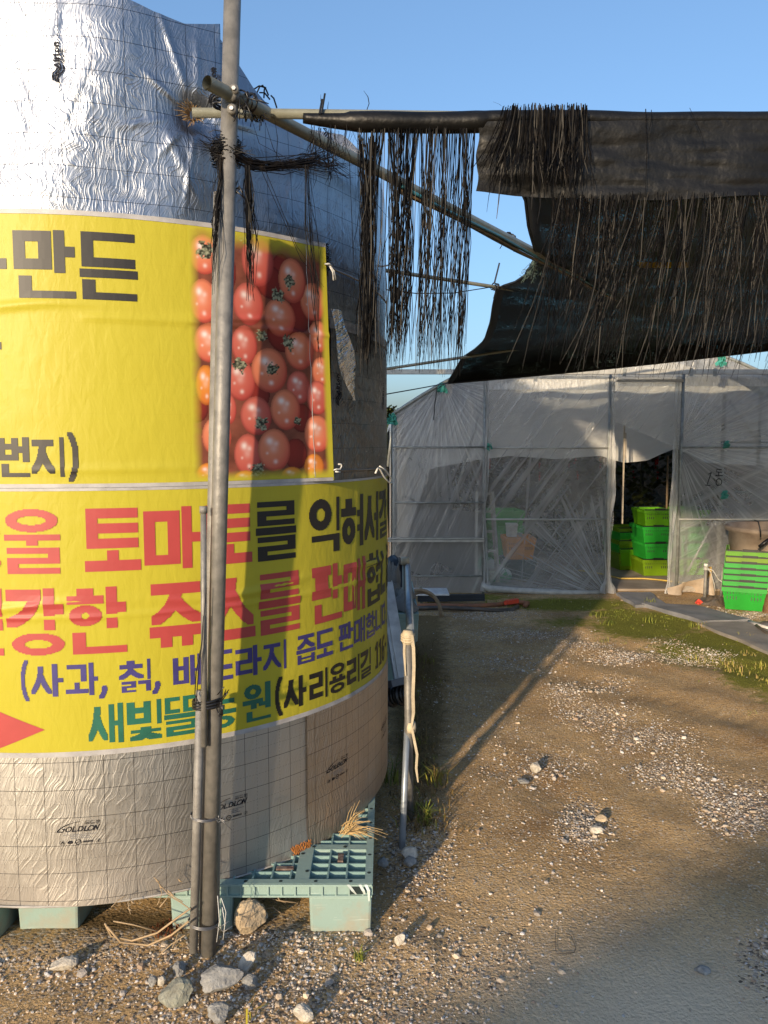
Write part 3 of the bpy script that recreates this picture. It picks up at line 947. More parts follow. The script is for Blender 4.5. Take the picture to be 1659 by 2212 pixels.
text(sh1, 'letter', MT['ink_black'], [('라', -0.150, 0.012), ('만', 0.031, 0.190), ('든', 0.201, 0.351)], 1.888, 2.069, 0.165, off_up, 64)
text(sh1, 'letter', MT['ink_black'], [('번', -0.032, 0.052), ('지', 0.057, 0.144), (')', 0.154, 0.184)], 1.402, 1.512, 0.165, off_up, 48)
text(sh1, 'letter', MT['ink_black'], [('라', -0.115, -0.011)], 1.70, 1.82, 0.165, off_up, 48)
text(sh2, 'letter', MT['ink_red'], [('방', -0.188, -0.038), ('울', -0.026, 0.126), ('토', 0.189, 0.339), ('마', 0.348, 0.508), ('토', 0.518, 0.668)], 1.131, 1.313, 0.165, off_lo, 64)
text(sh2, 'letter', MT['ink_black'], [('를', 0.681, 0.830), ('익', 0.885, 1.036), ('혀', 1.046, 1.198), ('서', 1.208, 1.355), ('갈', 1.368, 1.52)], 1.131, 1.315, 0.165, off_lo, 64)
text(sh2, 'letter', MT['ink_red'], [('건', -0.193, -0.04), ('강', -0.029, 0.128), ('한', 0.137, 0.295), ('쥬', 0.357, 0.509), ('스', 0.519, 0.675), ('를', 0.687, 0.844), ('판', 0.895, 1.048), ('매', 1.058, 1.212)], 0.898, 1.09, 0.165, off_lo, 64)
text(sh2, 'letter', MT['ink_black'], [('합', 1.222, 1.378), ('니', 1.388, 1.53), ('다', 1.55, 1.70)], 0.896, 1.094, 0.165, off_lo, 64)
text(sh2, 'letter', MT['ink_blue'], [('(', 0.002, 0.025), ('사', 0.032, 0.120), ('과', 0.126, 0.213), (',', 0.215, 0.238), ('칡', 0.270, 0.356), (',', 0.360, 0.383),
     ('배', 0.419, 0.503), ('도', 0.516, 0.598), ('라', 0.607, 0.695), ('지', 0.700, 0.785), ('즙', 0.826, 0.909), ('도', 0.914, 0.996),
     ('판', 1.029, 1.115), ('매', 1.123, 1.211), ('합', 1.221, 1.310), ('니', 1.318, 1.40), ('다', 1.412, 1.49), ('.', 1.50, 1.52), (')', 1.53, 1.55)], 0.778, 0.873, 0.14, off_lo, 44)
text(sh2, 'letter', MT['ink_green'], [('새', 0.183, 0.278), ('빛', 0.288, 0.383), ('뜰', 0.391, 0.490), ('농', 0.510, 0.606), ('원', 0.628, 0.725)], 0.632, 0.75, 0.165, off_lo, 48)
text(sh2, 'letter', MT['ink_black'], [('(', 0.739, 0.769), ('사', 0.774, 0.866), ('리', 0.880, 0.966), ('용', 0.976, 1.066), ('리', 1.076, 1.164), ('길', 1.174, 1.264),
     ('1', 1.312, 1.357), ('1', 1.362, 1.407), ('6', 1.412, 1.462), ('-', 1.475, 1.51)], 0.640, 0.742, 0.165, off_lo, 48)
mb = MB()
n = 14
for i in range(n):                                  # red arrowhead pointing right
    a, b = -0.30 + 0.365 * i / n, -0.30 + 0.365 * (i + 1) / n
    ha, hb = (0.065 - a) * 0.42, (0.065 - b) * 0.42
    zc = 0.682
    ff = lambda s, z: cyl(s, z, off_lo(s, z) + 0.0014)
    mb.quad(ff(a, zc - min(ha, .057 + ha * 0)), ff(b, zc - min(hb, .057)), ff(b, zc + min(hb, .057)), ff(a, zc + min(ha, .057)))
mb.build('arrow_mark', MT['ink_red'], sh2)

# printed photograph of cherry tomatoes: a flat print, colours per point
TOM = [(700, 1480, 80, 110, 2), (750, 1230, 80, 100, 2), (640, 660, 110, 130, 2), (760, 520, 90, 120, 2), (640, 250, 70, 120, 2), (560, 330, 90, 110, 2), (300, 300, 60, 130, 2),
       (480, 1080, 60, 90, 2), (130, 1180, 60, 90, 2), (400, 1480, 80, 140, 1), (185, 210, 80, 125, 0), (490, 200, 100, 170, 1), (850, 425, 90, 130, 0), (710, 300, 95, 150, 0), (175, 500, 75, 140, 0),
       (200, 760, 80, 125, 0), (880, 660, 65, 110, 0), (395, 760, 75, 130, 1), (425, 490, 90, 140, 1), (370, 990, 85, 135, 1), (180, 1030, 55, 130, 3),
       (745, 770, 100, 130, 0), (890, 900, 65, 100, 0), (620, 555, 105, 130, 0), (735, 1020, 85, 115, 1), (545, 915, 115, 150, 0), (860, 1085, 72, 120, 1),
       (230, 1360, 78, 130, 0), (455, 1220, 95, 130, 1), (640, 1175, 100, 140, 0), (850, 1340, 90, 130, 0), (560, 1450, 105, 145, 0),
       (820, 1570, 65, 90, 3), (380, 1640, 65, 55, 3), (670, 1630, 72, 62, 3), (180, 1600, 60, 70, 3), (300, 1180, 40, 100, 1)]
CALYX = [(190, 180, 46), (690, 312, 40), (612, 415, 42), (500, 690, 36), (668, 715, 44), (562, 902, 40), (365, 890, 40), (480, 1270, 42), (718, 1250, 28), (450, 1590, 45), (410, 60, 40)]
nu_, nv_ = 190, 330
ss = np.zeros((nv_, nu_)); zz = np.zeros((nv_, nu_))
TT = np.linspace(0, 1, nu_)
for j in range(nv_):
    z = Z_SEAM + 0.010 + (Z_TOP(0.7) - Z_SEAM - 0.022) * j / (nv_ - 1)
    zz[j] = z; ss[j] = 0.488 + (s_right(z) - 0.002 - 0.488) * TT
zz = zz + 0.006 * np.maximum(0, ss - 0.7) / 0.25 * (zz - Z_SEAM) / 0.75
# print space of the photograph: px 0..1000 across, 0..1700 down
PXs = (TT[None, :] * 845 + 100) * np.ones((nv_, 1))
PYs = (1 - np.linspace(0, 1, nv_))[:, None] * 1610 + 40 + 0 * PXs
wob = fbm(PXs / 60, PYs / 60, 3, 5)
col = np.zeros((nv_, nu_, 3)); col[:] = (0.20, 0.062, 0.040)
col *= (0.5 + wob)[..., None]
PAL = [((0.74, 0.26, 0.14), (0.56, 0.095, 0.065)), ((0.62, 0.16, 0.12), (0.46, 0.070, 0.058)), ((0.26, 0.030, 0.022), (0.15, 0.020, 0.016)), ((0.74, 0.27, 0.045), (0.56, 0.15, 0.03))]
for (cx, cy, rx, ry, p) in TOM:
    rx, ry = rx * 0.98, ry * 0.99
    dx, dy = (PXs - cx) / rx, (PYs - cy) / ry
    r2 = dx * dx + dy * dy
    ins = r2 < 1
    lt = np.clip(1 - ((dx + 0.25) ** 2 + (dy + 0.30) ** 2) * 0.62, 0, 1)[..., None]
    c = np.array(PAL[p][1]) * (1 - lt) + np.array(PAL[p][0]) * lt
    edge = np.clip((1 - np.sqrt(r2)) * 6, 0, 1)[..., None]
    c = c * (0.6 + 0.4 * edge)
    if p != 2:
        for (hx, hy, hr, am) in ((-0.28, -0.42, 0.27, 0.95), (0.10, -0.30, 0.20, 0.55), (-0.05, -0.05, 0.30, 0.30), (0.05, 0.55, 0.16, 0.70), (-0.45, 0.15, 0.10, 0.6)):
            q = np.exp(-(((dx - hx) / hr) ** 2 + ((dy - hy) / (hr * 0.8)) ** 2) * 1.6)[..., None] * am * (0.7 + 0.6 * wob[..., None])
            c = c * (1 - q) + np.array((0.86, 0.74, 0.72)) * np.clip(q, 0, 1)
    col = np.where(ins[..., None], c, col)
for (cx, cy, r) in CALYX:
    dx, dy = PXs - cx, PYs - cy
    a = np.arctan2(dy, dx)
    rr_ = np.hypot(dx, dy * 0.85) / (r * (0.86 + 0.14 * np.cos(a * 4 + cx) + 1.0 * (fbm(PXs / 13, PYs / 13, 2, 9) - 0.5)))
    g_ = np.clip(1.9 * fbm(PXs / 11, PYs / 11, 3, 3) - 0.62, 0.05, 1)[..., None] * np.array((0.50, 0.52, 0.36))
    col = np.where((rr_ < 1)[..., None], g_, col)
# the picture fades into the yellow of the banner at its edges
yl = np.array((0.489, 0.4375, 0.040))
fl = np.clip((PXs - 106) / 50 + (wob - 0.5) * 0.3, 0, 1)
fb = np.clip((1640 - PYs) / 60 + (wob - 0.5) * 0.4, 0, 1); ft = np.clip((PYs - 45) / 110 + (wob - 0.5) * 0.5, 0, 1)
fr = np.clip((922 - PXs) / 26 + (wob - 0.5) * 0.3, 0, 1)
fa = (fl * fb * ft * fr)[..., None]
col = col * fa + yl * (1 - fa)
# drop the first fully yellow columns by starting where the picture starts
V = np.zeros((nv_ * nu_, 3))
for j in range(nv_):
    for i in range(nu_):
        V[j * nu_ + i] = cyl(ss[j, i], zz[j, i], off_up(ss[j, i], zz[j, i]) + 0.0011)
np_mesh('tomato_photo', V, gridfaces(nu_, nv_), MT['tomato'], None, {'Col': col.reshape(-1, 3) * 0.88}, parent=she)
mb = MB()   # seam stitched down the folded end
mb.tube([cyl(s_right(z) - 0.072, z, off_up(s_right(z) - 0.072, z) + 0.0015) for z in np.linspace(1.385, 2.11, 30)], 0.0011, 4)
mb.build('stitched_seam', MT['white_vinyl'], she)

# cords that tie the banner ends round the tank
def cord(name, label, pts, r, mat, cat='cord', group=None, n=6):
    mb = MB()
    mb.tube(pts, r, n)
    return mb.build(name, mat, None, True, origin=tuple(pts[0]), label=label, cat=cat, group=group)
zc = 2.075
pts = [cyl(0.955 + i * 0.07, zc - 0.012 - 0.004 * i, 0.03 if i == 0 else 0.012) for i in range(9)]
cord('tie_cord', 'grey cord from the upper corner eyelet of the tomato banner round the tank', pts, 0.0035, MT['wire'])
pts = [cyl(0.978 + i * 0.055, 1.405 - 0.001 * i, 0.03 if i == 0 else 0.016) for i in range(9)]
cord('tie_cord', 'grey cord from the lower corner eyelet of the tomato banner round the tank', pts, 0.003, MT['wire'])
def loose(name, label, base, shape, r=0.0028, cat='string end'):
    mb = MB()
    for sh in shape: mb.tube([cyl(base[0] + a, base[1] + b, 0.03 + c) for a, b, c in sh], r, 5)
    return mb.build(name, MT['white_cord'], None, True, origin=cyl(base[0], base[1], 0.03), label=label, cat=cat)
loose('string_end', 'frayed white string end at the upper right corner of the tomato banner', (0.955, 2.063),
      [[(-0.01, 0.0, 0), (0.005, 0.003, 0.004), (0.018, 0.0, 0.004)], [(0.01, 0, 0), (0.02, -0.02, 0.006), (0.026, -0.045, 0.004)], [(0.01, 0, 0), (0.026, -0.016, 0.006), (0.036, -0.042, 0.004)]])
loose('string_end', 'white string knot at the lower right corner of the tomato banner', (0.985, 1.405),
      [[(-0.012, 0.0, 0), (0.004, 0.004, 0.006), (0.02, 0.002, 0.006), (0.03, 0.012, 0.006), (0.028, 0.02, 0.006), (0.015, 0.02, 0.004)], [(0.0, -0.004, 0.004), (0.02, -0.006, 0.008)]])
q = [(0, 0, 0), (0.012, -0.008, 0.0), (0.045, -0.036, 0.004), (0.085, -0.058, 0.012), (0.12, -0.064, 0.016), (0.13, -0.056, 0.016), (0.11, -0.038, 0.012), (0.06, -0.012, 0.006), (0.0, 0.004, 0.002)]
loose('cord_loop', 'looped white cord hanging at the right flank of the tank above the lettered banner', (1.30, 1.405), [q, [(0.0, 0.0, 0), (-0.03, -0.004, 0.004), (-0.045, -0.02, 0.002)]], 0.0035, 'cord')
mb = MB()
o_ = at(812, 640, 3.1)
mb.tube([o_ + Vector((0.030 * math.cos(t), 0, 0.052 * math.sin(t))) for t in np.linspace(1.9, -2.6, 20)], 0.0035, 5)
mb.tube([at(806, 582, 3.05), at(822, 576, 3.05), at(840, 573, 3.05)], 0.0035, 5)
mb.build('white_tie', MT['white_cord'], None, True, origin=tuple(o_), label='white cord loop beside the pipe at the upper right edge of the tank', cat='cord')
# torn scrap of clear film hanging beside the banner
mb = MB()
P = []
for j in range(8):
    t = j / 7
    P.append([cyl(0.985 + 0.02 * t + w_ * (0.10 * (1 - abs(t - 0.35))) * (1 if j < 7 else 0.35) + (0.10 * t * t), 1.93 - 0.29 * t, 0.02 + 0.01 * math.sin(w_ * 4 + j)) for w_ in (0, 0.33, 0.66, 1)])
mb.grid(P, 4, 8)
uvs = [((v[0]), v[2]) for v in mb.v]
mb.build('torn_film', MT['film_clear'], None, True, origin=cyl(0.99, 1.9, 0.02), uv=uvs, label='torn scrap of clear film hanging beside the tomato banner on the tank', cat='plastic film')

# ================================================================ posts and pipes in front of the tank
PY_ = 2.185
def post(name, label, a, b, r, mat, Y0=PY_, Y1=None, cat='post', group=None, cap=False, n=20):
    Y1 = Y0 if Y1 is None else Y1
    p, q = at(a[0], a[1], Y0), at(b[0], b[1], Y1)
    o = empty(name, tuple(p), label, cat, group)
    mb = MB(); mb.tube([p, q], r, n)
    mb.build('pipe', mat, o, True)
    if cap:
        mb = MB(); d = (q - p).normalized()
        mb.tube([q - d * 0.016, q + d * 0.003], r + 0.0025, n); mb.build('end_cap', MT['steel_dull'], o, True)
    return o
G_PO = 'galvanised pipes strapped together into one upright'
post('steel_post', 'tall galvanised post rising out of the top of the photo, carrying the shade net pipes', (450, 2062), (503.5, -60), 0.0222, MT['steel'], 2.185, 2.14, group=G_PO)
post('steel_post', 'thick galvanised pipe at the left of the bundle, cut off slanting at its top', (418, 2056), (433, 1492), 0.0125, MT['steel_dull'], 2.165, 2.15, group=G_PO)
post('steel_post', 'short capped pipe strapped to the left front of the tall post', (441, 1612), (439.5, 1096), 0.0082, MT['steel'], 2.138, 2.13, group=G_PO, cap=True)
post('steel_post', 'thin galvanised pipe standing at the right of the post bundle', (466, 2040), (471, 1515), 0.0105, MT['steel_dull'], 2.20, 2.205, group=G_PO)
post('steel_post', 'galvanised pipe spliced behind the left side of the tall post, below the upper tie', (442, 2050), (476, 417), 0.018, MT['steel_dull'], 2.205, 2.182, group=G_PO)

def wrap(name, label, u0, v, u1, Y, turns, mat, r=0.0022, dz=0.012, tilt=0.0, cat='tie'):
    """turns of wire or strap round the bundle"""
    a, b = at(u0, v, Y), at(u1, v, Y)
    c = (a + b) / 2; w = (b - a).length / 2 + r
    mb = MB(); pts = []
    N = int(turns * 20)
    for i in range(N + 1):
        t = 2 * PI * i / 20
        pts.append(c + Vector((w * math.cos(t), 0.034 * math.sin(t), dz * (i / N - 0.5) + tilt * math.cos(t))))
    mb.tube(pts, r, 5)
    rr = random.Random(int(v))
    for k in range(4):
        e = b + Vector((rr.uniform(-0.005, 0.0), -0.02, rr.uniform(-0.006, 0.006)))
        mb.tube([e, e + Vector((rr.uniform(0.01, 0.03), -0.01, rr.uniform(-0.01, 0.015))), e + Vector((rr.uniform(0.01, 0.05), -0.012, rr.uniform(-0.03, 0.03)))], r * 0.7, 5)
    return mb.build(name, mat, None, True, origin=tuple(c), label=label, cat=cat)
wrap('black_tie', 'black cable tie tight round the tall post below the knotted strands', 475, 419, 505, 2.18, 3, MT['black_plastic'], 0.003, 0.011)
wrap('black_tie', 'thick black straps binding the pipe bundle at the foot of the lettered banner', 421, 1518, 474, 2.17, 3, MT['black_plastic'], 0.0045, 0.026, 0.003)
wrap('wire_tie', 'thin grey wire round the pipe bundle beside the printed word mark', 413, 1762, 470, 2.175, 3, MT['wire'], 0.0014, 0.008, -0.004)
wrap('wire_tie', 'thin grey wire round the feet of the pipe bundle', 408, 1992, 470, 2.18, 3, MT['wire'], 0.0015, 0.010, -0.006)
# thin black wire trailing up the bundle
mb = MB()
mb.tube([at(440, 1330, 2.12), at(434, 1400, 2.115), at(424, 1450, 2.115), at(421, 1500, 2.12), at(430, 1520, 2.12)], 0.0016, 5)
mb.tube([at(446, 1270, 2.12), at(437, 1380, 2.112), at(428, 1460, 2.115), at(424, 1520, 2.12)], 0.0014, 5)
mb.build('black_wire', MT['black_plastic'], None, True, origin=tuple(at(440, 1330, 2.12)), label='thin black wire drooping down the left of the pipe bundle', cat='wire')
mb = MB()
for k in range(2):
    mb.tube([at(472 + k * 4, 1520, 2.16), at(482, 1505 + k * 5, 2.14), at(488 + k * 6, 1490, 2.13), at(486, 1500, 2.13), at(476, 1512, 2.14)], 0.0013, 5)
for a in ((470, 1500, 484, 1484), (478, 1516, 492, 1496), (468, 1530, 474, 1548)):
    mb.tube([at(a[0], a[1], 2.14), at(a[2], a[3], 2.125)], 0.0017, 5)
mb.build('strap_ends', MT['black_plastic'], None, True, origin=tuple(at(475, 1515, 2.14)), label='curled strap ends sticking out right of the bundle ties', cat='tie')

# horizontal front pipe of the canopy and the sloping pipes
NY = 2.245                                   # plane of the front pipe
def pipe(name, label, pts, r, mat, hollow=False, cat='pipe', group=None, n=14):
    o = empty(name, tuple(pts[0]), label, cat, group)
    mb = MB(); mb.tube(pts, r, n, caps=not hollow)
    if hollow:
        p, q = Vector(pts[0]), Vector(pts[-1]); d = (q - p).normalized()
        mb.tube([q, p], r * 0.86, n, caps=False)
        base = len(mb.v)
    mb.build('tube', mat, o, True)
    if hollow:
        mb = MB(); p = Vector(pts[0]); mb.tube([p + d * 0.05, p + d * 0.052], r * 0.86, n)
        mb.build('bore', MT['black_plastic'], o)
    return o
MT['pipe_pale'] = simple('pale grey green pipe', (0.24, 0.24, 0.19), 0.45, 0.3, (0.18, 0.18, 0.14), 12, 0.1, 80)
fp0, fp1 = at(417, 243.5, NY), at(1659, 264, NY) + Vector((1.2, 0, -0.01))
pipe('front_pipe', 'pale horizontal pipe whose end pierces the foil, carrying the front hem of the shade net', [fp0, fp1], 0.0132, MT['pipe_pale'])
dp0, dp1 = at(447, 178, 2.055), at(1165, 549, 3.9)
dpe = dp1 + (dp1 - dp0) * 0.95; dpe.z -= 0.02
pipe('sloping_pipe', 'open ended grey green pipe crossing the tall post, running back under the net', [dp0, dp1, dpe], 0.0172, MT['pipe_pale'], True)
for k, (nm, col, off) in enumerate((('teal', (0.03, 0.16, 0.22), (0.006, -0.016, -0.018)), ('brown', (0.16, 0.10, 0.04), (0.0, -0.004, -0.025)), ('black', (0.012, 0.012, 0.014), (-0.008, 0.008, -0.024)))):
    mb = MB()
    a = dp0.lerp(dp1, 0.42); pts = []
    for i in range(14):
        t = i / 13
        p = a.lerp(dpe, t) + Vector(off) + Vector((0, 0, -0.004 * math.sin(t * 20 + k)))
        pts.append(p)
    mb.tube(pts, 0.0055, 6)
    mb.build('cable', simple(nm + ' cable', col, 0.45), None, True, origin=tuple(pts[0]), label=nm + ' cable lashed along the underside of the sloping pipe', cat='cable', group=None)
q0, q1 = at(818, 582, 4.2), at(1070, 620, 4.7)
pipe('cross_pipe', 'thin pale pipe crossing behind the hanging strands from the upper flank of the tank', [q0, q1, q1 + (q1 - q0) * 2.2], 0.0105, MT['pipe_pale'])
q0, q1 = at(834, 797, 6.45), at(1000, 772, 6.5)
pipe('cross_pipe', 'thin grey pipe rising to the right behind the lower ends of the strands', [q0, q1, q1 + (q1 - q0) * 2.5], 0.012, MT['pipe_pale'])
# bracket where the sloping pipe crosses the post
o = empty('pipe_clamp', tuple(at(508, 212, 2.1)), 'small steel saddle clamp joining the sloping pipe to the tall post', 'clamp')
mb = MB()
d = (dp1 - dp0).normalized(); cpt = dp0 + d * (at(510, 213, 2.12) - dp0).dot(d)
mb.tube([cpt - d * 0.012, cpt + d * 0.012], 0.0195, 16); mb.build('band', MT['steel'], o, True)
for k, (uu, vv) in enumerate(((506, 193), (501, 236))):
    mb = MB(); p = at(uu, vv, 2.112)
    mb.tube([p + Vector((0, -0.005, 0)), p + Vector((0, 0.012, 0))], 0.012, 12); mb.build('lug', MT['steel'], o, True)
    mb = MB(); mb.tube([p + Vector((0, -0.010, 0)), p + Vector((0, -0.004, 0))], 0.0055, 6); mb.build('bolt', MT['wire'], o)
# lashings at the crossing
def lashing(name, label, path, loops, R, r, mat, seed, strays=8):
    rr = random.Random(seed); mb = MB(); a, b = Vector(path[0]), Vector(path[1]); d = (b - a).normalized()
    s = d.cross(Vector((0, 0, 1))).normalized(); t = d.cross(s)
    pts = []
    for i in range(loops * 12 + 1):
        u = i / (loops * 12); an = i / 12 * 2 * PI
        w = R * rr.uniform(0.95, 1.15)
        pts.append(a.lerp(b, (math.sin(u * 9) * 0.5 + 0.5)) + s * (w * math.cos(an)) + t * (w * math.sin(an)))
    mb.tube(pts, r, 5)
    for i in range(strays):
        p = a.lerp(b, rr.random()) + Vector((0, -R, 0)); L = rr.uniform(0.02, 0.08)
        an = rr.uniform(-2.2, -0.3)
        q = p + Vector((L * math.cos(an), -0.01, L * math.sin(an)))
        mb.tube([p, p.lerp(q, 0.5) + Vector((0, 0, rr.uniform(0, 0.012))), q], r * 0.6, 4)
    return mb.build(name, mat, None, True, origin=tuple(a), label=label, cat='lashing')
lashing('black_lashing', 'black strands lashed round the tall post under the sloping pipe', (at(486, 212, 2.165), at(484, 232, 2.165)), 4, 0.027, 0.0028, MT['black_plastic'], 2, 3)
lashing('black_lashing', 'tangled black lashing round the sloping pipe right of the tall post', (at(520, 214, 2.13), at(545, 222, 2.16)), 5, 0.020, 0.0022, MT['black_plastic'], 3, 6)
lashing('black_lashing', 'black lashing where the front pipe meets the sloping pipe', (at(530, 246, 2.235), at(568, 247, 2.24)), 6, 0.017, 0.0022, MT['black_plastic'], 5, 8)
lashing('black_lashing', 'wire lashed round the sloping pipe above the shade net corner', (at(1095, 515, 3.72), at(1103, 519, 3.75)), 4, 0.026, 0.003, MT['black_plastic'], 6, 4)
lashing('black_lashing', 'black wire knot where the thin cross pipe meets the net edge', (at(1064, 618, 4.66), at(1074, 621, 4.68)), 4, 0.02, 0.003, MT['black_plastic'], 8, 6)

# ================================================================ the shade net
net = empty('shade_net', (1.4, NY, 0.0), 'black shade net canopy sagging from the front pipe back to the greenhouse, with frayed fringes', 'shade net')
EDGE = [(1062, 300, 2.262), (1135, 425, 2.88), (1142, 490, 3.35), (1158, 547, 3.88), (1158, 566, 4.0), (1140, 582, 4.2), (1136, 594, 4.35), (1112, 610, 4.5), (1074, 621, 4.72), (1065, 660, 5.1), (1060, 695, 5.5), (1047, 735, 6.0), (1028, 753, 6.3), (998, 773, 6.6), (984, 798, 6.8), (966, 828, 7.02)]
XR = 5.2
rows = []
for (u, v, Y) in EDGE:
    p = at(u, v, Y)
    rows.append((Y, p.x, p.z))
rowsY = [r[0] for r in rows]
NU, NV = 70, 110
P = []
for j in range(NV):
    Y = 2.262 + (7.02 - 2.262) * j / (NV - 1)
    # smooth edge through the measured points
    x0 = float(np.interp(Y, rowsY, [r[1] for r in rows])); z0 = float(np.interp(Y, rowsY, [r[2] for r in rows]))
    zr = float(np.interp(Y, [2.26, 4.7, 6.5, 7.02], [2.40, 2.39, 2.38, at(1659, 755, 7.02).z + 0.03]))
    row = []
    for i in range(NU):
        t = i / (NU - 1)
        x = x0 + (XR - x0) * t ** 1.2
        z = z0 + (zr - z0) * min(1, t * 1.8) ** 0.8
        if Y < 6.9: z += -0.035 * math.sin(PI * min(1, (Y - 2.26) / 1.6)) * (t > 0) - 0.03 * math.sin(PI * max(0, (Y - 3.9) / 3.1)) * min(1, t * 4)
        z += 0.008 * math.sin(x * 9 + Y * 4) * min(1, t * 6)
        if j == NV - 1: z = z0 + (at(1659, 755, 7.02).z - z0) * min(1.25, (x - x0) / (3.46 - x0)) - 0.015 * math.sin(PI * min(1, (x - x0) / 2.9))
        row.append((x, Y, z))
    P.append(row)
mb = MB(); mb.grid(P, NU, NV)
mb.build('canopy_sheet', MT['net'], net, True)
# bound edge, ragged hem and holes
mb = MB()
rr = random.Random(21)
mb.ribbon([Vector(P[j][0]) + Vector((0.02, 0, -0.004)) for j in range(NV)], 0.05, (1, 0.1, 0))
mb.tube([Vector(P[j][0]) for j in range(0, NV, 3)], 0.008, 5)
mb.tube([Vector(P[NV - 1][i]) for i in range(0, NU, 3)], 0.009, 5)
mb.build('bound_edge', simple('dark hem', (0.012, 0.014, 0.016), 0.6), net)
mb = MB()
for i in range(60):
    j = rr.choice([39, 40, 41, 41, 42, 43, 44]); p = Vector(P[j][0]) + Vector((rr.uniform(-.02, .06), rr.uniform(-.04, .04), rr.uniform(-.02, .02)))
    mb.tube([p, p + Vector((rr.uniform(-.03, .02), rr.uniform(-.02, .02), rr.uniform(-.03, .0))), p + Vector((rr.uniform(-.05, .02), 0, rr.uniform(-.08, .01)))], 0.0013, 4)
mb.build('frayed_threads', simple('pale green frayed threads', (0.10, 0.15, 0.13), 0.8), net)
mb = MB()
yp = at(1455, 572, 3.6)
mb.box(yp.x - 0.16, yp.x - 0.01, yp.y, yp.y + 0.004, yp.z - 0.012, yp.z + 0.012); mb.box(yp.x + 0.01, yp.x + 0.07, yp.y, yp.y + 0.004, yp.z - 0.012, yp.z + 0.012)
mb.build('yellow_marker', simple('yellow tape', (0.45, 0.28, 0.01), 0.5), net)
mb = MB()   # net rolled round the front pipe
N = 90
uu = np.linspace(655, 1659, N)
pts, rs = [], []
for i, u in enumerate(uu):
    t = i / (N - 1)
    top = 245 + 6 * math.sin(t * 9) * 0.3 - (3 if t > .1 else 0)
    bot = 285 if u < 1040 else 276
    thick = 0.5 * (bot - top) * (0.45 + 0.55 * min(1, (u - 640) / 140))
    p = at(u, top + thick, NY - 0.005); pts.append(p); rs.append(thick / F * NY)
pts.append(pts[-1] + Vector((1.2, 0, -0.01))); rs.append(rs[-1])
pts = [p + Vector((0, 0.002 * math.sin(i * 0.31), 0.001 * math.sin(i * 0.17))) for i, p in enumerate(pts)]
mb.tube(pts, rs, 14)
mb.build('rolled_hem', MT['net_cloth'], net, True)
# flap hanging in front
x0, x1 = at(1030, 330, NY).x, 2.6
NU2, NV2 = 110, 22
P2 = []
for j in range(NV2):
    row = []
    for i in range(NU2):
        t = i / (NU2 - 1); x = x0 + (x1 - x0) * t
        u = 829.5 + x / NY * F
        zt = at(1100, 268, NY).z; vb = np.interp(u, [1030, 1190, 1300, 1659], [414, 430, 436, 430]) - 2 * math.sin(x * 14)
        zb = at(1100, vb, NY).z
        z = zt + (zb - zt) * j / (NV2 - 1)
        w = j / (NV2 - 1)
        y = NY - 0.026 + 0.010 * math.sin(x * 5 + 3 * z) * w + 0.013 * (fbm(np.array(x * 5.0), np.array(z * 30.0), 3, 2) - 0.5) * 2 * min(1, w * 4) + 0.012 * w
        row.append((x + 0.004 * math.sin(z * 60) * (i == 0), float(y), z))
    P2.append(row)
mb = MB(); mb.grid(P2, NU2, NV2)
fl_ = mb.build('front_flap', MT['net_cloth'], net, True)

def strands(name, specs, mat, seed, w=0.0024, parent=None):
    """specs: (x_top, y, z_top, dx_bottom, length, clump x or None)"""
    rr = random.Random(seed); mb = MB()
    for (x, y, z, dx, L, cx) in specs:
        n = 7; pts = []
        ph, am = rr.uniform(0, 6.3), rr.uniform(0.002, 0.012)
        cw = rr.uniform(0.6, 1.0) if cx is not None else 0
        for i in range(n):
            t = i / (n - 1)
            xx = x + dx * t ** 1.3 + am * math.sin(t * 7 + ph) * t
            if cx is not None:
                pull = cw * min(1, t * 2.6) ** 1.2 * (1 if t < 0.75 else 1 - (t - 0.75) * 0.5)
                xx = xx + (cx + (xx - x) * 0.6 + am * 2 * math.sin(ph + t * 5) - xx) * pull
            pts.append((xx, y + 0.010 * math.sin(ph * 2 + t * 4) * t, z - L * t))
        a = rr.uniform(-0.9, 0.9)
        mb.ribbon(pts, w * rr.uniform(0.6, 1.25), (math.cos(a), math.sin(a), 0))
    return mb.build(name, mat, parent)
rr = random.Random(77)
xs = lambda u: (u - 829.5) / F * NY / 0.95
zs = lambda v: at(900, v, NY).z
def px(u, v): return at(u, v, NY)
# left fringe, below the rolled hem, gathered in hanks
sp = []
cl = [(800, 0.9), (868, 0.75), (885, 0.5), (930, 0.6), (962, 1.0), (985, 1.2), (1008, 1.0)]
for k in range(330):
    u = rr.uniform(672, 1028) if k < 130 else rr.uniform(800, 1028)
    p = px(u, 276 + rr.uniform(-4, 5))
    near = min(cl, key=lambda c: abs(c[0] - u))
    cx = None
    if rr.random() < 0.86 and abs(near[0] - u) < 46: cx = px(near[0] - 6 + rr.gauss(0, 3.0), 600).x
    vb = np.interp(u, [670, 760, 800, 860, 1028], [395, 430, 800, 795, 812]) + rr.uniform(-70, 12)
    if u < 760 and rr.random() < 0.45: vb = rr.uniform(310, 360)
    if rr.random() < 0.12: vb -= rr.uniform(0, 200)
    sp.append((p.x, NY - 0.012 + rr.uniform(-0.012, 0.016), p.z, -rr.uniform(0.0, 0.05) * (1 if u > 830 else 0.3), p.z - zs(vb), cx))
strands('hanging_fringe', sp, MT['strand'], 31, 0.0020, net)
# hank at the edge of the tank
sp = []
for k in range(46):
    p = px(rr.uniform(775, 815), 290 + rr.uniform(0, 30))
    sp.append((p.x, NY - 0.02 + rr.uniform(-0.01, 0.01), p.z, -0.02, p.z - zs(rr.uniform(740, 818)), px(797 + rr.gauss(0, 3.2), 600).x))
strands('thick_hank', sp, MT['strand'], 33, 0.0023, net)
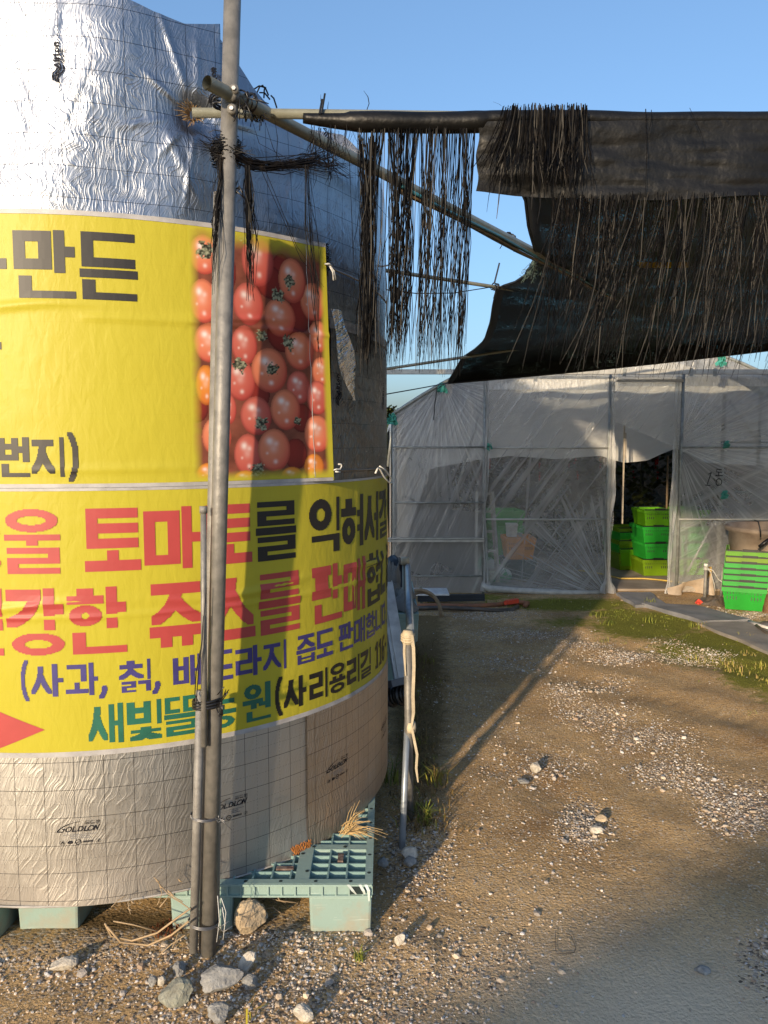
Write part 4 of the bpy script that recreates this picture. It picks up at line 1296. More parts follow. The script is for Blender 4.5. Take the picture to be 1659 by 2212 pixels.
# fringe bundle thrown over the pipe
sp = []
for k in range(210):
    u = rr.uniform(1078, 1256); p = px(u, 248 + rr.uniform(-3, 8))
    vb = 415 + rr.uniform(-55, 20) + (rr.uniform(0, 90) if rr.random() < .1 else 0)
    lean = -0.07 * max(0, (1150 - u) / 72) if u < 1150 else rr.uniform(-0.02, 0.015)
    sp.append((p.x, NY - 0.060 + rr.uniform(-0.012, 0.008), p.z, lean + rr.uniform(-0.015, 0.015), p.z - zs(vb), None))
strands('folded_fringe', sp, MT['strand'], 35, 0.0028, net)
# long fringe under the flap
sp = []
hk = [1215, 1262, 1318, 1372, 1432, 1478, 1548, 1592, 1640, 1690, 1740]
for k in range(680):
    u = rr.uniform(1188, 1980) ** 1.0; p = px(u, 428 + rr.uniform(-8, 8))
    L = rr.betavariate(2.4, 1.0) * 385 if u > 1290 else rr.betavariate(1.3, 1.5) * 380
    vb = 440 + L
    near = min(hk, key=lambda c: abs(c - u)); sl_ = -rr.uniform(0.03, 0.20) * (L / 375)
    cx = None
    if rr.random() < 0.6: cx = px(near + rr.gauss(0, 5), 600).x
    sp.append((p.x, NY - 0.02 + rr.uniform(-0.02, 0.02), p.z, sl_ if cx is None else sl_ * 0.75, p.z - zs(vb), cx))
strands('long_fringe', sp, MT['strand'], 37, 0.0020, net)
for (u0, v0, u1, v1, w) in ((1383, 250, 1381, 432, 0.0028), (1395, 252, 1388, 300, 0.002), (1476, 248, 1512, 345, 0.0016), (1060, 235, 1078, 246, 0.0015), (860, 292, 842, 315, 0.002)):
    mb = MB(); a, b = px(u0, v0) + Vector((0, -0.045, 0)), px(u1, v1) + Vector((0, -0.05, 0))
    mb.ribbon([a, a.lerp(b, 0.5) + Vector((0.004, 0, 0)), b], w, (1, 0, 0))
    mb.build('stray_strand', MT['strand'], net)
mb = MB()   # stiff wire ends standing up from the hem, stray wires by the pipe
for a in ((695, 245, 702, 202), (690, 246, 696, 214), (1079, 568, 1068, 612), (1160, 548, 1124, 612)):
    Y = NY - 0.02 if a[1] < 300 else 4.5
    mb = MB(); mb.tube([at(a[0], a[1], Y), at(a[2], a[3], Y)], 0.0028 if Y < 3 else 0.005, 5)
    mb.build('wire_end', MT['black_plastic'], net)

# strands knotted round the post and draped to the fringe
knot = empty('strand_knot', tuple(at(488, 330, 2.12)), 'black strands knotted round the tall post, hanging in hanks and draped to the net', 'strands')
mb = MB(); rr = random.Random(5)
c = at(488, 330, 2.165)
for k in range(70):
    pts = []
    a0 = rr.uniform(0, 6.3); zz_ = rr.gauss(0, 0.016); tl = rr.uniform(-0.5, 0.5)
    for i in range(9):
        a = a0 + i * 0.75; R = 0.030 + rr.uniform(0, 0.014)
        pts.append(c + Vector((R * math.cos(a), R * math.sin(a), zz_ + tl * 0.03 * math.cos(a))))
    mb.ribbon(pts, 0.0025, (0.1, 0.1, 1))
for k in range(40):
    a = rr.uniform(0, 6.3); p = c + Vector((0.03 * math.cos(a), -0.03, rr.gauss(0, .012))); L = rr.uniform(0.02, 0.06)
    mb.ribbon([p, p + Vector((L * math.cos(a), -0.01, L * math.sin(a)))], 0.002, (0.3, 0, 1))
mb.build('knot', MT['strand'], knot)
mb = MB()
path = [(492, 325), (512, 338), (540, 353), (575, 359), (620, 357), (665, 349), (700, 345), (740, 346)]
PP = [at(u, v, 2.13 + 0.012 * i) for i, (u, v) in enumerate(path)]
for k in range(60):
    ox, oz = rr.gauss(0, 0.006), rr.gauss(0, 0.007)
    st = 0 if k < 40 else rr.randint(1, 3); en = len(PP) - rr.randint(0, 3)
    pts = [p + Vector((ox * (1 + .3 * i), rr.gauss(0, 0.004), oz + 0.006 * math.sin(i * 1.3 + k) + (0.02 * max(0, i - 5) * rr.uniform(-1, 1)))) for i, p in enumerate(PP)][st:en]
    if len(pts) > 2: mb.ribbon(pts, 0.0024, (0.1, 0.3, 1))
for k in range(70):   # fan of loose strands from the rope up to the hem and out to the right
    i = rr.uniform(3.2, 6.4); j = int(i); p = PP[j].lerp(PP[j + 1], i - j)
    if rr.random() < 0.72: q = px(rr.uniform(665, 780), 282)
    else: q = at(rr.uniform(720, 800), rr.uniform(345, 385), 2.2)
    m_ = p.lerp(q, 0.5) + Vector((rr.uniform(0, .035), 0, -rr.uniform(0.0, 0.03)))
    mb.ribbon([p, m_, q], 0.0019, (0.6, 0.2, 0.6))
mb.build('draped_rope', MT['strand'], knot)
def hank(u0, v0, u1, v1, n, spread, w=0.0024):
    mb = MB()
    for k in range(n):
        a = at(u0 + rr.gauss(0, spread * 0.6), v0 + rr.uniform(-4, 4), 2.125)
        b = at(u1 + rr.gauss(0, spread), v1 - rr.betavariate(1, 2.2) * (v1 - v0) * 0.7, 2.115)
        m1 = a.lerp(b, 0.33) + Vector((rr.gauss(0, .006), rr.gauss(0, .004), 0)); m2 = a.lerp(b, 0.66) + Vector((rr.gauss(0, .007), rr.gauss(0, .004), 0))
        mb.ribbon([a, m1, m2, b], w, (rr.uniform(.3, 1), rr.uniform(-.6, .6), 0.1))
    mb.build('hank', MT['strand'], knot)
hank(535, 360, 543, 655, 46, 5)
hank(476, 340, 466, 545, 26, 5)
hank(472, 420, 462, 640, 14, 5)
hank(661, 358, 688, 795, 12, 4, 0.0026)
for a in ((570, 360, 640, 530, 668, 570), (562, 362, 650, 560, 700, 620), (595, 360, 600, 300, 592, 250), (755, 350, 762, 520, 770, 700), (612, 358, 590, 320, 570, 255), (640, 352, 560, 310, 545, 262), (790, 560, 805, 430, 838, 470), (798, 640, 840, 500, 862, 430), (838, 300, 842, 520, 838, 690), (852, 300, 846, 560, 856, 760), (824, 300, 822, 500, 830, 640)):
    mb = MB(); mb.ribbon([at(a[0], a[1], 2.15), at(a[2], a[3], 2.14), at(a[4], a[5], 2.15)], 0.0016, (1, 0.2, 0.3)); mb.build('loose_strand', MT['strand'], knot)
# twigs of wire on the rim of the foil behind the pipes
mb = MB()
for a in ((553, 205, 569, 184), (566, 186, 580, 206), (560, 200, 583, 215), (572, 190, 570, 212), (585, 206, 598, 233), (580, 235, 555, 215), (545, 195, 575, 190)):
    p, q = at(a[0], a[1], 2.6), at(a[2], a[3], 2.6)
    mb.tube([p, p.lerp(q, .5) + Vector((0, 0, .01)), q], 0.0025, 4)
mb.build('wire_tangle', MT['black_plastic'], None, origin=tuple(at(570, 205, 2.6)), label='tangle of black twine on the rim of the foil behind the tall post', cat='twine')
# thin lines to the tank
cord('net_guy', 'thin dark guy line from the lowest net corner to the tank', [at(826, 853, 6.2), at(900, 840, 6.6), at(970, 827, 7.0)], 0.005, MT['black_plastic'], 'guy line')
cord('dangling_string', 'thin string dangling from the lowest net corner in front of the greenhouse', [at(964, 828, 7.0), at(944, 840, 7.0), at(939, 870, 7.0), at(937, 908, 7.0)], 0.005, MT['black_plastic'], 'string')
cord('washing_line', 'thin dark line sagging behind the hanging strands', [at(812, 623, 4.2), at(900, 634, 4.4), at(980, 633, 4.6), at(1062, 620, 4.66)], 0.003, MT['black_plastic'], 'line')

# ================================================================ greenhouse
GY = 7.7
gx = lambda u: at(u, 954, GY).x
gz = lambda v: at(1200, v, GY).z
XC, HW, ZE, ZA = 2.22, 2.15, 1.74, 2.50
def arch(x):
    return ZE + (ZA - ZE) * max(0.0, 1 - ((x - XC) / HW) ** 2)
gh = empty('greenhouse', (XC, GY, 0), 'film covered tunnel greenhouse with an open doorway, behind the yard', 'greenhouse')
MT['gh_pipe'] = simple('greenhouse frame pipe', (0.30, 0.32, 0.31), 0.5, 0.4, (0.20, 0.21, 0.20), 20)
MT['gh_rail'] = simple('pale greenhouse channel', (0.45, 0.45, 0.42), 0.5, 0.3, (0.33, 0.33, 0.31), 14)
MT['teal_cloth'] = simple('teal netting scrap', (0.05, 0.30, 0.24), 0.8)

def film(name, mat, x0, x1, zb, zt, Y, nu=50, nv=50, wob=0.016, seed=0, rough_bottom=0.0, edge=None):
    X = np.linspace(x0, x1, nu); P = np.zeros((nv, nu, 3)); UV = np.zeros((nv, nu, 2))
    for i, x in enumerate(X):
        a = zb(x) if callable(zb) else zb
        b = zt(x) if callable(zt) else zt
        a += rough_bottom * math.sin(x * 23 + seed)
        for j in range(nv):
            z = a + (b - a) * j / (nv - 1)
            y = Y + wob * (fbm(np.array(x * 3.1 + z * 2.3 + seed), np.array(z * 2.2 - x * 3.4), 3, seed) - 0.5) * 2
            xx = x
            if edge is not None and i in (0, nu - 1): xx = x + edge * math.sin(z * 7 + seed) + edge * 0.6 * math.sin(z * 17 + seed)
            P[j, i] = (xx, float(y), z); UV[j, i] = (x, z)
    return np_mesh(name, P.reshape(-1, 3), gridfaces(nu, nv), mat, UV.reshape(-1, 2), parent=gh)

uA, uB, uD, uC, uE = 848, 1047, 1320, 1468, 1790
xA, xB, xD, xC, xE = gx(uA), gx(uB), gx(uD), gx(uC), XC + HW
film('film_panel', MT['film_a'], xA, xB, 0.0, arch, GY, seed=1)
film('film_panel', MT['film_b'], xB, xD + 0.03, gz(1281), gz(815), GY - 0.01, seed=2, edge=0.01)
film('film_panel', MT['film_b'], xD, xC, lambda x: np.interp(x, [xD, xD + 0.06, xC], [gz(905), gz(912), gz(968)]), gz(822), GY + 0.05, seed=3)
film('film_panel', MT['film_c'], gx(1456), xE, lambda x: np.interp(x, [gx(1456), gx(1500), gx(1570), xE], [gz(1280), gz(1278), gz(1270), 0.02]), gz(812), GY - 0.01, seed=4)
film('gable_film', MT['film_a'], xB, xE, gz(815), arch, GY, seed=6)
film('film_overhang', MT['film_hem'], xB + 0.0, gx(1325), gz(842), gz(813), GY - 0.03, 50, 6, 0.02, 7)
film('film_overhang', MT['film_hem'], gx(1330), xE, gz(835), gz(808), GY - 0.03, 50, 6, 0.02, 8)
# bunched film down the doorway jambs and the panel joint
def bunch(x, z0, z1, w, seed, Y=GY - 0.03, lean=0.0):
    nu, nv = 9, 40; P = np.zeros((nv, nu, 3)); UV = np.zeros((nv, nu, 2))
    for j in range(nv):
        t = j / (nv - 1); z = z0 + (z1 - z0) * t
        ww = w * (1 + 0.35 * math.sin(t * 11 + seed) + 0.2 * math.sin(t * 27 + seed)) * (1 + 0.5 * (t < 0.04))
        for i in range(nu):
            q = i / (nu - 1)
            P[j, i] = (x + lean * (1 - t) + (q - 0.5) * ww + 0.012 * math.sin(t * 9 + seed), Y + 0.022 * math.sin(q * 12 + t * 8 + seed), z); UV[j, i] = (P[j, i, 0] * 2 + seed, z)
    np_mesh('bunched_film', P.reshape(-1, 3), gridfaces(nu, nv), MT['film_hem'], UV.reshape(-1, 2), parent=gh)
bunch(gx(1050), 0.02, gz(810), 0.045, 1)
bunch(gx(1318), 0.0, gz(815), 0.075, 2)
bunch(gx(1459), 0.0, gz(812), 0.050, 3, lean=-0.03)
# film rolled up along the foot of the second panel
mb = MB()
mb.tube([Vector((gx(u), GY - 0.04, gz(v))) for u, v in ((1045, 1262), (1060, 1270), (1120, 1274), (1180, 1277), (1240, 1279), (1300, 1278))], [0.03, 0.035, 0.03, 0.03, 0.026, 0.02], 8)
mb.build('rolled_film', simple('rolled milky film', (0.5, 0.5, 0.48), 0.4), gh, True)
# film skirt fluttering at the right jamb
mb = MB(); P = []
for j in range(6):
    P.append([(gx(1447) + i * 0.045 + 0.02 * math.sin(i), GY - 0.05 - 0.10 * (1 - j / 5) * math.sin(i * 0.8 + 0.4), gz(1280) + (gz(1240) - gz(1280)) * j / 5 * (0.3 + 0.7 * (i / 10))) for i in range(11)])
mb.grid(P, 11, 6)
mb.build('film_skirt', simple('dusty film skirt', (0.45, 0.36, 0.27), 0.45), gh, True)
# tunnel skin, side walls
def tunnel(y0, y1, mat, name, n=36, ny=30, dz=0.0):
    X = [XC - HW + 2 * HW * i / (n - 1) for i in range(n)]
    P = np.zeros((ny, n + 4, 3)); UV = np.zeros((ny, n + 4, 2))
    for j in range(ny):
        y = y0 + (y1 - y0) * j / (ny - 1); rib = 0.012 * math.cos(2 * PI * (y - GY) / 0.9)
        prof = [(XC - HW, 0.0), (XC - HW, ZE * 0.6)] + [(x, arch(x) + rib + dz) for x in X] + [(XC + HW, ZE * 0.6), (XC + HW, 0.0)]
        l = 0
        for i, (x, z) in enumerate(prof):
            P[j, i] = (x, y, z); UV[j, i] = (y, i * 0.13)
    np_mesh(name, P.reshape(-1, 3), gridfaces(n + 4, ny), mat, UV.reshape(-1, 2), parent=gh)
tunnel(GY, GY + 9, MT['film_roof'], 'roof_film')
MT['dark_lining'] = simple('opaque dark lining', (0.10, 0.10, 0.09), 0.9)
tunnel(GY + 2.3, GY + 8.9, MT['dark_lining'], 'added_shade_lining', dz=-0.06)  # opaque lining added under the roof film to darken the interior
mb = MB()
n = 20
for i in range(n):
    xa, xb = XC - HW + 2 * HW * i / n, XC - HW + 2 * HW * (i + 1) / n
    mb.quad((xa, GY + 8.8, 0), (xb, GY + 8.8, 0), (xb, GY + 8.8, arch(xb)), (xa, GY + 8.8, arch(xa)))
mb.build('end_wall', MT['dark_lining'], gh)
# frame
def gp(name, pts, r, mat=None, n=8):
    mb = MB(); mb.tube(pts, r, n); mb.build(name, mat or MT['gh_pipe'], gh, True)
def gpost(u, vt, vb, r, dy=0.03, mat=None):
    gp('frame_post', [(gx(u), GY + dy, gz(vb)), (gx(u), GY + dy, gz(vt))], r, mat)
gpost(852, 900, 1286, 0.026, 0.04)
gpost(1047, 812, 1285, 0.018, 0.0)
gpost(1314, 810, 1282, 0.014, -0.02)
gpost(1470, 808, 1276, 0.016, -0.02)
gpost(1571, 850, 1270, 0.020, 0.10)
gpost(1650, 850, 1270, 0.018, 0.10)
gp('arch_pipe', [(x, GY, arch(x) + 0.012) for x in np.linspace(XC - HW, XC + HW, 30)], 0.017)
gp('arch_pipe', [(x, GY + 0.9, arch(x) - 0.02) for x in np.linspace(XC - HW, XC + HW, 30)], 0.014)
gp('brace', [(gx(838), GY + 0.3, gz(1010)), (gx(850), GY + 0.3, gz(905))], 0.014)
gp('brace', [(gx(1046), GY + 0.06, gz(860)), (gx(1005), GY + 0.06, gz(1000)), (gx(985), GY + 0.06, gz(1080))], 0.011)
gp('brace', [(gx(862), GY + 0.2, gz(970)), (gx(910), GY + 0.35, gz(1010)), (gx(960), GY + 0.5, gz(1085))], 0.009)
gp('brace', [(gx(1505), GY + 0.12, gz(1240)), (gx(1560), GY + 0.12, gz(1130))], 0.012, MT['gh_rail'])
gp('brace', [(gx(1600), GY + 0.3, gz(860)), (gx(1680), GY + 0.3, gz(970))], 0.012)
def gbar(u0, u1, v, dy=-0.03, r=0.009, mat=None):
    gp('wire_lock_rail', [(gx(u0), GY + dy, gz(v)), (gx((u0 + u1) / 2), GY + dy, gz(v + 0.6)), (gx(u1), GY + dy, gz(v))], r, mat)
gbar(848, 1046, 966); gbar(1047, 1312, 967.5, -0.03, 0.009, MT['gh_rail']); gbar(1470, 1800, 966)
gbar(852, 1046, 1085, -0.03, 0.008); gbar(1047, 1314, 1121, -0.03, 0.009, MT['gh_rail']); gbar(1470, 1800, 1121, -0.03, 0.009, MT['gh_rail'])
gbar(852, 1046, 1243, -0.03, 0.008); gbar(1570, 1700, 955, 0.12, 0.008); gbar(1570, 1700, 1064, 0.12, 0.008)
mb = MB()
mb.box(gx(838), gx(1046), GY - 0.09, GY - 0.05, gz(1168.5), gz(1164)); mb.box(gx(838), gx(1046), GY - 0.085, GY - 0.05, gz(1162.5), gz(1160))
mb.build('door_track', MT['gh_rail'], gh)
mb = MB(); mb.bar((gx(1326), GY - 0.04, gz(823)), (gx(1468), GY - 0.04, gz(823)), 0.03, 0.025); mb.build('door_header', MT['gh_rail'], gh)
mb = MB()
mb.box(gx(832), gx(1900), GY - 0.17, GY - 0.11, gz(811), gz(806.5)); mb.box(gx(832), gx(1900), GY - 0.165, GY - 0.155, gz(806.5), gz(801)); mb.box(gx(832), gx(1900), GY - 0.12, GY - 0.11, gz(806.4), gz(800))
sdr = mb.build('sliding_door_rail', MT['gh_rail'], gh)
for u in (1135, 1330, 1470, 1520):
    mb = MB(); mb.box(gx(u), gx(u) + 0.03, GY - 0.18, GY - 0.168, gz(816), gz(799)); mb.tube([(gx(u) + 0.015, GY - 0.185, gz(806)), (gx(u) + 0.015, GY - 0.178, gz(806))], 0.012, 8)
    mb.build('rail_hanger', MT['gh_pipe'], sdr)
for (u, v, s) in ((846, 905, 0.055), (953, 838, 0.045), (1056, 965, 0.03), (1566, 960, 0.035), (1566, 1068, 0.04), (1547, 780, 0.05)):
    mb = MB(); rr = random.Random(u)
    P = [[(gx(u) + (i / 5 - .5) * s * 2 * (1.1 - j / 9) + rr.gauss(0, .006), GY - 0.05 + rr.gauss(0, .012), gz(v) + (j / 5 - .5) * s * 2 + rr.gauss(0, .006)) for i in range(6)] for j in range(6)]
    mb.grid(P, 6, 6); mb.build('net_scrap', MT['teal_cloth'], gh)
# handwriting in black marker on the right panel: 1 and a house number syllable
mb = MB()
for path in (((1536, 1020), (1528, 1046)), ((1524, 1047), (1535, 1049)), ((1530, 1024), (1536, 1020)), ((1548, 1013), (1558, 1014)), ((1548, 1013), (1547, 1019), (1559, 1020)), ((1552, 1020), (1552, 1026)), ((1545, 1027), (1561, 1027))):
    mb.tube([Vector((gx(u), GY - 0.035, gz(v))) for u, v in path], 0.0045, 5)
mb.tube([Vector((gx(1553) + 0.028 * math.cos(a), GY - 0.035, gz(1041) + 0.034 * math.sin(a))) for a in np.linspace(0, 2 * PI, 18)], 0.0045, 5)
mb.build('marker_writing', MT['print'], gh)
# inner drape of old white film
MT['drape'] = film_mat('inner drape film', 0.25, 0.90, 0.97, (0.8, 7.0), (0.9, 0.89, 0.86), 0.8)
def zdr(x):
    u = 829.5 + x / (8.25) * F * 0.993
    v = np.interp(u, [838, 880, 905, 930, 1045, 1100, 1200, 1300, 1345, 1400, 1462, 1520, 1700, 1900], [1190, 1170, 1080, 1012, 992, 985, 992, 985, 1000, 995, 968, 1000, 1010, 1000])
    return at(u, v, 8.25).z
Xs = np.linspace(XC - HW + 0.03, XC + HW - 0.03, 110); nv = 14
P = np.zeros((nv, 110, 3)); UV = np.zeros((nv, 110, 2))
for i, x in enumerate(Xs):
    a, b = zdr(x), arch(x) - 0.05
    for j in range(nv):
        t = j / (nv - 1); P[j, i] = (x, 8.25 + 0.04 * math.sin(x * 9 + t * 3) + 0.25 * (t - 1) * -0.3, a + (b - a) * t); UV[j, i] = (x, t)
np_mesh('inner_drape', P.reshape(-1, 3), gridfaces(110, nv), MT['drape'], UV.reshape(-1, 2), parent=gh)
# concrete strip inside the doorway
mb = MB(); mb.box(XC - HW + 0.05, XC + HW - 0.05, GY + 0.12, GY + 8.7, -0.02, 0.018)
tag(mb.build('concrete_floor', simple('dusty concrete', (0.30, 0.25, 0.20), 0.85, 0, (0.18, 0.14, 0.11), 3.0, 0.2, 30)), kind='structure')

# hanging strip in the doorway
mb = MB()
a, b = at(1349, 918, 7.9), at(1344, 1131, 7.9)
mb.bar(a, b, 0.03, 0.008); mb.bar(at(1352, 935, 7.88), at(1352, 990, 7.88), 0.014, 0.006)
mb.build('hanging_strip', simple('weathered batten', (0.55, 0.48, 0.38), 0.8), None, origin=tuple(a), label='pale batten hanging loose in the greenhouse doorway', cat='batten')
mb = MB(); mb.tube([at(1443, 985, 9.0), at(1440, 1100, 9.0)], 0.012, 6)
mb.build('cane', simple('bamboo cane', (0.12, 0.08, 0.04), 0.7), None, origin=tuple(at(1443, 985, 9.0)), label='thin dark cane standing among the plants right of the doorway', cat='cane')
mb = MB(); pts = [gnd(u, v, 0.028) for u, v in ((1250, 1232), (1300, 1240), (1340, 1250), (1390, 1250), (1425, 1253), (1450, 1256), (1500, 1262), (1560, 1262))]
pts = [Vector((p.x, max(p.y, GY + 0.25), 0.03)) for p in pts]
mb.tube(pts, 0.009, 6)
mb.build('yellow_hose', simple('yellow hose', (0.55, 0.38, 0.08), 0.5), None, True, origin=tuple(pts[0]), label='thin yellow hose lying across the doorway floor in front of the green crates', cat='hose')

# ---------------------------------------------------------------- crates
def crate_mat(nm, c): return simple(nm, c, 0.38, 0, tuple(x * 0.8 for x in c), 6, spec=0.4)
MT['green_a'] = crate_mat('green plastic', (0.020, 0.31, 0.030))
MT['green_b'] = crate_mat('lime plastic', (0.10, 0.31, 0.007))
MT['green_c'] = crate_mat('olive lime plastic', (0.14, 0.25, 0.007))
MT['orange'] = crate_mat('orange plastic', (0.65, 0.24, 0.02))
MT['dark_teal'] = crate_mat('dark teal plastic', (0.02, 0.06, 0.06))
MT['crate_black'] = simple('dark grey plastic', (0.035, 0.035, 0.037), 0.5)

def crate(name, label, cat, loc, rz, w, d, h, mat, group=None, handle=True, slots=True, side_lattice=False, cross=False):
    """open box tapering downwards: ribbed walls, rim, slot rows, swing handle bars"""
    o = empty(name, loc, label, cat, group, rz)
    tp = 0.07; t = 0.006; tx, ty = w * tp, d * tp
    mb = MB()
    # outer shell in three steps with little ledges, inner shell, bottom
    zl = [0, h * 0.30, h * 0.62, h * 0.80]
    def ring_at(z, e=0.0):
        f = 1 - z / h
        return (-w / 2 + tx * f - e, w / 2 - tx * f + e, -d / 2 + ty * f - e, d / 2 - ty * f + e)
    def shell(z0, z1, e0, e1, inner=False):
        a, b = ring_at(z0, e0), ring_at(z1, e1)
        A = [(a[0], a[2], z0), (a[1], a[2], z0), (a[1], a[3], z0), (a[0], a[3], z0)]; B = [(b[0], b[2], z1), (b[1], b[2], z1), (b[1], b[3], z1), (b[0], b[3], z1)]
        for i in range(4):
            j = (i + 1) % 4
            mb.quad(*( (A[i], A[j], B[j], B[i]) if not inner else (A[j], A[i], B[i], B[j])))
    for k_ in range(3):
        shell(zl[k_], zl[k_ + 1], 0.003 * k_, 0.003 * k_)
        if k_ < 2: shell(zl[k_ + 1], zl[k_ + 1] + 0.0001, 0.003 * k_, 0.003 * (k_ + 1))
    shell(0.008, h, -t, -t, True)
    a = ring_at(0); mb.quad((a[0], a[3], 0), (a[1], a[3], 0), (a[1], a[2], 0), (a[0], a[2], 0))
    a = ring_at(0.008, -t); mb.quad((a[0], a[2], .008), (a[1], a[2], .008), (a[1], a[3], .008), (a[0], a[3], .008))
    bd_ = mb.build('body', mat, o, local=True)
    # rim: thick lip with pockets
    mb = MB(); e = 0.010
    z0, z1 = h * 0.80, h
    W, D = w / 2 + e - 0.002, d / 2 + e - 0.002
    mb.box(-W, W, -D, -D + 0.017, z0, z1); mb.box(-W, W, D - 0.017, D, z0, z1)
    mb.box(-W, -W + 0.017, -D + 0.0171, D - 0.0171, z0, z1); mb.box(W - 0.017, W, -D + 0.0171, D - 0.0171, z0, z1)
    for i in range(7):
        x = -W + 0.02 + i * (2 * W - 0.04) / 6
        mb.box(x - 0.003, x + 0.003, -D - 0.004, -D + 0.001, z0 + 0.004, z1 - 0.006)
    mb.box(-W + 0.01, W - 0.01, -D - 0.003, -D + 0.001, z0, z0 + 0.005)
    for i in range(9):
        y = -D + 0.02 + i * (2 * D - 0.04) / 8
        for s in (-1, 1): mb.box(s * W - 0.003, s * W + 0.003, y - 0.003, y + 0.003, z0 + 0.004, z1 - 0.006)
    rm_ = mb.build('rim', mat, o, local=True)
    if slots:
        mb = MB(); f = w / 2 * 0.78
        def fy(z): return -d / 2 + ty * (1 - z / h) - 0.0075
        def fx(z): return w / 2 - tx * (1 - z / h) + 0.0070
        for row, (za, zb) in enumerate(((h * 0.46, h * 0.60), (h * 0.70, h * 0.78))):
            for i in range(12):
                x = -f + 2 * f * i / 11
                if row == 0 and 4 <= i <= 7: continue
                zc_, hh = (za + zb) / 2, (zb - za) / 2 * (1 if (row == 0 or i < 3 or i > 8) else 0.4)
                mb.box(x - 0.0035, x + 0.0035, fy(zc_) , fy(zc_) + 0.006, zc_ - hh, zc_ + hh)
        if side_lattice:
            for r_ in range(3):
                for i in range(12):
                    y = -d / 2 * 0.85 + d * 0.85 * i / 11; zc_ = h * (0.84 + 0.06 * r_)
                    for s in (-1, 1):
                        x_ = s * (w / 2 + e)
                        mb.box(min(x_, x_ + s * 0.0015), max(x_, x_ + s * 0.0015), y - 0.009, y + 0.006, zc_ - 0.0045, zc_ + 0.0035)
        mb.build('slots', MT['crate_black'], bd_, local=True)
    if cross:
        mb = MB()
        for s in (-1, 0, 1):
            xm = s * w / 3.1
            mb.bar((xm - w * .14, -d / 2 - 0.012, h * .12), (xm + w * .14, -d / 2 - 0.012, h * .76), 0.008, 0.008); mb.bar((xm + w * .14, -d / 2 - 0.0121, h * .12), (xm - w * .14, -d / 2 - 0.0121, h * .76), 0.008, 0.008)
        mb.build('cross_ribs', MT['crate_black'] if mat is not MT['crate_black'] else MT['steel_dull'], o, local=True)
    if handle:
        mb = MB(); Z = h + 0.004
        mb.bar((-w / 2 - 0.004, d / 2 + 0.002, Z), (w / 2 + 0.004, d / 2 + 0.002, Z), 0.014, 0.012)
        mb.build('swing_bar', MT['black_plastic'], rm_, local=True); mb = MB()
        mb.bar((-w / 2 - 0.004, -d / 2 - 0.002, Z), (w / 2 + 0.004, -d / 2 - 0.002, Z), 0.014, 0.012)
        mb.bar((-w * 0.14, -d / 2 - 0.004, Z + 0.004), (w * 0.22, -d / 2 - 0.004, Z + 0.004), 0.018, 0.022)
        mb.build('swing_bar', MT['black_plastic'], rm_, local=True)
    return o

ORD = ['bottom', 'second', 'third', 'fourth', 'fifth', 'sixth', 'seventh', 'eighth']
# nested stack outdoors
base = gnd(1603, 1322)
R0 = math.radians(-24)
gA = 'green crates nested in the stack outside the greenhouse'
mats = ['green_a', 'green_a', 'green_a', 'green_a', 'green_a', 'green_b', 'green_b']
for i in range(7):
    lab = ('lowest bright green crate of the nested outdoor stack, mossy at its foot' if i == 0 else
           'topmost lime green crate of the nested outdoor stack, open inside' if i == 6 else
           '%s crate from the ground in the nested outdoor stack, %s' % (ORD[i], 'lime green' if i > 4 else 'bright green'))
    crate('green_crate', lab, 'crate', (base.x + 0.10 - 0.0 * i + 0.006 * i, base.y + 0.20 + 0.004 * i, 0.012 + 0.053 * i), R0 + 0.01 * (i % 3), 0.345, 0.46, 0.205, MT['green_c' if i == 5 else mats[i]], gA, True, i == 0, True)
mb = MB(); rr = random.Random(3)
# four big crates in the doorway
def stack(u, v, Y, n, hh, w, d, rz, names, matl, group, nest=None, handle=True, slots=True, dzz=None):
    p = at(u, v, Y)
    for i in range(n):
        z = max(0.02, 0.02) + i * (nest or hh)
        crate('green_crate', names(i), 'crate', (p.x + 0.008 * math.sin(i * 2.1), p.y + d / 2 + 0.01 * math.cos(i * 3), z), rz + 0.02 * math.sin(i * 1.7), w, d, hh, MT[matl[i % len(matl)]], group, handle, slots)
stack(1418, 1240, 8.55, 4, 0.183, 0.31, 0.43, 0.03, lambda i: ['bottom', 'second lowest', 'second highest', 'top'][i] + ' crate of the four piled in the greenhouse doorway', ['green_c', 'green_a', 'green_a', 'green_b'], 'green crates piled in the doorway')
stack(1362, 1231, 8.95, 7, 0.20, 0.33, 0.43, 0.12, lambda i: ORD[i] + ' crate of the nested pile behind the doorway stack, %s green' % ('deep' if i % 3 else 'yellowish'), ['green_c', 'green_b', 'green_a'], 'green crates nested behind the doorway stack', nest=0.048, handle=True, slots=False)
stack(1497, 1241, 8.60, 4, 0.183, 0.31, 0.43, 0.0, lambda i: ['bottom', 'second lowest', 'second highest', 'top'][i] + ' crate of the pile behind the film right of the doorway', ['green_b', 'green_a', 'green_a', 'green_b'], 'green crates behind the film right of the doorway')
for i in range(4):
    p = at(1088, 1212, 9.0)
    crate('green_crate', ORD[i] + ' green crate of the pile behind the second film panel', 'crate', (p.x, p.y, 0.02 + 0.17 * i), 0.1, 0.36, 0.44, 0.19, MT['green_a'], 'green crates behind the second film panel', False, False)
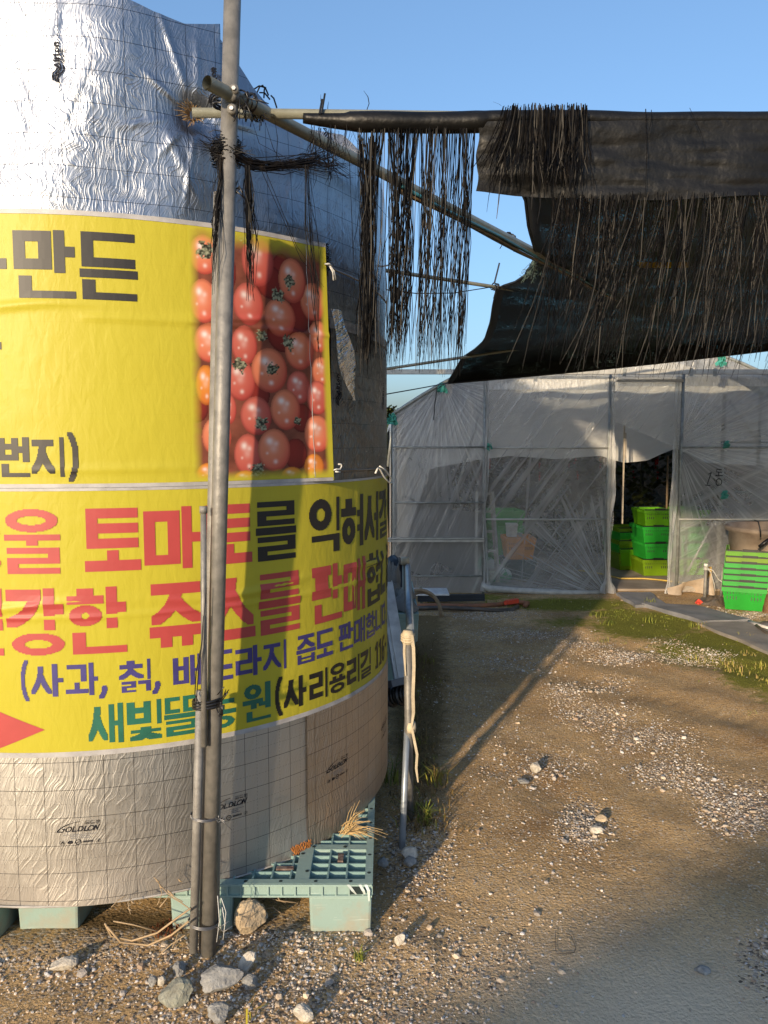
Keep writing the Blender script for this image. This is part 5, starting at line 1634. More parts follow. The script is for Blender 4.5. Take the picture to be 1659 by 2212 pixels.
# orange crate on dark crates
p = at(1124, 1258, 8.35)
for i in range(1):
    crate('dark_crate', 'dark teal crate under the orange crate behind the film', 'crate', (p.x, p.y + 0.2, 0.02), 0.0, 0.33, 0.40, 0.205, MT['dark_teal'], None, False, True)
oc = crate('orange_crate', 'orange crate on a dark crate behind the second film panel', 'crate', (p.x + 0.002, p.y + 0.2, 0.231), 0.0, 0.31, 0.38, 0.235, MT['orange'], None, False, True)
mb = MB(); f0 = -0.19
mb.box(-0.04, 0.04, f0 - 0.012, f0 - 0.004, 0.05, 0.12); mb.build('front_plate', MT['orange'], oc, local=True)
mb = MB()
z0 = 0.468
mb.box(p.x - 0.13, p.x - 0.02, p.y + 0.10, p.y + 0.24, z0, z0 + 0.125, None, 0.006, 0.006); mb.box(p.x - 0.135, p.x - 0.015, p.y + 0.095, p.y + 0.245, z0 + 0.1252, z0 + 0.14)
mb.build('white_tub', simple('white plastic', (0.62, 0.60, 0.55), 0.5), None, origin=(p.x - 0.075, p.y + 0.17, z0), label='white lidded tub on top of the orange crate', cat='tub')
mb = MB(); mb.tube([(p.x + 0.02, p.y + 0.15, z0), (p.x + 0.02, p.y + 0.15, z0 + 0.04)], 0.022, 14)
mb.build('small_cup', simple('clear grey plastic', (0.35, 0.37, 0.38), 0.3), None, True, origin=(p.x + 0.02, p.y + 0.15, z0), label='small grey cup beside the white tub on the orange crate', cat='cup')
# step ladder
lad = empty('step_ladder', tuple(at(1045, 1262, 8.0)), 'grey step ladder standing behind the joint of the first two film panels', 'ladder')
ML = simple('dull aluminium', (0.40, 0.39, 0.36), 0.5, 0.5)
for nm, ((u0, u1)) in (('rail', (1028, 1030)), ('rail', (1076, 1062))):
    mb = MB(); mb.bar(at(u0, 1262, 8.0) * 1.0, at(u1, 1062, 8.15), 0.03, 0.05); mb.build(nm, ML, lad)
for v in (1066, 1105, 1148, 1190, 1230):
    mb = MB(); t = (v - 1062) / 200; a, b = at(1030 - 2 * t, v, 8.15 - .15 * t), at(1062 + 14 * t, v, 8.15 - .15 * t); mb.bar(a, b, 0.06, 0.022); mb.build('step', ML, lad)
# dark crates stacked behind the first film panel
gB = 'dark grey crates stacked behind the first film panel'
for c_ in range(2):
    for i in range(4):
        x = at(905 + 82 * c_, 1240, 8.6).x
        crate('dark_crate', '%s dark grey crate in the %s column behind the first film panel' % (ORD[i] if i < 3 else 'top', ('left', 'right')[c_]), 'crate', (x, 8.85, 0.02 + 0.172 * i), 0.0, 0.385, 0.5, 0.170, MT['crate_black'], gB, False, False, cross=True)
for k_, u in enumerate((952, 1022)):
    for v in (1120, 1222):
        pass
# fertiliser sack
sk = MB(); c0 = at(1062, 1262, 8.15)
P = []
for j in range(9):
    t = j / 8; wd = 0.20 * math.sin(PI * (0.12 + 0.80 * t)) ** 0.6
    P.append([(c0.x + wd * math.cos(a) * 0.9 + 0.06 * (1 - t), c0.y + 0.12 * math.sin(a) * math.sin(PI * (0.1 + 0.85 * t)), 0.02 + 0.26 * t * (1 - 0.25 * math.cos(a))) for a in np.linspace(0, 2 * PI, 17)])
sk.grid(P, 17, 9)
ks = NT('printed sack'); ks.b.inputs['Roughness'].default_value = 0.4
ks.l(ks.ramp(ks.noise(7.0, 2.0, ks.coord()), [(0.50, (0.55, 0.57, 0.53, 1)), (0.56, (0.06, 0.30, 0.14, 1))]), ks.b.inputs['Base Color'])
sk.build('fertiliser_sack', ks.m, None, True, origin=(c0.x, c0.y, 0.02), label='white and green plastic sack slumped behind the second film panel', cat='sack')
# cables looping inside the first panel
cord('hanging_cable', 'dark cable looping behind the first film panel', [at(u, v, 7.9) for u, v in ((866, 1076), (875, 1072), (892, 1080), (905, 1094), (930, 1104), (955, 1098), (980, 1060))], 0.009, MT['black_plastic'], 'cable')

# tomato plants in the house
def leaf_mesh(mb, c, s, rr, cols, col):
    a = rr.uniform(0, 2 * PI); e = rr.uniform(-0.9, 0.6)
    d = Vector((math.cos(a) * math.cos(e), math.sin(a) * math.cos(e), math.sin(e))); t = d.cross(Vector((0, 0, 1))).normalized() * (s * 0.36)
    mid = c + d * s * 0.5
    mb.quad(c, mid + t, c + d * s, mid - t)
    for _ in range(4): cols.append(col)
MT['leaf'] = vcol('leaves', 0.55, 0.3)
def plant_parts(root, H, R, n, seed, c0, c1, leaf=0.09, fruits=10, base=0.0, sq=1.0):
    rr = random.Random(seed); mb = MB(); cols = []
    for i in range(n):
        t = rr.random(); r = R * (0.45 + 0.55 * math.sin(PI * min(1, t * 1.05))) * math.sqrt(rr.random()) * (0.8 + 0.4 * math.sin(t * 14 + seed))
        a = rr.uniform(0, 2 * PI)
        f = rr.random()
        leaf_mesh(mb, Vector((r * math.cos(a), r * math.sin(a) * sq, base + H * t)), leaf * rr.uniform(0.6, 1.3), rr, cols, tuple(c0[k] + (c1[k] - c0[k]) * f for k in range(3)))
    mb.build('leaves', MT['leaf'], root, col=np.array(cols), local=True)
    mb = MB(); mb.tube([(0, 0, 0), (0.02, 0.01, H * 0.5), (0.0, 0.02, H * 0.95)], [0.014, 0.011, 0.006], 6); mb.build('stem', simple('stem', (0.05, 0.06, 0.025), 0.8), root, local=True)
    if fruits:
        mb = MB()
        for i in range(fruits):
            c = Vector((rr.uniform(-R, R) * .8, -R * 0.7, H * rr.uniform(0.55, 0.95)))
            for q in range(3):
                cc = c + Vector((rr.gauss(0, .02), 0, -0.04 * q)); mb.tube([cc + Vector((0, 0, 0.018)), cc, cc - Vector((0, 0, 0.018))], [0.006, 0.017, 0.006], 7)
        mb.build('fruit', simple('ripe tomato', (0.35, 0.012, 0.012), 0.35), root, True, local=True)
pl0 = None
xs_ = [0.55, 1.15, 1.75, 2.3, 2.9, 3.45, 3.9]
for i, x in enumerate(xs_):
    lab = 'leafy plant with red clusters, %s' % ('seen through the first film panel', 'behind the joint of the first two film panels', 'behind the left half of the second film panel', 'behind the right half of the second film panel', 'in the middle of the dark doorway', 'at the right jamb of the dark doorway', 'behind the film right of the doorway')[i]
    r_ = empty('tomato_plant', (x, 10.35 + 0.15 * (i % 2), 0.02), lab, 'plant', 'plants in the greenhouse row', 0.7 * i)
    if pl0 is None:
        plant_parts(r_, 1.9, 0.42, 900, 5, (0.010, 0.016, 0.006), (0.050, 0.058, 0.016), 0.10, 7); pl0 = r_
    else:
        for ch in pl0.children:
            c_ = ch.copy(); C.objects.link(c_); c_.parent = r_

# ---------------------------------------------------------------- things outside the facade
tubc = Vector((3.66, 7.22, 0.0))
tb = empty('water_tub', tuple(tubc), 'big brown plastic tub with thick rim at the right edge, beside the greenhouse', 'tub')
prof_o = [(0.40, 0.0), (0.415, 0.25), (0.43, 0.66), (0.462, 0.675), (0.468, 0.70), (0.455, 0.722)]
prof_i = [(0.425, 0.715), (0.41, 0.60), (0.385, 0.1), (0.0, 0.08)]
mb = MB(); nn = 48; pr = prof_o + prof_i
P = [[(tubc.x + r * math.cos(a), tubc.y + r * math.sin(a), z) for a in np.linspace(0, 2 * PI, nn)] for r, z in pr]
mb.grid(P, nn, len(pr))
mb.build('shell', simple('weathered brown plastic', (0.40, 0.31, 0.23), 0.6, 0, (0.22, 0.16, 0.115), 5, 0.2, 20), tb, True)
cord('black_hose', 'short black hose end on the flank of the brown tub', [at(1640, 1182, 6.72), at(1652, 1172, 6.70), at(1675, 1155, 6.72)], 0.018, MT['black_plastic'], 'hose')
cord('rope', 'dark cord hanging over the rim of the brown tub', [at(1630, 1124, 6.78), at(1638, 1127, 6.74), at(1643, 1148, 6.73), at(1643, 1160, 6.74)], 0.006, MT['black_plastic'], 'cord')
# stake with cap and white wires
st = gnd(1522, 1300)
so_ = empty('short_stake', tuple(st), 'short capped steel stake wound with white wire beside the crate stack', 'stake')
mb = MB(); mb.tube([st + Vector((0, 0, -0.05)), st + Vector((0.0, 0, 0.335))], 0.015, 12); mb.build('pipe', MT['steel_dull'], so_, True)
mb = MB(); mb.tube([st + Vector((0, 0, 0.336)), st + Vector((0, 0, 0.362))], 0.019, 12); mb.build('cap', MT['white_cord'], so_, True)
mb = MB(); mb.tube([st + Vector((0.019 * math.cos(t), 0.019 * math.sin(t), 0.30 + 0.0015 * t)) for t in np.linspace(0, 19, 60)], 0.003, 5); mb.build('winding', MT['white_cord'], so_, True)
y_ = st.y
cord('white_wire', 'white wire sagging from the stake to the crate stack', [st + Vector((0.02, 0, 0.315)), at(1540, 1232, y_), at(1552, 1252, y_), at(1566, 1262, y_), at(1578, 1268, y_ - 0.1)], 0.0035, MT['white_cord'], 'wire')
cord('white_wire', 'white wire dropping from the stake to the ground', [st + Vector((0.02, 0, 0.31)), at(1535, 1236, y_), at(1543, 1262, y_), at(1545, 1290, y_ + 0.12)], 0.0033, MT['white_cord'], 'wire')
mb = MB(); a = gnd(1532, 1283); P = [[(a.x - 0.03 + 0.06 * i / 2 - (0.012 if j > 3 else 0) * (i - 1), a.y + 0.004 * i, 0.0 + 0.27 * j / 5) for i in range(3)] for j in range(6)]
mb.grid(P, 3, 6); tp_ = mb.build('yellow_strip', simple('yellowed plastic strip', (0.62, 0.42, 0.14), 0.5), None, origin=tuple(a), label='upright yellowed plastic strip behind the capped stake', cat='plastic strip')
cord('steel_rod', 'thin steel rod standing between the stake and the crate stack', [gnd(1557, 1290) + Vector((0, 0, -0.03)), at(1561, 1218, gnd(1557, 1290).y)], 0.013, MT['steel_dull'], 'rod', None, 8)
rr = random.Random(9)
def crumple(name, label, c, rx, ry, h, mat, seed, cat='plastic sheet', n=14):
    mb = MB(); P = []
    for j in range(n):
        row = []
        for i in range(n):
            a, b = i / (n - 1) * 2 - 1, j / (n - 1) * 2 - 1
            e = max(abs(a), abs(b))
            z = h * (fbm(np.array(a * 2.3 + seed), np.array(b * 2.3), 3, seed) * 1.5) * (1 - e ** 3) + 0.004
            row.append((c[0] + a * rx * (1 + .2 * math.sin(b * 5 + seed)), c[1] + b * ry * (1 + .2 * math.sin(a * 4 + seed)), c[2] + float(z)))
        P.append(row)
    mb.grid(P, n, n)
    return mb.build(name, mat, None, False, origin=tuple(c), label=label, cat=cat)
MT['mulch'] = simple('dusty black film', (0.05, 0.045, 0.04), 0.45, 0, (0.12, 0.09, 0.065), 8)
crumple('plastic_scrap', 'crumpled dusty black film behind the mats, left of the crate stack', gnd(1552, 1304), 0.16, 0.13, 0.075, MT['mulch'], 3)
crumple('red_scrap', 'small red rag at the foot of the capped stake', gnd(1511, 1305), 0.03, 0.03, 0.04, simple('red plastic', (0.65, 0.06, 0.03), 0.6), 4, 'rag', 7)
# pot at the right edge
pp = gnd(1668, 1322)
pt = empty('plant_pot', tuple(pp), 'small brown plant pot at the right edge beside the crate stack', 'pot')
pr = [(0.075, 0.0), (0.095, 0.17), (0.108, 0.172), (0.108, 0.195), (0.095, 0.196), (0.085, 0.15), (0.0, 0.15)]
mb = MB(); P = [[(pp.x + r * math.cos(a), pp.y + r * math.sin(a), z) for a in np.linspace(0, 2 * PI, 25)] for r, z in pr]; mb.grid(P, 25, len(pr))
mb.build('pot', simple('brown clay plastic', (0.26, 0.15, 0.085), 0.6), pt, True)
mb = MB(); mb.tube([(pp.x, pp.y, 0.152), (pp.x, pp.y, 0.175)], [0.083, 0.07], 16); mb.build('soil', simple('soil', (0.04, 0.03, 0.02), 0.9), pt)
cord('white_hose', 'black and white hose lying on the ground at the right edge', [gnd(1618, 1343, 0.02), gnd(1640, 1352, 0.02), gnd(1662, 1358, 0.02), gnd(1700, 1360, 0.02)], 0.018, simple('white hose', (0.65, 0.62, 0.58), 0.5), 'hose')
cord('hose', 'dark hose curving beside the white hose at the right edge', [gnd(1690, 1347, 0.02), gnd(1650, 1345, 0.02), gnd(1634, 1352, 0.02), gnd(1655, 1367, 0.02), gnd(1700, 1376, 0.02)], 0.015, MT['mulch'], 'hose')
# rubber mats
MT['mat'] = simple('grey rubber matting', (0.24, 0.24, 0.25), 0.8, 0, (0.15, 0.15, 0.155), 4, 0.25, 40)
MT['mat2'] = simple('dusty grey matting', (0.30, 0.27, 0.235), 0.85, 0, (0.20, 0.18, 0.16), 4, 0.25, 40)
def flat(name, label, uv, mat, h, wav=0.006, cat='mat'):
    mb = MB(); A, B, C_, D = [gnd(*q) for q in uv]; n = 14; P = []
    for j in range(n):
        P.append([])
        for i in range(n):
            s, t = i / (n - 1), j / (n - 1)
            p = A.lerp(B, s).lerp(D.lerp(C_, s), t)
            P[-1].append((p.x + .01 * math.sin(t * 9), p.y + .012 * math.sin(s * 8), h + wav * math.sin(s * 5 + t * 3) * math.sin(t * 4)))
    mb.grid(P, n, n)
    rim = [P[0][i] for i in range(n)] + [P[j][n - 1] for j in range(1, n)] + [P[n - 1][i] for i in range(n - 2, -1, -1)] + [P[j][0] for j in range(n - 2, 0, -1)]
    for a, b in zip(rim, rim[1:] + rim[:1]): mb.quad((a[0], a[1], -0.01), (b[0], b[1], -0.01), b, a)
    return mb.build(name, mat, None, False, origin=(A.x, A.y, 0), label=label, cat=cat)
flat('rubber_mat', 'short blue grey mat lying in front of the greenhouse doorway', ((1372, 1312), (1440, 1311), (1405, 1283), (1330, 1285)), MT['mat'], 0.022)
flat('rubber_mat', 'long dark grey mat in the middle of the matting path', ((1519, 1349), (1622, 1345), (1500, 1313), (1385, 1309)), MT['mat'], 0.030)
flat('rubber_mat', 'dusty wide mat at the right edge, nearest of the matting path', ((1620, 1396), (1800, 1480), (1740, 1345), (1506, 1350)), MT['mat2'], 0.018)
# black channel lying at the foot of the first panel, orange hose, dark hose
mb = MB(); a, b = gnd(902, 1299, 0.03), gnd(1046, 1297, 0.03)
mb.bar(a + Vector((0, 0, .03)), b + Vector((0, 0, .03)), 0.05, 0.06); mb.bar(a + Vector((0, -0.026, .02)), b + Vector((0, -0.026, .02)), 0.004, 0.008)
mb.build('black_channel', simple('blue black channel', (0.02, 0.028, 0.04), 0.4), None, origin=tuple(a), label='long blue black channel lying along the foot of the first film panel', cat='channel')
mb = MB(); a = gnd(900, 1289, .08); mb.box(a.x - .02, a.x + .30, a.y, a.y + 0.3, .09, .105); mb.build('white_board', simple('white board', (0.75, 0.77, 0.78), 0.4), None, origin=tuple(a), label='white board lying behind the black channel', cat='board')
cord('orange_hose', 'dull orange hose lying in front of the first film panel', [gnd(u, v, 0.022) for u, v in ((880, 1310), (930, 1308), (980, 1309), (1030, 1309), (1075, 1306), (1100, 1302), (1125, 1301), (1140, 1303), (1134, 1308))], 0.022, simple('faded orange hose', (0.33, 0.13, 0.06), 0.7, 0, (0.20, 0.10, 0.06), 12), 'hose', None, 8)
cord('dark_hose', 'dark hose lying beside the orange hose', [gnd(u, v, 0.02) for u, v in ((885, 1314), (960, 1313), (1030, 1316), (1070, 1319), (1105, 1318), (1118, 1310))], 0.02, MT['mulch'], 'hose', None, 8)
mb = MB(); a, b = gnd(1096, 1301, 0.05), gnd(1118, 1297, 0.06); mb.bar(a, b, 0.05, 0.035); mb.tube([a, a + Vector((-0.02, -.02, .0))], 0.022, 8)
mb.build('red_fitting', simple('red plastic', (0.72, 0.07, 0.03), 0.4), None, origin=tuple(a), label='red plastic fitting on the end of the orange hose', cat='hose fitting')

# ================================================================ pallets under and behind the tank
def pallet_mat(name, ca, cb):
    k = NT(name); co = k.coord(); sp = k.n('ShaderNodeSeparateXYZ'); k.l(co, sp.inputs[0])
    base = k.mix(k.noise(5.0, 5.0, co), c4(ca), c4(cb))
    mud = k.math('MULTIPLY', k.math('SUBTRACT', k.math('ADD', k.noise(11.0, 6.0, co, 0.7), k.math('MULTIPLY', k.math('SUBTRACT', 0.09, sp.outputs[2]), 2.2)), 0.55), 4.0, True)
    base = k.mix(k.math('MULTIPLY', mud, 0.55), base, (0.34, 0.27, 0.19, 1))
    scr = k.math('GREATER_THAN', k.noise(1.0, 2.0, k.mapping(co, (9, 160, 160))), 0.69)
    base = k.mix(k.math('MULTIPLY', scr, 0.35), base, (0.55, 0.62, 0.58, 1))
    k.l(base, k.b.inputs['Base Color']); k.b.inputs['Roughness'].default_value = 0.62
    k.l(k.bump(k.noise(60.0, 4.0, co), 0.12, 0.01), k.b.inputs['Normal'])
    return k.m
MT['pallet'] = pallet_mat('faded teal plastic', (0.27, 0.38, 0.35), (0.22, 0.32, 0.29))
MT['pallet_in'] = pallet_mat('teal plastic ribs', (0.21, 0.34, 0.33), (0.17, 0.28, 0.27))
MT['hole'] = simple('dark drain hole', (0.015, 0.03, 0.03), 0.9)
def pallet(name, label, x0, y0, group=None, S=1.10, H=0.148):
    """one way grid top pallet, near left corner at x0, y0"""
    o = empty(name, (x0, y0, 0), label, 'pallet', group)
    zt, zr = H, H - 0.042
    mb = MB(); B = 0.024
    mb.box(0, S, 0, B, zr, zt); mb.box(0, S, S - B, S, zr, zt)
    mb.box(0, B, B + .0002, S - B - .0002, zr, zt); mb.box(S - B, S, B + .0002, S - B - .0002, zr, zt)
    for a in (0.20, 0.80):      # inner bands framing the panels
        mb.box(a * S - 0.022, a * S + 0.022, B + .0004, S - B - .0004, zr, zt - 0.0008)
        mb.box(B + .0004, S - B - .0004, a * S - 0.016, a * S + 0.016, zr + .0005, zt - 0.0016)
    df_ = mb.build('deck_frame', MT['pallet'], o, local=True)
    mb = MB()
    n = 18
    for i in range(1, n):
        c = B + (S - 2 * B) * i / n
        if 0.40 < c / S < 0.44 : continue
        mb.box(c - 0.0028, c + 0.0028, B, S - B, zr + 0.003, zt - 0.0022)
    n = 22
    for i in range(1, n):
        c = B + (S - 2 * B) * i / n
        mb.box(B, S - B, c - 0.0028, c + 0.0028, zr + 0.002, zt - 0.0032)
    mb.build('deck_grid', MT['pallet_in'], o, local=True)
    for cx_ in (0.0, 0.43, 0.82):
        for cy_ in (0.0, 0.42, 0.84):
            mb = MB(); w = 0.195 if cx_ else 0.19; d = 0.165
            xa = min(cx_ * S, S - w - 0.004) + 0.002; ya = min(cy_ * S, S - d) + 0.002
            mb.box(xa, xa + w, ya, ya + d, -0.03, zr - 0.0005, None, 0.004, 0.004)
            b_ = mb.build('foot_block', MT['pallet'], o, local=True)
            md = b_.modifiers.new('bevel', 'BEVEL'); md.width = 0.009; md.segments = 2
    for y in (0.0, S):
        mb = MB(); ya, yb = (y - 0.007, y) if y == 0 else (y, y + 0.007)
        mb.box(0.002, S - 0.002, ya, yb, zt - 0.0075, zt - 0.0005); mb.box(0.002, S - 0.002, ya + 0.0005 * (y == 0), yb - 0.0005 * (y > 0), zr, zr + 0.006)
        for i in range(26):
            x = 0.03 + (S - 0.06) * i / 25
            mb.box(x - 0.0025, x + 0.0025, ya + 0.001 * (y == 0), yb - 0.001 * (y > 0), zr + 0.006, zt - 0.0075)
        mb.build('side_ribs', MT['pallet'], o, local=True)
    mb = MB()
    for i in range(12):
        y = 0.19 + (S - 0.43) * i / 11; mb.box(0.01, S - 0.01, y, y + 0.045, 0.0, 0.012 + 0.0003 * (i % 2))
    mb.build('bottom_deck', MT['pallet_in'], o, local=True)
    mb = MB()
    for i in range(10):
        for (hx, hy) in ((0.06 + i * 0.108, 0.012), (S - 0.012, 0.06 + i * 0.108), (0.012, 0.06 + i * 0.108), (0.8 * S + 0.012 * (-1) ** i, 0.07 + i * 0.105), (0.06 + i * 0.105, 0.2 * S)):
            mb.tube([(hx, hy, zt - 0.002), (hx, hy, zt + 0.0006)], 0.006, 8)
    mb.build('drain_holes', MT['hole'], df_, local=True)
    mb = MB(); mb.box(0.72 * S, 0.72 * S + 0.055, 0.082, 0.098, zt - 0.02, zt + 0.0004); mb.box(0.895 * S, 0.895 * S + 0.018, 0.13, 0.175, zt - 0.02, zt + 0.0004)
    mb.build('label_plate', simple('brown label plate', (0.09, 0.05, 0.04), 0.5, 0, (0.25, 0.2, 0.17), 60), df_, local=True)
    return o
G_P = 'teal plastic pallets'
PX0, PY0 = -1.135, 2.298
p1_ = pallet('plastic_pallet', 'teal plastic pallet under the right front of the tank, grid deck and broken corner showing', PX0, PY0, G_P)
def pcopy(label, loc, rz=0):
    c = copy_tree(p1_); c.location = loc; c.rotation_euler = (0, 0, rz); c['label'] = label; return c
pcopy('teal plastic pallet under the left front of the tank, at the left edge', (-2.262, 2.235, 0))
pcopy('teal plastic pallet under the right rear of the tank', (PX0, 3.42, 0))
pcopy('teal plastic pallet under the left rear of the tank', (-2.262, 3.40, 0))
for i in range(3):
    pcopy(('lowest', 'middle', 'topmost')[i] + ' teal pallet of the pile behind the tank, right of its foot', (-0.93 + 0.02 * i, 4.66, 0.015 + 0.151 * i))
mb = MB()   # torn lip of the broken corner
c = Vector((PX0 + 1.1, PY0, 0.148))
for k in (0, 2, 3):
    mb.ribbon([c + Vector((-0.075 + 0.018 * k, -0.007, 0.0)), c + Vector((-0.06 + 0.016 * k, -0.014, -0.016)), c + Vector((-0.05 + 0.013 * k, -0.010, -0.03 - 0.022 * (k == 3)))], 0.009, (1, 0.2, 0))
mb.build('torn_lip', simple('stress whitened plastic', (0.62, 0.70, 0.66), 0.5), p1_)
mb = MB(); mb.box(c.x - 0.07, c.x - 0.03, c.y - 0.0085, c.y + 0.0, 0.118, 0.142); mb.build('broken_gap', MT['hole'], p1_)

# ================================================================ stakes and clutter right of the tank
MT['tape_cream'] = simple('cream tape', (0.62, 0.52, 0.36), 0.7)
MT['tube_blue'] = simple('pale blue grey pipe', (0.30, 0.34, 0.38), 0.4, 0.4)
def stake(name, label, foot, top, r, mat, group=None):
    o = empty(name, tuple(foot), label, 'stake', group); mb = MB(); mb.tube([Vector(foot) + Vector((0, 0, -0.06)), top], r, 12); mb.build('pipe', mat, o, True); return o
f0 = gnd(885, 1765); t0 = at(881, 1366, f0.y)
s0_ = stake('wrapped_stake', 'steel stake with cream cloth tied round its top, right of the tank', f0, t0, 0.0165, MT['steel'])
mb = MB(); mb.tube([t0 + Vector((0, 0, -0.045)), t0 + Vector((0, 0, -0.01)), t0 + Vector((0, 0, 0.008))], [0.022, 0.025, 0.018], 12)
for k in range(3): mb.tube([t0 + Vector((0.025 * math.cos(a), 0.025 * math.sin(a), -0.03 + 0.01 * k + 0.004 * math.sin(a))) for a in np.linspace(0, 6.3, 16)], 0.004, 5)
p = at(887, 1570, f0.y); mb.tube([p + Vector((0, 0, 0.02)), p, p - Vector((0, 0, 0.02))], [0.019, 0.022, 0.02], 12)
mb.build('tape_band', MT['tape_cream'], s0_, True)
mb = MB()
for path, w in ((((889, 1372), (893, 1400), (894, 1440), (892, 1500), (893, 1540), (889, 1572)), 0.013), (((890, 1576), (895, 1600), (901, 1630), (899, 1660), (903, 1690)), 0.010), (((874, 1376), (873, 1410), (876, 1460)), 0.010)):
    pts = [at(u, v, f0.y - 0.025 + 0.006 * math.sin(i * 2)) for i, (u, v) in enumerate(path)]
    for a, b in zip(pts[:-1], pts[1:]): pass
    mb.ribbon(pts, w, (1, 0.3, 0.1))
mb.build('cloth_strip', MT['tape_cream'], s0_)
f1 = gnd(867, 1832); stake('low_stake', 'blue grey pipe stake leaning behind the wrapped stake', f1, at(884, 1470, f1.y + 0.35), 0.0125, MT['tube_blue'])
f2 = Vector(at(877, 1300, 4.85)); f2.z = 0
s2_ = stake('far_stake', 'far pale stake with a taped head, holding the far end of the low rail', f2, at(875, 1212, 4.85), 0.018, MT['pipe_pale'])
mb = MB(); tt_ = at(875, 1209, 4.85); mb.tube([tt_ + Vector((0, 0, -0.03)), tt_ + Vector((0, 0, 0.012))], 0.026, 12); mb.build('tape_head', MT['tape_cream'], s2_, True)
mb = MB(); a, b = at(886, 1366, 3.10), at(881, 1222, 4.85)
mb.tube([a, b], 0.017, 12); mb.build('low_rail', MT['tube_blue'], None, True, origin=tuple(a), label='pale blue grey rail running back from the wrapped stake to the far stake', cat='rail')
mb = MB()
a, b = at(848, 1352, 3.75), at(869, 1478, 3.55)
d = (b - a).normalized()
for off, w, h in ((0.0, 0.075, 0.004), (-0.036, 0.004, 0.025), (0.036, 0.004, 0.025), (-0.014, 0.006, 0.012)):
    s_ = Vector((0.85, 0.5, 0)).normalized()
    mb.bar(a - d * 0.25 + s_ * off, b + s_ * off, w if h < 0.01 else 0.004, h, up=(0.2, -1, 0.2))
mb.build('aluminium_channel', simple('white aluminium', (0.80, 0.80, 0.78), 0.4, 0.1), None, origin=tuple(a), label='white ribbed aluminium channel leaning behind the right edge of the tank', cat='channel')
mb = MB(); a = at(838, 1478, 3.45); b = at(866, 1472, 3.40); mb.bar(a, b, 0.12, 0.03, up=(0.3, -0.2, 1))
mb.build('slate_board', simple('slate grey board', (0.11, 0.12, 0.14), 0.6), None, origin=tuple(a), label='slate grey board end poking out behind the tank below the channel', cat='board')
o = empty('drain_pipe', tuple(at(840, 1502, 3.45)), 'black corrugated pipe coupling lying behind the right edge of the tank', 'pipe')
mb = MB(); a, b = at(825, 1508, 3.5), at(886, 1498, 3.42)
for i in range(9):
    q = a.lerp(b, i / 9); mb.tube([q, a.lerp(b, (i + .6) / 9)], 0.042 if i % 3 else 0.050, 14)
mb.tube([a, b], 0.038, 14); mb.build('coupling', simple('black rubber', (0.025, 0.026, 0.028), 0.45), o, True)
cord('black_hose', 'thick black hose loop standing behind the tank by the far stake', [at(846, 1210, 5.3), at(856, 1222, 5.25), at(866, 1250, 5.2), at(867, 1285, 5.15), at(860, 1320, 5.1)], [0.045, 0.05, 0.05, 0.05, 0.045], MT['black_plastic'], 'hose', None, 10)
for k_, (u, v, r_) in enumerate(((905, 1292, 0.19), (912, 1300, 0.16))):
    c = at(u, v, 6.6); c.z = 0.03
    cord('beige_hose', ('outer' if k_ == 0 else 'inner') + ' loop of beige hose behind the far stake', [c + Vector((r_ * math.cos(a), 0.06 * k_, (r_ + .02) * math.sin(a))) for a in np.linspace(3.3, -0.15, 16)], 0.016, simple('beige hose', (0.33, 0.24, 0.15), 0.6), 'hose')
stake('short_peg', 'short pale peg standing in front of the beige hose loops', gnd(911, 1306), at(909, 1266, gnd(911, 1306).y), 0.014, MT['pipe_pale'])
MT['tarp'] = simple('grey brown tarpaulin', (0.20, 0.18, 0.155), 0.7, 0, (0.11, 0.10, 0.085), 9)
crumple('tarpaulin', 'folded grey brown tarpaulin heaped behind the tank', (0.06, 4.98, 0.468), 0.13, 0.28, 0.12, MT['tarp'], 5, 'tarpaulin', 22)
crumple('tarpaulin', 'higher grey tarpaulin heap behind the first, beside the black hose loop', (0.08, 5.32, 0.475), 0.10, 0.2, 0.26, MT['tarp'], 8, 'plastic film', 16)

# ================================================================ ground
def project(x, y, z):
    d0, d1, d2 = x, y, z - EYE
    fwd = d1 * CP - d2 * SP; up = d1 * SP + d2 * CP
    fwd = np.where(fwd > 0.05, fwd, 0.05)
    return 829.5 + F * d0 / fwd, 1106 - F * up / fwd

def gh_(x, y):
    z = 0.014 * (fbm(x * 0.9 + 5, y * 0.9 + 3, 3, 41) - 0.5) * 2 + 0.007 * (fbm(x * 5, y * 5, 3, 44) - 0.5) * 2
    z = z + 0.018 * np.exp(-((y - 2.22) / 0.10) ** 2) * (x < 0.15) * (x > -3) * (0.35 + 0.9 * fbm(x * 4, y * 3, 2, 50))
    for (ax, ay, bx, by, w_, d_) in ((1.9, 5.6, 4.4, 3.3, 0.13, 0.016), (1.2, 4.9, 3.9, 2.4, 0.13, 0.014), (0.6, 3.3, 2.2, 1.2, 0.10, 0.008)):
        L_ = math.hypot(bx - ax, by - ay); nx_, ny_ = (by - ay) / L_, -(bx - ax) / L_
        q = (x - ax) * nx_ + (y - ay) * ny_ + 0.05 * np.sin(x * 2.1); l_ = (x - ax) * (bx - ax) / L_ + (y - ay) * (by - ay) / L_
        z = z - d_ * np.exp(-(q / w_) ** 2) * (0.75 + 0.25 * np.sin(l_ * 60)) + 0.6 * d_ * np.exp(-((np.abs(q) - 2 * w_) / w_) ** 2)
    k = np.clip((y - 6.6) / 0.9, 0, 1)
    return z * (1 - 0.8 * k) - 0.004

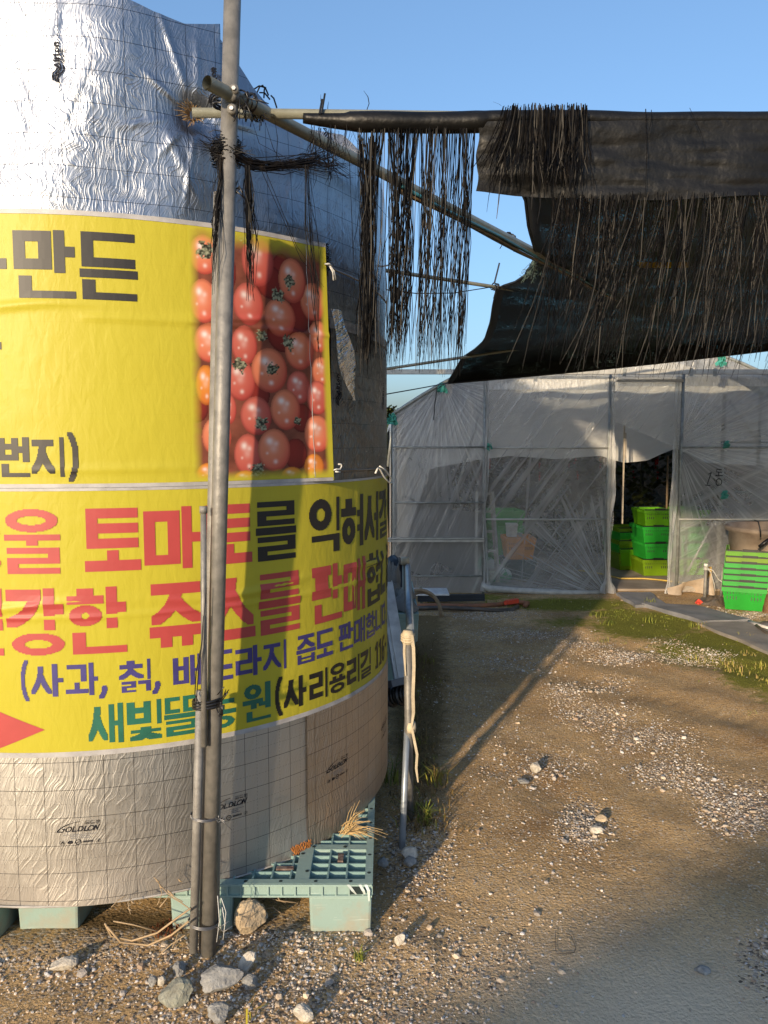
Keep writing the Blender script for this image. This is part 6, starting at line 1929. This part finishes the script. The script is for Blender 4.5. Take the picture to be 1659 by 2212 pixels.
PATCH = [(1262, 1780, 60, 60, 1.0), (1605, 1745, 95, 55, 1.1), (1450, 1668, 95, 42, 0.75), (1530, 1700, 60, 30, .8), (1290, 1545, 90, 34, 0.6), (1400, 1595, 110, 36, 0.6), (1225, 1500, 50, 30, .5),
         (1345, 1420, 70, 15, 0.9), (1480, 1418, 85, 16, 1.0), (1440, 1395, 50, 12, .6), (1060, 1328, 90, 14, 0.5), (1130, 1372, 120, 15, 0.55), (1250, 1395, 70, 13, .5), (1110, 1430, 110, 30, 0.35),
         (1160, 1660, 130, 45, 0.45), (1060, 1600, 120, 60, 0.2), (1650, 2080, 60, 80, 0.7), (900, 1850, 90, 120, 0.6), (560, 2130, 520, 170, 0.62), (900, 2080, 300, 110, 0.45), (200, 2050, 400, 90, 0.7), (600, 2010, 260, 40, 0.9),
         (1100, 1900, 200, 200, 0.15), (1320, 1480, 60, 20, .5), (1010, 1500, 90, 50, .15), (1620, 1330, 40, 10, .8), (1530, 1320, 60, 9, .6)]
def density(u, v):
    d = np.zeros_like(u)
    for (a, b, c, e, w) in PATCH:
        d = np.maximum(d, w * np.exp(-(((u - a) / c) ** 2 + ((v - b) / e) ** 2) ** 1.5))
    return d
MOSS = [(1230, 1306, 170, 16, 0.9), (1400, 1350, 130, 34, 1.0), (1540, 1400, 140, 44, 1.0), (1640, 1450, 90, 46, 1.0), (1240, 1345, 120, 16, 0.55), (1330, 1325, 70, 14, 0.8), (1010, 1290, 120, 10, 0.7), (1480, 1330, 70, 14, .8), (1760, 1480, 140, 60, 1.0)]
def mossd(u, v):
    d = np.zeros_like(u)
    for (a, b, c, e, w) in MOSS: d = np.maximum(d, w * np.exp(-(((u - a) / c) ** 2 + ((v - b) / e) ** 2) ** 1.2))
    return d

xa = np.concatenate([[-300, -120, -50, -20, -10, -6, -4.2], np.linspace(-3.2, 5.2, 330), [6.2, 8, 12, 22, 50, 120, 300]])
ya = np.concatenate([[-300, -120, -50, -20, -9, -5, -3, -1.5, -0.6, 0.2], np.linspace(0.9, 8.6, 340), [9.5, 11, 14, 18, 26, 50, 120, 300]])
GX_, GY_ = np.meshgrid(xa, ya)
GZ_ = gh_(GX_, GY_)
farm = (np.abs(GX_ - 1) > 4.3) | (GY_ > 8.7) | (GY_ < 0.85)
GZ_ = np.where(farm, -0.006, GZ_)
U_, V_ = project(GX_, GY_, GZ_)
infr = (GY_ > 1.0) & (GY_ < 9)
den = np.where(infr, density(U_, V_), 0.15)
mos = np.where(infr, mossd(U_, V_), 0.0)
dry = np.where(infr, np.exp(-(((U_ - 905) / 60) ** 2)) * (V_ > 1330) * np.clip((1800 - V_) / 200, 0, 1) + 0.8 * np.exp(-(((U_ - 330) / 330) ** 2 + ((V_ - 1990) / 26) ** 2)), 0)
pale = np.where(infr, np.exp(-(((U_ - 1450) / 430) ** 2 + ((V_ - 2190) / 180) ** 2)) , 0)  # greyish pale ground, spread and brightened in colour to lift the shaded corner
k = NT('bare earth with grit')
co = k.coord()
at_ = k.n('ShaderNodeAttribute', attribute_name='Mask'); sp_ = k.n('ShaderNodeSeparateColor'); k.l(at_.outputs['Color'], sp_.inputs[0])
at2 = k.n('ShaderNodeAttribute', attribute_name='Pale'); sp2 = k.n('ShaderNodeSeparateColor'); k.l(at2.outputs['Color'], sp2.inputs[0])
n1, n2, n3 = k.noise(2.2, 5.0, co), k.noise(16.0, 5.0, co), k.noise(110.0, 4.0, co)
earth = k.ramp(n1, [(0.28, (0.34, 0.205, 0.092, 1)), (0.46, (0.57, 0.372, 0.172, 1)), (0.60, (0.66, 0.445, 0.218, 1)), (0.78, (0.73, 0.53, 0.30, 1))])
damp = k.math('MULTIPLY', k.math('SUBTRACT', k.noise(0.9, 4.0, co, 0.6), 0.50), 5.0, True)
earth = k.mix(k.math('MULTIPLY', damp, 0.5), earth, (0.30, 0.205, 0.110, 1))
earth = k.mix(k.math('MULTIPLY', k.math('SUBTRACT', n2, 0.45), 1.8, True), earth, (0.30, 0.20, 0.11, 1))
vg = k.n('ShaderNodeTexVoronoi'); vg.inputs['Scale'].default_value = 170.0; k.l(co, vg.inputs['Vector'])
sg = k.n('ShaderNodeSeparateColor'); k.l(vg.outputs['Color'], sg.inputs[0])
earth = k.mix(k.math('MULTIPLY', k.math('GREATER_THAN', k.math('ADD', sg.outputs[0], k.math('MULTIPLY', n2, 0.3)), 1.03), 0.7), earth, (0.66, 0.58, 0.47, 1))
earth = k.mix(k.math('MULTIPLY', k.math('GREATER_THAN', sg.outputs[1], 0.86), 0.6), earth, (0.16, 0.115, 0.07, 1))
earth = k.mix(sp2.outputs[0], earth, (0.76, 0.64, 0.47, 1))
vo = k.n('ShaderNodeTexVoronoi'); vo.inputs['Scale'].default_value = 95.0; k.l(co, vo.inputs['Vector'])
vo2 = k.n('ShaderNodeTexVoronoi'); vo2.inputs['Scale'].default_value = 38.0; k.l(co, vo2.inputs['Vector'])
sc_ = k.n('ShaderNodeSeparateColor'); k.l(vo.outputs['Color'], sc_.inputs[0])
grit = k.ramp(sc_.outputs[0], [(0.0, (0.14, 0.11, 0.085, 1)), (0.5, (0.36, 0.28, 0.20, 1)), (0.85, (0.50, 0.43, 0.35, 1)), (1.0, (0.66, 0.60, 0.53, 1))])
gm = k.math('GREATER_THAN', k.math('ADD', k.math('MULTIPLY', sp_.outputs[0], 0.75), k.math('MULTIPLY', n2, 0.55)), k.math('ADD', 0.42, k.math('MULTIPLY', sc_.outputs[1], 0.7)))
surf = k.mix(gm, earth, grit)
surf = k.mix(k.math('MULTIPLY', n3, 0.35), surf, (0.20, 0.14, 0.08, 1))
mm = k.math('MULTIPLY', k.math('SUBTRACT', k.math('ADD', sp_.outputs[1], k.math('MULTIPLY', n2, 0.9)), 0.72), 3.0, True)
moss = k.ramp(n3, [(0.3, (0.10, 0.105, 0.02, 1)), (0.7, (0.28, 0.27, 0.04, 1))])
surf = k.mix(mm, surf, moss)
dm = k.math('MULTIPLY', k.math('SUBTRACT', k.math('ADD', sp_.outputs[2], k.math('MULTIPLY', n2, 0.8)), 0.62), 2.5, True)
surf = k.mix(dm, surf, k.ramp(n3, [(0.3, (0.13, 0.085, 0.04, 1)), (0.7, (0.30, 0.20, 0.09, 1))]))
k.l(surf, k.b.inputs['Base Color']); k.b.inputs['Roughness'].default_value = 0.95; k.b.inputs['Specular IOR Level'].default_value = 0.15
hgt = k.math('ADD', k.math('MULTIPLY', k.math('SUBTRACT', 1.0, vo.outputs['Distance']), k.math('ADD', 0.35, k.math('MULTIPLY', gm, 0.8))), k.math('ADD', k.math('MULTIPLY', n3, 0.9), k.math('MULTIPLY', k.noise(34.0, 6.0, co, 0.75), 1.6)))
k.l(k.bump(hgt, 0.75, 0.010), k.b.inputs['Normal'])
g = np_mesh('ground', np.stack([GX_, GY_, GZ_], -1).reshape(-1, 3), gridfaces(len(xa), len(ya)), k.m, None,
            {'Mask': np.stack([den, mos, dry], -1).reshape(-1, 3), 'Pale': np.stack([pale] * 3, -1).reshape(-1, 3)})
tag(g, kind='structure')

# ---------------------------------------------------------------- stones
ICO_V, ICO_F = None, None
def ico():
    t = (1 + 5 ** .5) / 2
    v = np.array([(-1, t, 0), (1, t, 0), (-1, -t, 0), (1, -t, 0), (0, -1, t), (0, 1, t), (0, -1, -t), (0, 1, -t), (t, 0, -1), (t, 0, 1), (-t, 0, -1), (-t, 0, 1)], float)
    f = np.array([(0, 11, 5), (0, 5, 1), (0, 1, 7), (0, 7, 10), (0, 10, 11), (1, 5, 9), (5, 11, 4), (11, 10, 2), (10, 7, 6), (7, 1, 8), (3, 9, 4), (3, 4, 2), (3, 2, 6), (3, 6, 8), (3, 8, 9), (4, 9, 5), (2, 4, 11), (6, 2, 10), (8, 6, 7), (9, 8, 1)])
    return v / np.linalg.norm(v[0]), f
IV, IF = ico()
def inside_obstacle(x, y):
    r = np.hypot(x - TX, y - TY) < TR + 0.01
    pal = (x > -2.3) & (x < -0.03) & (y > 2.295) & (y < 4.5)
    return r | pal | (y > GY - 0.03)
def scatter(name, n, seed, smin, smax, power, kindlabel, dens_pow=1.0, ybias=True):
    r = np.random.default_rng(seed)
    N = n * 40
    x = r.uniform(-2.4, 4.6, N); y = r.uniform(1.45, 7.6, N)
    u, v = project(x, y, 0)
    d = density(u, v)
    dd = np.minimum(1, d) ** dens_pow * (0.35 + 1.3 * np.clip(fbm(x * 3, y * 3, 3, seed) - 0.25, 0, 1)) + 0.002
    keep = (r.uniform(0, 1, N) < dd) & (u > -250) & (u < 1900) & ~inside_obstacle(x, y)
    x, y = x[keep][:n], y[keep][:n]
    m_ = len(x)
    s = smin * (smax / smin) ** (r.uniform(0, 1, m_) ** power)
    V = IV[None] * (1 + r.uniform(-0.28, 0.28, (m_, 12, 1)))
    V = V * (s[:, None, None] * np.stack([r.uniform(0.75, 1.3, m_), r.uniform(0.75, 1.3, m_), r.uniform(0.5, 0.85, m_)], -1)[:, None, :])
    a = r.uniform(0, 2 * PI, m_); ca, sa = np.cos(a)[:, None], np.sin(a)[:, None]
    X = V[..., 0] * ca - V[..., 1] * sa + x[:, None]; Y = V[..., 0] * sa + V[..., 1] * ca + y[:, None]
    Z = V[..., 2] + (gh_(x, y) + s * r.uniform(0.05, 0.45, m_))[:, None]
    base = 1.35 * np.array([(0.42, 0.34, 0.25), (0.46, 0.38, 0.29), (0.30, 0.27, 0.24), (0.52, 0.47, 0.41), (0.34, 0.25, 0.18), (0.40, 0.39, 0.385)])
    c = base[r.integers(0, 6, m_)] * r.uniform(0.65, 1.15, (m_, 1))
    o = np_mesh(name, np.stack([X, Y, Z], -1).reshape(-1, 3), (IF[None] + (np.arange(m_) * 12)[:, None, None]).reshape(-1, 3), MT['stone'], None, {'Col': np.repeat(c, 12, 0)}, smooth=False)
    return tag(o, kindlabel, 'gravel', None, 'stuff')
MT['stone'] = vcol('gravel stone', 0.9, 0.2, 0.3, 220)
scatter('gravel', 26000, 3, 0.0014, 0.0055, 1.7, 'loose grey and tan gravel strewn over the earth of the yard')
scatter('coarse_gravel', 700, 8, 0.006, 0.015, 2.4, 'coarser pale stones among the gravel of the yard', 1.2)

MT['rock_tan'] = simple('tan limestone', (0.50, 0.40, 0.27), 0.9, 0, (0.30, 0.23, 0.15), 22, 0.9, 45)
MT['rock_grey'] = simple('grey granite', (0.30, 0.30, 0.29), 0.85, 0, (0.19, 0.19, 0.185), 40, 0.7, 60)
MT['rock_green'] = simple('green grey stone', (0.30, 0.31, 0.25), 0.85, 0, (0.21, 0.21, 0.18), 25, 0.8, 40)
MT['rock_white'] = simple('whitish quartz', (0.58, 0.54, 0.46), 0.8, 0, (0.40, 0.36, 0.30), 25, 0.7, 50)
def rock(label, u, v, w, h, d, mat, seed, rz=0.0, tilt=0.0, cuts=7, lift=0.0):
    """u, v: pixel of its foot on the ground; w, h, d metres"""
    import bmesh
    p = gnd(u, v, 0.004)
    bm = bmesh.new(); bmesh.ops.create_icosphere(bm, subdivisions=4, radius=1.0)
    rr = random.Random(seed)
    planes = []
    for i in range(cuts):
        n = Vector((rr.gauss(0, 1), rr.gauss(0, 1), rr.gauss(0, 0.8))).normalized(); planes.append((n, rr.uniform(0.55, 0.8)))
    for ve in bm.verts:
        c = ve.co
        for n, q in planes:
            dd = c.dot(n)
            if dd > q: c -= n * (dd - q) * 0.92
        ve.co = c * (1 + 0.05 * (rr.random() - 0.5) + 0.22 * (float(fbm(np.array(c.x * 3.1 + seed), np.array(c.y * 3.1 + c.z * 2.3), 4, seed)) - 0.5))
    R = Matrix.Rotation(rz, 4, 'Z') @ Matrix.Rotation(tilt, 4, 'Y') @ Matrix.Diagonal((w / 1.45, d / 1.45, h / 1.35, 1))
    for ve in bm.verts: ve.co = R @ ve.co
    zmin = min(ve.co.z for ve in bm.verts); 
    for ve in bm.verts: ve.co.z += -zmin - h * 0.2 + lift
    me = bpy.data.meshes.new('rock'); bm.to_mesh(me); bm.free()
    o = bpy.data.objects.new('rock', me); C.objects.link(o); o.location = (p.x, p.y + d * 0.45, 0.0); me.materials.append(mat)
    tag(o, label, 'rock', 'rocks lying on the gravel')
rock('big tan limestone rock standing in front of the gap in the pallet', 538, 2020, 0.070, 0.082, 0.066, MT['rock_tan'], 4, 0.3, -0.25)
rock('flat grey granite slab right below the foot of the post bundle', 470, 2150, 0.100, 0.050, 0.065, MT['rock_grey'], 12, 0.35, -0.3)
rock('green grey split stone left of the flat granite slab', 376, 2170, 0.068, 0.050, 0.052, MT['rock_green'], 9, 0.2)
rock('small grey cube of stone touching the green grey split stone', 385, 2106, 0.028, 0.026, 0.03, MT['rock_grey'], 15)
rock('pale stone half buried in moss left of the dry stems', 134, 2096, 0.055, 0.028, 0.03, MT['rock_white'], 21, 0.4)
rock('pale pointed stone below the big tan rock', 532, 2102, 0.032, 0.052, 0.03, MT['rock_white'], 33, 0.1, 0.5)
rock('grey block under the pale pointed stone', 538, 2138, 0.036, 0.030, 0.03, MT['rock_grey'], 37)
rock('white stone left of the green grey split stone', 346, 2131, 0.020, 0.022, 0.02, MT['rock_white'], 41)
rock('small grey stone beside the white stone left of the split stone', 328, 2130, 0.022, 0.02, 0.02, MT['rock_grey'], 43)
rock('pinkish flat stone right of the big tan rock, in front of the pallet', 560, 1988, 0.038, 0.022, 0.03, MT['rock_white'], 45)
rock('smooth grey stone at the bottom edge of the photo', 470, 2208, 0.045, 0.035, 0.035, MT['rock_grey'], 47)
rock('tan stone at the bottom edge right of the smooth grey stone', 655, 2206, 0.04, 0.032, 0.03, MT['rock_white'], 49)
rock('pale pointed pebble in the middle of the foreground', 865, 2040, 0.026, 0.026, 0.02, MT['rock_white'], 51, 0, 0.4)
rock('round white stone with a shadow, alone on the bare earth', 1160, 1668, 0.042, 0.034, 0.035, MT['rock_white'], 53)
rock('flat grey stone in front of the round white stone', 1131, 1692, 0.045, 0.012, 0.04, MT['rock_grey'], 55)
rock('white stone at the right foot of the low stakes', 1, 1, 0.01, 0.01, 0.01, MT['rock_white'], 57) if False else None
rock('large pale stone right of the pallet corner, near the blue grey stake', 886, 1852, 0.048, 0.03, 0.04, MT['rock_white'], 59)
rock('pale stone just below the stone beside the blue grey stake', 884, 1872, 0.042, 0.024, 0.035, MT['rock_grey'], 61)
rock('grey stone left of the pair beside the blue grey stake', 826, 1872, 0.034, 0.026, 0.03, MT['rock_grey'], 63)
rock('white chip on the shaded earth at the lower right', 1520, 2105, 0.035, 0.016, 0.025, MT['rock_grey'], 65)
rock('rounded white stone in the middle gravel patch', 1290, 1798, 0.040, 0.022, 0.03, MT['rock_white'], 67)
rock('second rounded stone above the white stone in the middle gravel patch', 1300, 1775, 0.038, 0.02, 0.03, MT['rock_tan'], 69)

# ---------------------------------------------------------------- grass, stems, weeds
MT['blade'] = vcol('grass blades', 0.7, 0.2)
def blades(specs, seed):
    """specs: (x, y, n, h, spread, colour a, colour b, lean)"""
    rr = random.Random(seed); mb = MB(); cols = []
    for (x, y, n, h, sp, ca, cb, lean) in specs:
        for i in range(n):
            a = rr.uniform(0, 2 * PI); r = sp * math.sqrt(rr.random()); p = Vector((x + r * math.cos(a), y + r * math.sin(a), -0.005))
            b = rr.uniform(0, 2 * PI); L = h * rr.uniform(0.5, 1.15); le = lean * rr.uniform(0.2, 1.2)
            d = Vector((math.cos(b) * le, math.sin(b) * le, 0)) * L
            n0 = len(mb.v)
            mb.ribbon([p, p + d * 0.25 + Vector((0, 0, L * 0.55)), p + d + Vector((0, 0, L * (1 - 0.35 * le)))], 0.0035 + h * 0.012, (math.cos(b + 1.57), math.sin(b + 1.57), 0))
            f = rr.random(); c = tuple(ca[q] + (cb[q] - ca[q]) * f for q in range(3))
            cols += [c] * (len(mb.v) - n0)
    return mb, np.array(cols)
GRN, GRN2, DRY, DRY2 = (0.09, 0.13, 0.02), (0.30, 0.30, 0.05), (0.20, 0.12, 0.045), (0.42, 0.29, 0.12)
rr = random.Random(50); sp = []
for i in range(430):   # short moss grass along the mats and at the greenhouse foot
    u, v = rr.gauss(1480, 160), 0
    m_ = rr.choice(MOSS); u, v = rr.gauss(m_[0], m_[2] * .6), rr.gauss(m_[1], m_[3] * .6)
    if v < 1290: continue
    p = gnd(u, v)
    if p.y > GY - 0.05 or p.x > 4.6: continue
    sp.append((p.x, p.y, rr.randint(3, 9), rr.uniform(0.006, 0.018), 0.035, GRN, GRN2, 0.8))
for (u, v) in ((1640, 1440), (1600, 1455), (1560, 1430), (1655, 1480), (1590, 1440), (1500, 1425), (1620, 1415), (1650, 1470), (1575, 1445), (1520, 1352), (1610, 1375)):
    p = gnd(u, v); sp.append((p.x, p.y, 20, 0.045, 0.07, GRN2, DRY2, 0.9))
for (u, v) in ((945, 1288), (1000, 1290), (1060, 1300), (930, 1300), (1120, 1296), (1200, 1296), (1400, 1302), (1310, 1345), (1290, 1330), (1505, 1352), (1400, 1340)):
    p = gnd(u, v + 3); sp.append((p.x, min(p.y, GY - .1), 18, 0.06, 0.07, GRN, GRN2, 0.6))
mb, cl_ = blades(sp, 51)
mb.build('grass', MT['blade'], None, col=cl_, label='short mossy grass growing along the mats and the foot of the greenhouse', cat='grass', kind='stuff')
sp = []
for i in range(260):
    v = rr.uniform(1380, 1800); u = rr.gauss(900 - (1800 - v) * 0.02, 24 + (v - 1380) * 0.03)
    if u < 862: continue
    p = gnd(u, v)
    if inside_obstacle(np.array(p.x), np.array(p.y)) : continue
    sp.append((p.x, p.y, rr.randint(3, 8), rr.uniform(0.02, 0.07), 0.05, (0.09, 0.06, 0.02), (0.22, 0.15, 0.06) if rr.random() < .75 else GRN2, 1.1))
mb, cl_ = blades(sp, 52)
mb.build('dry_grass', MT['blade'], None, col=cl_, label='low dry brown grass along the right flank of the tank', cat='grass', kind='stuff')
def tuft(label, u, v, n, h, spd, ca, cb, lean, seed, z=0.0, name='grass_tuft'):
    p = gnd(u, v, z); mb, c_ = blades([(0, 0, n, h, spd, ca, cb, lean)], seed)
    o = mb.build(name, MT['blade'], None, col=c_, label=label, cat='grass tuft'); o.location = (p.x, p.y, z); return o
tuft('green grass tuft at the foot of the wrapped stake', 918, 1775, 26, 0.10, 0.03, GRN, GRN2, 0.9, 1)
tuft('green grass tuft behind the pallet corner by the tank edge', 846, 1690, 24, 0.14, 0.04, GRN, GRN2, 0.7, 2)
tuft('yellowish grass tuft right of the wrapped stake', 945, 1690, 34, 0.12, 0.05, DRY, GRN2, 1.0, 3)
tuft('small green weed sprouting on the gravel below the pallet corner', 775, 2072, 16, 0.035, 0.014, GRN, GRN2, 0.8, 4)
tuft('yellow grass blades at the bottom edge of the photo', 540, 2208, 5, 0.09, 0.012, (0.30, 0.28, 0.03), (0.45, 0.40, 0.05), 0.5, 5)
tuft('low green weed at the edge of the moss right of the middle', 1300, 1385, 14, 0.06, 0.05, GRN, GRN2, 0.8, 6)
tuft('rusty red dead tuft behind the post feet', 365, 2010, 70, 0.035, 0.05, (0.10, 0.025, 0.01), (0.19, 0.06, 0.02), 0.7, 7)
# dry straw tuft on the pallet
o = empty('straw_tuft', tuple(gnd(742, 1795, 0.15)), 'dry straw coloured grass tuft growing out beside the tank over the pallet deck', 'dry grass')
mb = MB(); rr = random.Random(61); c0 = gnd(738, 1800, 0.15)
for i in range(52):
    L = rr.uniform(0.05, 0.13); a = rr.uniform(-0.35, 1.35); b = rr.uniform(-0.5, 0.35)
    d = Vector((math.cos(a) * math.cos(b), math.sin(b) * 0.7, math.sin(a) * 0.9)).normalized()
    p = c0 + Vector((rr.gauss(0.01, 0.012), rr.gauss(0.0, 0.015), rr.uniform(0, 0.01)))
    mb.tube([p, p + d * L * 0.5 + Vector((0, 0, 0.012)), p + d * L - Vector((0, 0, L * 0.10 * math.cos(a)))], [0.0012, 0.0010, 0.0005], 4)
mb.build('stalks', simple('straw', (0.55, 0.38, 0.17), 0.8), o)
o = empty('dry_stems', tuple(gnd(300, 2030)), 'bent dry stems lying in front of the pallets left of the post bundle', 'dry stems')
mb = MB(); Ys = 2.14
for path, r in ((((227, 1995), (240, 2022), (285, 2032), (340, 2015), (380, 1985), (412, 1962)), 0.0032), (((232, 2002), (260, 2035), (320, 2042), (370, 2020), (408, 1990)), 0.0032), (((245, 1990), (290, 1998), (340, 2012)), 0.002),
                (((345, 1960), (365, 1935), (392, 1950), (412, 1965)), 0.0018), (((333, 1895), (345, 1910), (362, 1930), (395, 1948)), 0.0014), (((400, 2020), (370, 2040), (345, 2062)), 0.0016), (((376, 1992), (388, 2004), (380, 2030), (372, 2048)), 0.0015),
                (((340, 1955), (350, 1930), (344, 1910)), 0.0012), (((282, 1975), (276, 1950), (285, 1940)), 0.0012), (((240, 1960), (255, 1945), (270, 1935)), 0.0012)):
    mb.tube([at(u, v, Ys + 0.03 * math.sin(i)) for i, (u, v) in enumerate(path)], r, 5)
for (u, v) in ((336, 1898), (345, 1912), (362, 1922), (368, 1928), (385, 1898), (283, 1945), (276, 1960)):
    p = at(u, v, Ys); mb.tube([p, p + Vector((0.004, 0, -0.006)), p + Vector((0.012, 0, -0.010))], [0.001, 0.0032, 0.0008], 5)
mb.build('stalks', simple('pale dry stalk', (0.40, 0.29, 0.17), 0.8), o, True)
mb = MB()
for path in (((545, 1955), (575, 1938), (600, 1945), (640, 1950)), ((560, 1965), (590, 1960), (610, 1975)), ((596, 1930), (604, 1945), (618, 1950))):
    mb.tube([at(u, v, 2.36) for u, v in path], 0.002, 5)
mb.build('root_twigs', simple('pale root', (0.36, 0.26, 0.16), 0.9), None, True, origin=tuple(at(590, 1945, 2.36)), label='pale thin roots lying in the opening of the front pallet', cat='twigs')
mb = MB()
for path in (((470, 1935), (474, 1990), (468, 2035)), ((480, 1960), (486, 1995), (482, 2030)), ((478, 1940), (488, 1970), (486, 2000))):
    mb.tube([at(u, v, 2.15) for u, v in path], 0.0011, 4)
mb.build('loose_twine', MT['white_cord'], None, True, origin=tuple(at(474, 1990, 2.15)), label='loose pale twine ends hanging right of the feet of the post bundle', cat='twine')
cord('black_thread', 'thin black thread lying in a hook shape on the bare earth in the foreground', [gnd(u, v, 0.006) for u, v in ((1200, 2012), (1199, 2045), (1203, 2060), (1240, 2058), (1244, 2048), (1233, 2020), (1222, 2016))], 0.0009, MT['black_plastic'], 'thread', None, 5)
# ---------------------------------------------------------------- far tree and an unseen heap added behind the camera to shade the foreground
tr = empty('far_tree', (0.22, 34, 0), 'dark green tree far beyond the greenhouse, peeping over beside the tank', 'tree')
plant_parts(tr, 2.75, 1.7, 1500, 17, (0.012, 0.02, 0.006), (0.05, 0.06, 0.015), 0.22, 0, 0.2)
hp = MB(); hc = Vector((-0.995, -4.50, 0)); n = 40; P = []
for j in range(14):
    t = j / 13; P.append([])
    for i in range(n + 1):
        a = 2 * PI * i / n; r = 4.26 * t * (1 + 0.03 * math.sin(a * 3 + 1) + 0.02 * math.sin(a * 7))
        P[-1].append((hc.x + r * math.cos(a), hc.y + r * math.sin(a), max(-0.02, 2.21 - 0.52 * 4.26 * t + 0.04 * math.sin(a * 5 + t * 9) * t) if t < 1 else -0.03))
hp.grid(P, n + 1, 14)
tag(hp.build('added_shade_heap', simple('shade heap earth', (0.20, 0.14, 0.08), 0.95, 0, (0.12, 0.08, 0.045), 5, 0.6, 20), None, True), kind='structure')
# low wooded rise on the horizon
xs_h = np.linspace(-140, 160, 220); P = np.zeros((4, 220, 3))
for i, x in enumerate(xs_h):
    h = 2.2 + 1.6 * fbm(np.array(x * 0.06 + 9), np.array(0.3), 4, 6) + 0.8 * fbm(np.array(x * 0.7), np.array(1.7), 3, 8)
    for j, (y, f) in enumerate(((66, 0), (69, 0.75), (74, 1.0), (90, 0.9))): P[j, i] = (x, y + 1.5 * math.sin(x * 0.21), -0.05 + float(h) * f)
hl = np_mesh('hills', P.reshape(-1, 3), gridfaces(220, 4), simple('wooded rise', (0.055, 0.075, 0.03), 0.95, 0, (0.02, 0.03, 0.012), 0.8, 1.0, 2.0))
tag(hl, kind='structure')
